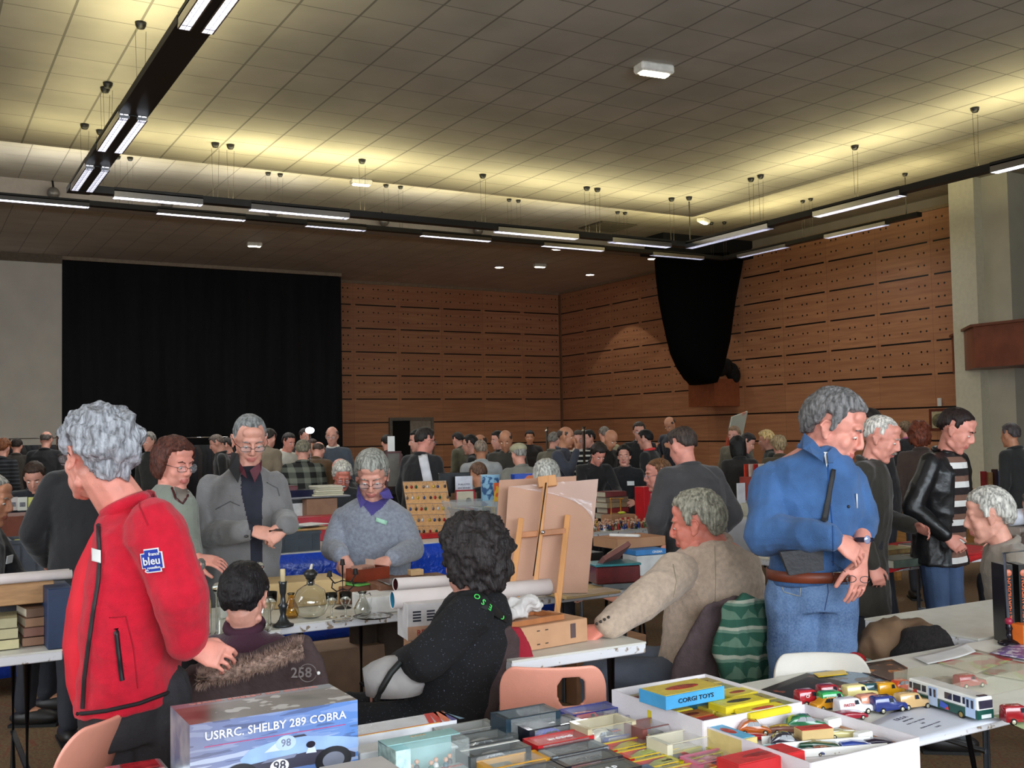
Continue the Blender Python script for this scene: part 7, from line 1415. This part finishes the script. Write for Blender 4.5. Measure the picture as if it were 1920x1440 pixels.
# ---- far left table with crates
def atA(px,z=0): return UZ(px,1214,.742)
navy=M((26,50,86),.5); c=atA(112); block('navy_crate',(c[0],c[1]+.1,.742),(.095,.25,.235),navy,'tall dark blue plastic box behind the red fleece, at the left','box',0)
c=atA(48); block('book_crate',(c[0]-.08,c[1]+.28,.742),(.36,.18,.16),M((34,32,40),.6),'black box behind the stacks of books at the far left','box'); block('storage_box',(c[0]-.09,c[1]+.2,.905),(.40,.3,.085),M((186,142,96),.6,var=.12,stretch=(1,1,6)),'pale wooden drawer on top of the pile at the far left','drawer')
for i in range(4): book((c[0]+.05,c[1]+.1,.742+.038*i),(.12,.17,.036),.05*i,M([(150,110,84),(140,96,80),(160,120,90),(120,90,70)][i],.6),['lowest','second','third','topmost'][i]+' of the worn brown books stacked beside the dark blue box','brown books beside the dark blue box')
for i in range(3): book((c[0]-.09,c[1]+.08,.742+.042*i),(.13,.18,.04),-.04*i,M([(206,196,150),(190,180,140),(176,168,130)][i],.5),['lowest','middle','topmost'][i]+' of the thick cream books at the left end of the far left table','cream books at the far left')
for i,(a_,b_,r) in enumerate([((18,1092),(145,1080),.018),((30,1098),(150,1094),.016)]): 
    p=np.array([c[0]-.27,YF+.09+.08*i,1.0+r]); q=p+np.array([.44,.02,0]); tubep(p,q,r,['upper','lower'][i]+' of two white paper rolls lying on the wooden drawer at the left',M((200,200,190),.7))
# ---- blue cloth table: left stall
gcr=M((92,98,108),.5); 
def at2(px,py=1052,z=.742): return UZ(px,py,z)
def crate(x,y,L,Wd,h,z,mat,label,rz=0):
    t=thing('plastic_crate',(x,y,z),label,'crate',None,rz)
    for (cx,cy,sx,sy) in ((0,-Wd/2,L,.01),(0,Wd/2,L,.01),(-L/2,0,.01,Wd),(L/2,0,.01,Wd)): MB().box((cx,cy,h/2),(sx,sy,h),m=mat).obj('side',t)
    MB().box((0,0,.006),(L,Wd,.012),m=mat).obj('base',t); m=MB(); m.box((0,-Wd/2-.006,h-.012),(L+.02,.014,.022),m=mat); [m.box((-L/2+L*(i+.5)/4,-Wd/2-.005,h*.42),(.012,.012,h*.8),m=mat) for i in range(-0,5)]; m.box((0,-Wd/2-.006,h*.45),(L*.3,.014,h*.4),m=mat); m.obj('rim',t); return t
c=at2(60); crate(c[0],y2+.22,.36,.3,.20,.742,gcr,'grey plastic crate holding yellow papers at the left edge'); block('yellow_papers',(c[0],y2+.22,.756),(.28,.2,.17),M((214,206,70),.6),'yellow papers standing in the grey crate at the left','papers')
for i,(px,cc,l) in enumerate([(10,(110,70,60),'brown'),(28,(60,60,70),'dark')]): block('box_file',(at2(px)[0]-.1,y2+.15,.742),(.12,.2,.06),M(cc,.6),l+' file box left of the grey crate','file box')
# cards on the reading stall further back
c=U(50,958,7.4); block('reading_table',(c[0],c[1],0),(1.1,.4,float(c[2])-.02),M((120,60,40),.5),'red-brown wooden stall front at the far left','stall'); 
for i,(px,cc) in enumerate([(24,(200,190,186)),(42,(214,214,206)),(62,(206,206,110))]): q=U(px,957,7.2); t=thing('price_card',q,['leftmost pale card','white card with a black edge','yellow and white card'][i]+' standing on the red-brown stall','card'); MB().box((0,0,.045),(.06,.012,.09),m=M(cc,.5,var=.1)).obj('card',t); MB().box((0,-.007,.04),(.035,.001,.03),m=M((110,110,120),.6,var=.4,scale=80)).obj('printed_text',t)
# ---- blue cloth table: behind the seller
c=UZ(553,1036,.742); crate(c[0],y2+.2,.40,.3,.14,.742,M((70,80,90),.5),'grey plastic crate with a ribbed front between the two standing men'); 
block('wood_board',(c[0]+.08,y2+.2,.884),(.46,.3,.012),M((196,150,96),.6),'pale wooden board on the grey crate','board'); 
for i,(dx,cc,l) in enumerate([(-.08,(60,160,70),'green'),(.06,(100,110,120),'grey'),(.14,(220,220,216),'white')]): block('file_folder',(c[0]+dx+.04,y2+.18+.02*i,.898+.007*i),(.22,.2,.006),M(cc,.5),l+' folder lying on the pale board','folder',.2*i)
c3=U(585,975,8.3); block('red_box',(c3[0],c3[1],.742),(.42,.2,float(U(585,968,8.3)[2])-.742),M((170,20,40),.4),'long bright red box behind the folders','box')
c4=U(585,975,8.6); zz=float(U(585,976,8.6)[2]); block('grey_shelf_unit',(c4[0],c4[1]+.35,.0),(.62,.36,zz),M((120,122,128),.5),'grey cabinet behind the red box','cabinet')
zt2=zz; q=U(597,975,8.75); block('brown_carton',(q[0],q[1],zt2+.002),(.26,.2,.17),M((150,112,88),.8),'brown carton in a clear box, between the grey coat and the grey jumper','carton'); q=U(553,975,8.75); t=block('white_carton_label',(q[0],q[1],zt2+.002),(.12,.16,.17),M((220,220,218),.6),'white carton with a black top band left of the brown carton','carton'); MB().box((0,-.081,.15),(.12,.002,.03),m=M((20,20,22),.5)).obj('black_band',t)
sh=zt2+.18; q=U(582,940,8.8); block('plank',(q[0],q[1],sh),(.58,.34,.012),M((150,152,160),.4),'grey shelf board over the cartons','shelf board')
block('binder',(U(560,935,8.7)[0],U(560,935,8.7)[1],sh+.013),(.28,.2,.055),M((34,36,60),.15),'shiny dark blue plastic sleeves on the grey shelf board','binder',.05); block('binder',(U(540,928,8.7)[0],U(540,928,8.7)[1],sh+.013),(.10,.2,.09),M((90,24,34),.3),'dark red binder at the left end of the grey shelf board','binder',.0)
for i in range(5): q=U(610,935,8.75); block('magazine_stack',(q[0]+.008*(i%2),q[1],sh+.013+.017*i),(.25-.01*i,.2,.016),M([(200,194,168),(190,186,160),(206,200,176),(196,190,166),(206,200,180)][i],.6,var=.05),['lowest','second','third','fourth','topmost'][i]+' cream bundle of the magazine stack beside the moustached man','magazines',.04*(i-2),'cream bundles of magazines on the grey shelf board')
# key ring board
A1,B1,C1,D1=U(755,903,8.65),U(836,901,8.7),U(856,1008,8.42),U(772,1010,8.38); c=(A1+C1)/2; t=thing('display_board',c,'tilted cork board hung with rows of key rings, right of the grey jumper','display board'); nb_=nrm(np.cross(B1-A1,D1-A1)); nb_=nb_ if nb_@(EYE-c)>0 else -nb_
m=MB(); V=[p-c+nb_*s for s in (-.008,.0) for p in (A1,B1,C1,D1)]; m.add(V,[(3,2,1,0),(4,5,6,7),(0,1,5,4),(1,2,6,5),(2,3,7,6),(3,0,4,7)],M((206,156,104),.8,var=.12,scale=60)); m.obj('cork_panel',t)
kc=[(60,50,50),(200,170,50),(120,110,110),(170,30,40),(60,80,130),(210,210,210),(30,90,60)]
for r_ in range(5):
    v=.02+.195*r_; a_=A1*(1-v)+D1*v; b_=B1*(1-v)+C1*v; MB().tube([a_-c+nb_*.012,b_-c+nb_*.012],.003,6,M((214,214,214),.4)).obj('rail',t)
    for k in range(8):
        u=(k+.5)/8+rf.uniform(-.03,.03); p=a_*(1-u)+b_*u+nb_*.014; dn=nrm(D1-A1); cc=kc[(k*3+r_*2)%7]; o=MB(); o.tube([p,p+dn*.022],.001,4,chrome); o.tube([p+dn*.03+nrm(B1-A1)*.008*math.cos(q)+dn*.008*math.sin(q) for q in np.linspace(0,2*PI,11)[:-1]],.0012,4,chrome,closed=True)
        o.ell(p+dn*(.05),(.012,.004,.014),n=8,k=6,m=M(cc,.35,.3)); o=o.obj('key_ring',None,p); tag(o,'small key ring with a coloured fob hanging on the tilted cork board','key ring','key rings on the cork board')
q=(D1+C1)/2; block('red_tray',(q[0],q[1]-.05,.742),(.42,.12,.035),M((190,30,36),.4),'red tray edge below the cork board','tray'); 
# red framed picture, sign, black lid, clear bins, painted tins, USAP panel
def standing(px,py,D,w,h,mat,label,name,cat,lean=.12,rz=-.2,frame_=None,fw=.012,zb=.742):
    q=U(px,py,D); t=thing(name,(q[0],q[1],q[2]),label,cat,None,rz); R=np.array([[1,0,0],[0,math.cos(lean),math.sin(lean)],[0,-math.sin(lean),math.cos(lean)]]); R=np.array([[1,0,0],[0,math.cos(-lean),-math.sin(-lean)],[0,math.sin(-lean),math.cos(-lean)]])
    MB().box((0,0,h/2),(w,.006,h),R=None,m=mat).obj('panel',t)
    if frame_:
        for x,z,sx,sz in ((0,fw/2,w,fw),(0,h-fw/2,w,fw),(-w/2+fw/2,h/2,fw,h),(w/2-fw/2,h/2,fw,h)): MB().box((x,-.005,z),(sx,.008,sz),m=frame_).obj('frame',t)
    return t
t=standing(872,950,8.75,.17,.14,M((216,206,180),.5,var=.05),'red framed cream panel with a round grey motif, left of the tall tin','framed_picture','picture',frame_=M((176,24,44),.4)); MB().lathe((.03,-.006,.05),[(.0006,.001),(.022,.001),(.024,0)],18,M((120,120,110),.6,var=.4,scale=60),axis=(0,-1,0)).obj('round_motif',t)
t=standing(870,924,8.9,.15,.14,M((220,222,232),.5),'white sign lettered PUBLICITES ANCIENNES','paper_sign','sign'); textmesh('PUBLICITES',.02,M((60,60,90),.5),'lettering',t,(0,-.0035,.07),FRONT); textmesh('ANCIENNES',.02,M((60,60,90),.5),'lettering',t,(0,-.0035,.04),FRONT)
q=U(852,915,8.95); block('laptop_case',(q[0],q[1],q[2]-.07),(.29,.03,.20),M((20,20,22),.4),'black flat case standing open in front of the tracksuit top','case',-.1)
q=U(856,950,8.85); block('stall_riser',(q[0]+.05,q[1]+.16,.742),(.62,.46,float(q[2])-.745),M((150,120,96),.7),'low carton platform under the sign and the red framed panel','carton')
pl=clearp('bin_clear',.30,(214,220,220)); RT=float(U(856,950,8.85)[2])-.002
for n_,w_,d_,l_ in (('paper_sign',.2,.1,'small carton lifting the white PUBLICITES sign'),('laptop_case',.24,.06,'small carton under the standing black case')):
    o=bpy.data.objects[n_]; block('small_carton',(o.location[0],o.location[1],RT),(w_,d_,max(.01,o.location[2]-RT-.001)),M((150,120,96),.7),l_,'carton')
q=U(885,995,8.55); t=thing('plastic_bin',(q[0],q[1],.742),'clear plastic bin of mixed papers behind the curly-haired person','plastic box'); hh=float(U(885,938,8.55)[2])-.742
for (x,y,sx,sy) in ((0,-.14,.4,.003),(0,.14,.4,.003),(-.2,0,.003,.28),(.2,0,.003,.28)): MB().box((x,y,hh/2),(sx,sy,hh),m=pl).obj('side',t)
MB().box((0,0,.004),(.4,.28,.006),m=pl).obj('base',t)
for i in range(9): block('printed_card',(q[0]-.16+.04*i,q[1]+.0,.752),(.012,.2,hh*.75),M(kc[i%7],.6,var=.2,scale=50),'upright printed card inside the clear plastic bin','card',0,'cards in the clear plastic bin')
q=U(906,1004,8.38); t=thing('club_sign',(q[0],q[1],.742),'black framed panel lettered USAP in red on white','sign',None,-.2); h=float(U(906,958,8.38)[2])-.742; zb=max(.0,float(U(906,1003,8.38)[2])-.742)
MB().box((0,0,h/2),(.11,.012,h),m=M((22,20,22),.4)).obj('panel',t); MB().box((0,-.007,h-.038),(.092,.002,.06),m=white).obj('white_field',t); textmesh('USAP',.036,M((200,30,36),.4),'lettering',t,(0,-.0085,h-.038),FRONT,width=.082); MB().box((0,-.007,h-.078),(.05,.001,.008),m=M((140,200,40),.5)).obj('green_line',t); MB().box((0,-.007,h-.12),(.09,.001,.05),m=M((170,150,140),.6,var=.6,scale=70)).obj('printed_picture',t)
skyt=custom('tin_print',lambda t: mixc(t,noise_fac(t,18,.5,.56,2),lin((150,196,224)),lin((60,100,150))),.35); q=U(921,985,8.75); zt3=float(U(921,890,8.75)[2]); t=thing('tall_tin',(q[0],q[1],.742),'tall pale blue printed tin standing among the bins','tin'); MB().lathe((0,0,0),[(.0006,0),(.078,0),(.08,.01),(.08,zt3-.752),(.0825,zt3-.742),(.0006,zt3-.744)],28,skyt).obj('tin_body',t)
orp=custom('orange_print',lambda t: mixc(t,noise_fac(t,16,.48,.52,1),lin((232,180,30)),lin((226,90,30))),.5); standing(936,940,8.5,.085,.15,orp,'orange and yellow printed card leaning against the tall tin','printed_card','card',rz=-.1)
q=U(982,900,9.0); t=block('game_box',(q[0],q[1],q[2]-.02),(.20,.10,.075),custom('game_print',lambda t: mixc(t,noise_fac(t,9,.52,.56,1),lin((30,80,190)),lin((230,120,50))),.4),'blue and orange game box showing above the panels','box',-.2); block('shelf_stack',(q[0],q[1],.742),(.26,.16,float(q[2])-.77),M((120,40,44),.6),'stacked dark red cartons under the game box','carton',-.2)
# ---- toy figures table
T3=lambda px,py: UZ(px,py,.742)
figs=custom('x',lambda t:lin((255,255,255)),.5) if False else None
fc=[(190,40,40),(40,60,140),(220,210,190),(60,110,60),(200,160,60),(120,70,50),(230,230,230),(40,40,44),(210,120,90)]
mesh_cache=[]
for k,cc in enumerate(fc):
    m=MB(); m.cap((0,0,.0),(0,0,.03),.011,.009,8,M(cc,.4,var=0)); m.ell((0,0,.046),.0085,n=8,k=6,m=M((206,160,130),.5)); m.cap((.008,0,.028),(.018,-.006,.02),.004,.003,6,M(fc[(k+3)%9],.4,var=0)); m.cap((-.008,0,.028),(-.017,-.006,.034),.004,.003,6,M(fc[(k+3)%9],.4,var=0)); m.box((0,0,.002),(.026,.02,.004),m=M(fc[(k+5)%9],.5,var=0)); mesh_cache.append(m.mesh('toy_figure'))
lab3='tiny painted toy figure in the crowd of figures on the far white table'
for i in range(130):
    c=(rf.uniform(x3,X0(1248,990)),y3+.03+.5*rf.random()**1.3,.742)
    o=bpy.data.objects.new('toy_figure',mesh_cache[i%9]); COL.objects.link(o); o.location=c; o.rotation_euler=(0,0,rf.uniform(0,6)); k=rf.uniform(.9,1.5); o.scale=(k,k,k); tag(o,lab3,'toy figure','toy figures on the far white table')
c=T3(1168,985); t=block('cardboard_box',(c[0]-.0,y3+.42,.742),(.26,.16,.09),card,'open cardboard box with a red and yellow label among the toy figures','box',0); MB().box((.0,-.081,.04),(.11,.001,.055),m=M((200,40,36),.5)).obj('label',t); MB().box((.0,-.0815,.035),(.09,.001,.022),m=M((230,190,60),.5)).obj('label',t)
q=(c[0]-.02,y3+.42); t=thing('toy_gate',(q[0],q[1],.834),'orange-yellow wooden toy frame on the cardboard box','toy frame',None,.1); 
for a_,b_ in (((-.06,0,0),(-.055,0,.14)),((.05,0,0),(.05,0,.13)),((-.065,0,.14),(.08,0,.13)),((-.06,0,.01),(.05,0,.01))): MB().tube([a_,b_],.007,6,M((216,150,50),.5)).obj('bar',t)
MB().ell((.06,.0,.01),(.04,.03,.012),m=M((200,214,60),.4)).obj('green_car',t)
pl2=clearp('case_clear',.28,(220,226,226)); q=U(1205,958,9.7); t=thing('display_case',(q[0],y3+.55,.742),'clear acrylic display case right of the wooden toy frame','display case',None,-.1); h=float(U(1205,922,9.7)[2])-.742
for (x,y,sx,sy,sz,zc_) in ((0,-.07,.19,.003,h,h/2),(0,.07,.19,.003,h,h/2),(-.095,0,.003,.14,h,h/2),(.095,0,.003,.14,h,h/2),(0,0,.19,.14,.003,h)): MB().box((x,y,zc_),(sx,sy,sz),m=pl2).obj('panel',t)
c=T3(1235,975); t=thing('comic_box',(c[0]+.02,y3+.42,.742),'clear box of blue and red printed covers behind the dark models','box'); MB().box((0,0,.06),(.30,.16,.12),m=custom('comic_print',lambda t: mixc(t,noise_fac(t,14,.5,.55,1),lin((50,120,150)),lin((196,80,50))),.5)).obj('covers',t)
c=T3(1232,985); c=(c[0],y3+.06); block('red_plinth',(c[0]+.02,c[1]+.08,.742),(.30,.13,.02),M((150,24,34),.4),'dark red plinth under the black models on the far white table','tray',-.05)
for i in range(5): q=(c[0]-.08+.05*i,c[1]+.08,.764); t=thing('model_car',q,['first','second','third','fourth','fifth'][i]+' black model from the left on the dark red plinth','model car','black models on the dark red plinth',.3); carbody(.06,.03,.03,M((24,22,26),.2,coat=.5,var=0),'round',t)
for i in range(5): q=U(1145,945,9.9); book((q[0]+.02*(i%2)-.0,q[1],.742+.05*i),(.24,.18,.048),.1*(i%3-1),M([(140,120,100),(150,40,44),(160,140,110),(130,110,90),(120,50,50)][i],.6),['lowest','second','third','fourth','topmost'][i]+' thick book of the pile behind the wooden toy frame','thick books before the person with the badge')
q=U(1212,928,9.5); block('red_bin',(q[0],q[1],.742),(.16,.14,float(U(1212,912,9.5)[2])-.742),M((190,24,34),.4),'bright red box at the back of the toy stall','box')
# ---- postcard table
c=UZ(1392,970,.742); 
for i,(px,py,w,d,h,cc,l) in enumerate([(1362,968,.16,.2,.13,(216,206,180),'cream card box at the left of the postcard table'),(1415,966,.30,.24,.12,(196,190,170),'long grey-cream box of postcards with divider text'),(1430,950,.26,.2,.3,(150,140,136),'tall grey box behind the postcards')]): q=UZ(px,py,.742); block('card_box',(q[0],q[1]+.12+.14*(i==2),.742),(w,d,h),M(cc,.7,var=.06),l,'box')
t=standing(1390,946,9.85,.10,.20,M((222,222,226),.5),'tall white card standing on the postcard boxes','white_card','card',rz=0); t=standing(1412,952,9.9,.10,.12,M((226,220,206),.5),'small framed portrait print on the postcard boxes','small_print','print',frame_=M((230,226,216),.5),rz=0); MB().ell((0,-.004,.055),(.028,.001,.04),n=14,k=8,m=M((150,110,90),.6,var=.5,scale=80)).obj('printed_portrait',t)
q=U(1428,890,10.2)
for i in range(5): t=standing(1410+9*i,893,10.3-.05*i,.20,.12,M([(196,60,40),(216,206,190),(180,40,36),(220,214,200),(214,206,190)][i],.5,var=.15,scale=30),['rearmost red','second cream','third red','fourth cream','foremost cream and red'][i]+' comic cover in the box left of the denim shirt','comic_book','comic',rz=0)
textmesh('Gaffes',.06,M((180,40,40),.5),'lettering',t,(.0,-.004,.06),FRONT)
block('stand_box',(q[0]+.1,q[1],.742),(.5,.3,float(U(1428,893,10.2)[2])-.745),M((150,60,50),.6,var=.2),'red-brown box carrying the comics','box')
q=U(1398,920,10.2); t=block('pink_case',(q[0]+.3,q[1],.742),(.34,.2,.42),M((150,100,90),.7,var=.2,scale=30,stretch=(8,1,.2)),'pinkish striped tall bag left of the denim shirt','bag',-.2)
# ---- albums on the red cloth
ab=[(1640,1052,.24,.16,.03,(90,96,86),'grey-green album at the left end of the red cloth'),(1690,1046,.30,.2,.045,(70,80,70),'thick dark green album in the middle of the red cloth'),(1672,1028,.28,.2,.03,(150,140,90),'yellowish printed album behind the green one'),(1750,1040,.30,.2,.05,(96,100,94),'grey album with a pale cover right of the dark green one'),(1740,1020,.3,.2,.03,(60,60,62),'dark flat album at the back of the red cloth')]
for px,py,w,d,h,cc,l in ab: q=UZ(px,py,.745+h); book((q[0],q[1]+.02,.747),(w,d,h),rf.uniform(-.1,.1),M(cc,.4,var=.3,scale=20),l,None,'album','album')
q=UZ(1625,1062,.75); block('folder_orange',(q[0]+.05,q[1]+.04,.747),(.14,.12,.014),M((206,150,110),.6),'orange edged folder at the left front of the red cloth','folder',.2)
for i,(px,py,dz,l) in enumerate([(1725,1012,.0,'left black presentation case behind the albums'),(1800,1018,.0,'right black presentation case behind the albums')]): q=U(px,py,6.0); block('black_case',(q[0],y4+.62,.747),(.34,.24,.20),M((26,26,32),.5),l,'case',.0); block('white_label',(q[0]+.05,y4+.60,.948),(.14,.08,.002),white,'white label on the '+l.split(' behind')[0],'label')
q=U(1785,948,6.9); q=UZ(1690,965,.95); 
# paper roll / white laptop at right behind seated person
q=UZ(1895,965,.95); t=thing('white_roll',(q[0],q[1],.93),'thick white paper roll behind the seated grey-haired person','paper roll'); MB().lathe((0,0,0),[(.0006,0),(.055,0),(.055,.4),(.0006,.4)],20,M((206,210,220),.5),axis=(1,0,0)).obj('paper',t); block('roll_carton',(q[0]+.2,q[1],0),(.5,.2,.87),M((150,140,130),.7),'pale cabinet under the white paper roll','cabinet')
for i,(px,cc) in enumerate([(1845,(120,24,30)),(1856,(150,120,80)),(1866,(50,24,24)),(1874,(60,80,110)),(1885,(200,196,180))]): o=MB().box((0,0,.1),(.035,.05,[.2,.18,.24,.2,.16][i]),m=M(cc,.4)).obj('bottle_box'); 
for i,o in enumerate([o for o in COL.objects if o.name.startswith('bottle_box') and 'label' not in o]): q=U([1845,1856,1866,1874,1885][i],914,10.9); o.location=(q[0],q[1],.867); tag(o,['red','tan','dark brown','blue','white'][i]+' slim bottle carton standing on the wooden counter','carton','slim cartons on the wooden counter')
# ---- things at the back
pA=[UX(x,y,RX-.03) for x,y in ((1742,768),(1782,766),(1784,806),(1745,808))]; c=np.mean(pA,0); t=thing('framed_drawing',c,'framed pale drawing hanging on the wooden wall near the column','picture'); y0_,y1_=min(p[1] for p in pA),max(p[1] for p in pA); z0_,z1_=min(p[2] for p in pA),max(p[2] for p in pA)
MB().box((0,0,0),(.03,y1_-y0_,z1_-z0_),m=M((110,50,34),.5)).obj('frame',t); MB().box((-.02,0,0),(.01,y1_-y0_-.16,z1_-z0_-.12),m=M((196,186,150),.6)).obj('paper',t); MB().ell((-.026,0,-.02),(.003,.2,.16),n=16,k=10,m=M((120,114,84),.7,var=.4,scale=9)).obj('drawing',t); MB().box((-.0,0,(z1_-z0_)/2+.15),(.03,.1,.18),m=white).obj('hook_tag',t)
t,P_,c,n=board([(1372,782,13.6),(1401,771,13.9),(1388,832,13.9),(1360,838,13.6)],.02,custom('poster_print',lambda t: mixc(t,noise_fac(t,2.2,.5,.55,1),lin((176,176,160)),lin((190,80,50))),.5),'tilted pale poster with an orange picture held up behind the people','poster')
# (a tall stand carries the poster)
a_=U(1380,836,13.75); MB().tube([(0,0,0),(0,0,a_[2])],.02,8,dsteel).obj('poster_stand').location=(a_[0],a_[1],0); tag(bpy.data.objects['poster_stand'],'thin dark post under the tilted poster','stand')
q=U(738,893,10.5); t=thing('menu_board',(q[0],q[1],0),'dark red framed notice board topped by a white card, left of the tracksuit top','notice board',None,-.4); h=float(U(738,848,10.5)[2]); zb=float(q[2])-.1; MB().box((0,0,(h+zb)/2),(.13,.02,h-zb),m=M((110,106,98),.6)).obj('panel',t)
for x in (-.07,.07): MB().box((x,-.005,h/2),(.02,.03,h),m=M((84,34,28),.5)).obj('post',t)
MB().box((0,-.005,h),(.16,.03,.02),m=M((84,34,28),.5)).obj('rail',t); MB().box((-.02,-.01,h+.08),(.07,.004,.16),m=white).obj('white_card',t); textmesh('MENU',.02,M((50,50,50),.5),'lettering',t,(-.02,-.0125,h+.10),FRONT) if False else None
q=U(581,822,11.5); t=thing('table_lamp',(q[0],q[1],0),'small bright white lamp on a thin chrome stem among the far heads','lamp'); h=float(U(581,807,11.5)[2]); MB().tube([(0,0,0),(0,0,h-.02)],.012,8,chrome).obj('stem',t); MB().ell((0,0,h),(.05,.04,.035),m=M((255,255,255),.5,var=0,emit=(235,240,255),estr=9)).obj('bulb',t)
for i,(px,y0_,y1_,D,l) in enumerate([(1095,808,838,12.5,'bright chrome stand right of the striped polo shirt'),(1026,808,826,14,'short chrome stand above the silver-haired head'),(108,820,832,14,'short chrome post of the clothes rail by the black curtain')]): q=U(px,y1_,D); h=float(U(px,y0_,D)[2]); t=thing('chrome_stand',(q[0],q[1],0),l,'stand'); MB().tube([(0,0,0),(0,0,h)],.02,8,chrome).obj('post',t); MB().tube([(0,0,h),(0,0,h+.05)],.03,8,chrome).obj('head',t)
for i,(xa,xb,y_,D,l) in enumerate([(18,112,822,19,'clothes rail hung with dark garments against the grey wall'),(345,425,820,17,'clothes rail hung with dark garments before the black curtain')]):
    a_=U(xa,y_,D); b_=U(xb,y_,D); zt_=(a_[2]+b_[2])/2; t=thing('clothes_rail',(a_[0],a_[1],0),l,'clothes rail'); m=MB(); o=b_-a_; o[2]=0; m.tube([(0,0,0),(0,0,zt_),o+[0,0,zt_],o],.02,8,chrome); m.obj('rail',t)
    for k in range(9): p=o*(k+.5)/9; MB().loft([(p+[0,0,zt_-.12],np.array([.03,.02,0]),np.array([-.1,.14,0])),(p+[0,0,zt_-.25],np.array([.04,.02,0]),np.array([-.14,.2,0])),(p+[0,0,zt_-1.0],np.array([.05,.02,0]),np.array([-.13,.2,0]))],10,M([(30,30,36),(44,40,40),(26,28,30)][k%3],.9)).obj('garment',t)
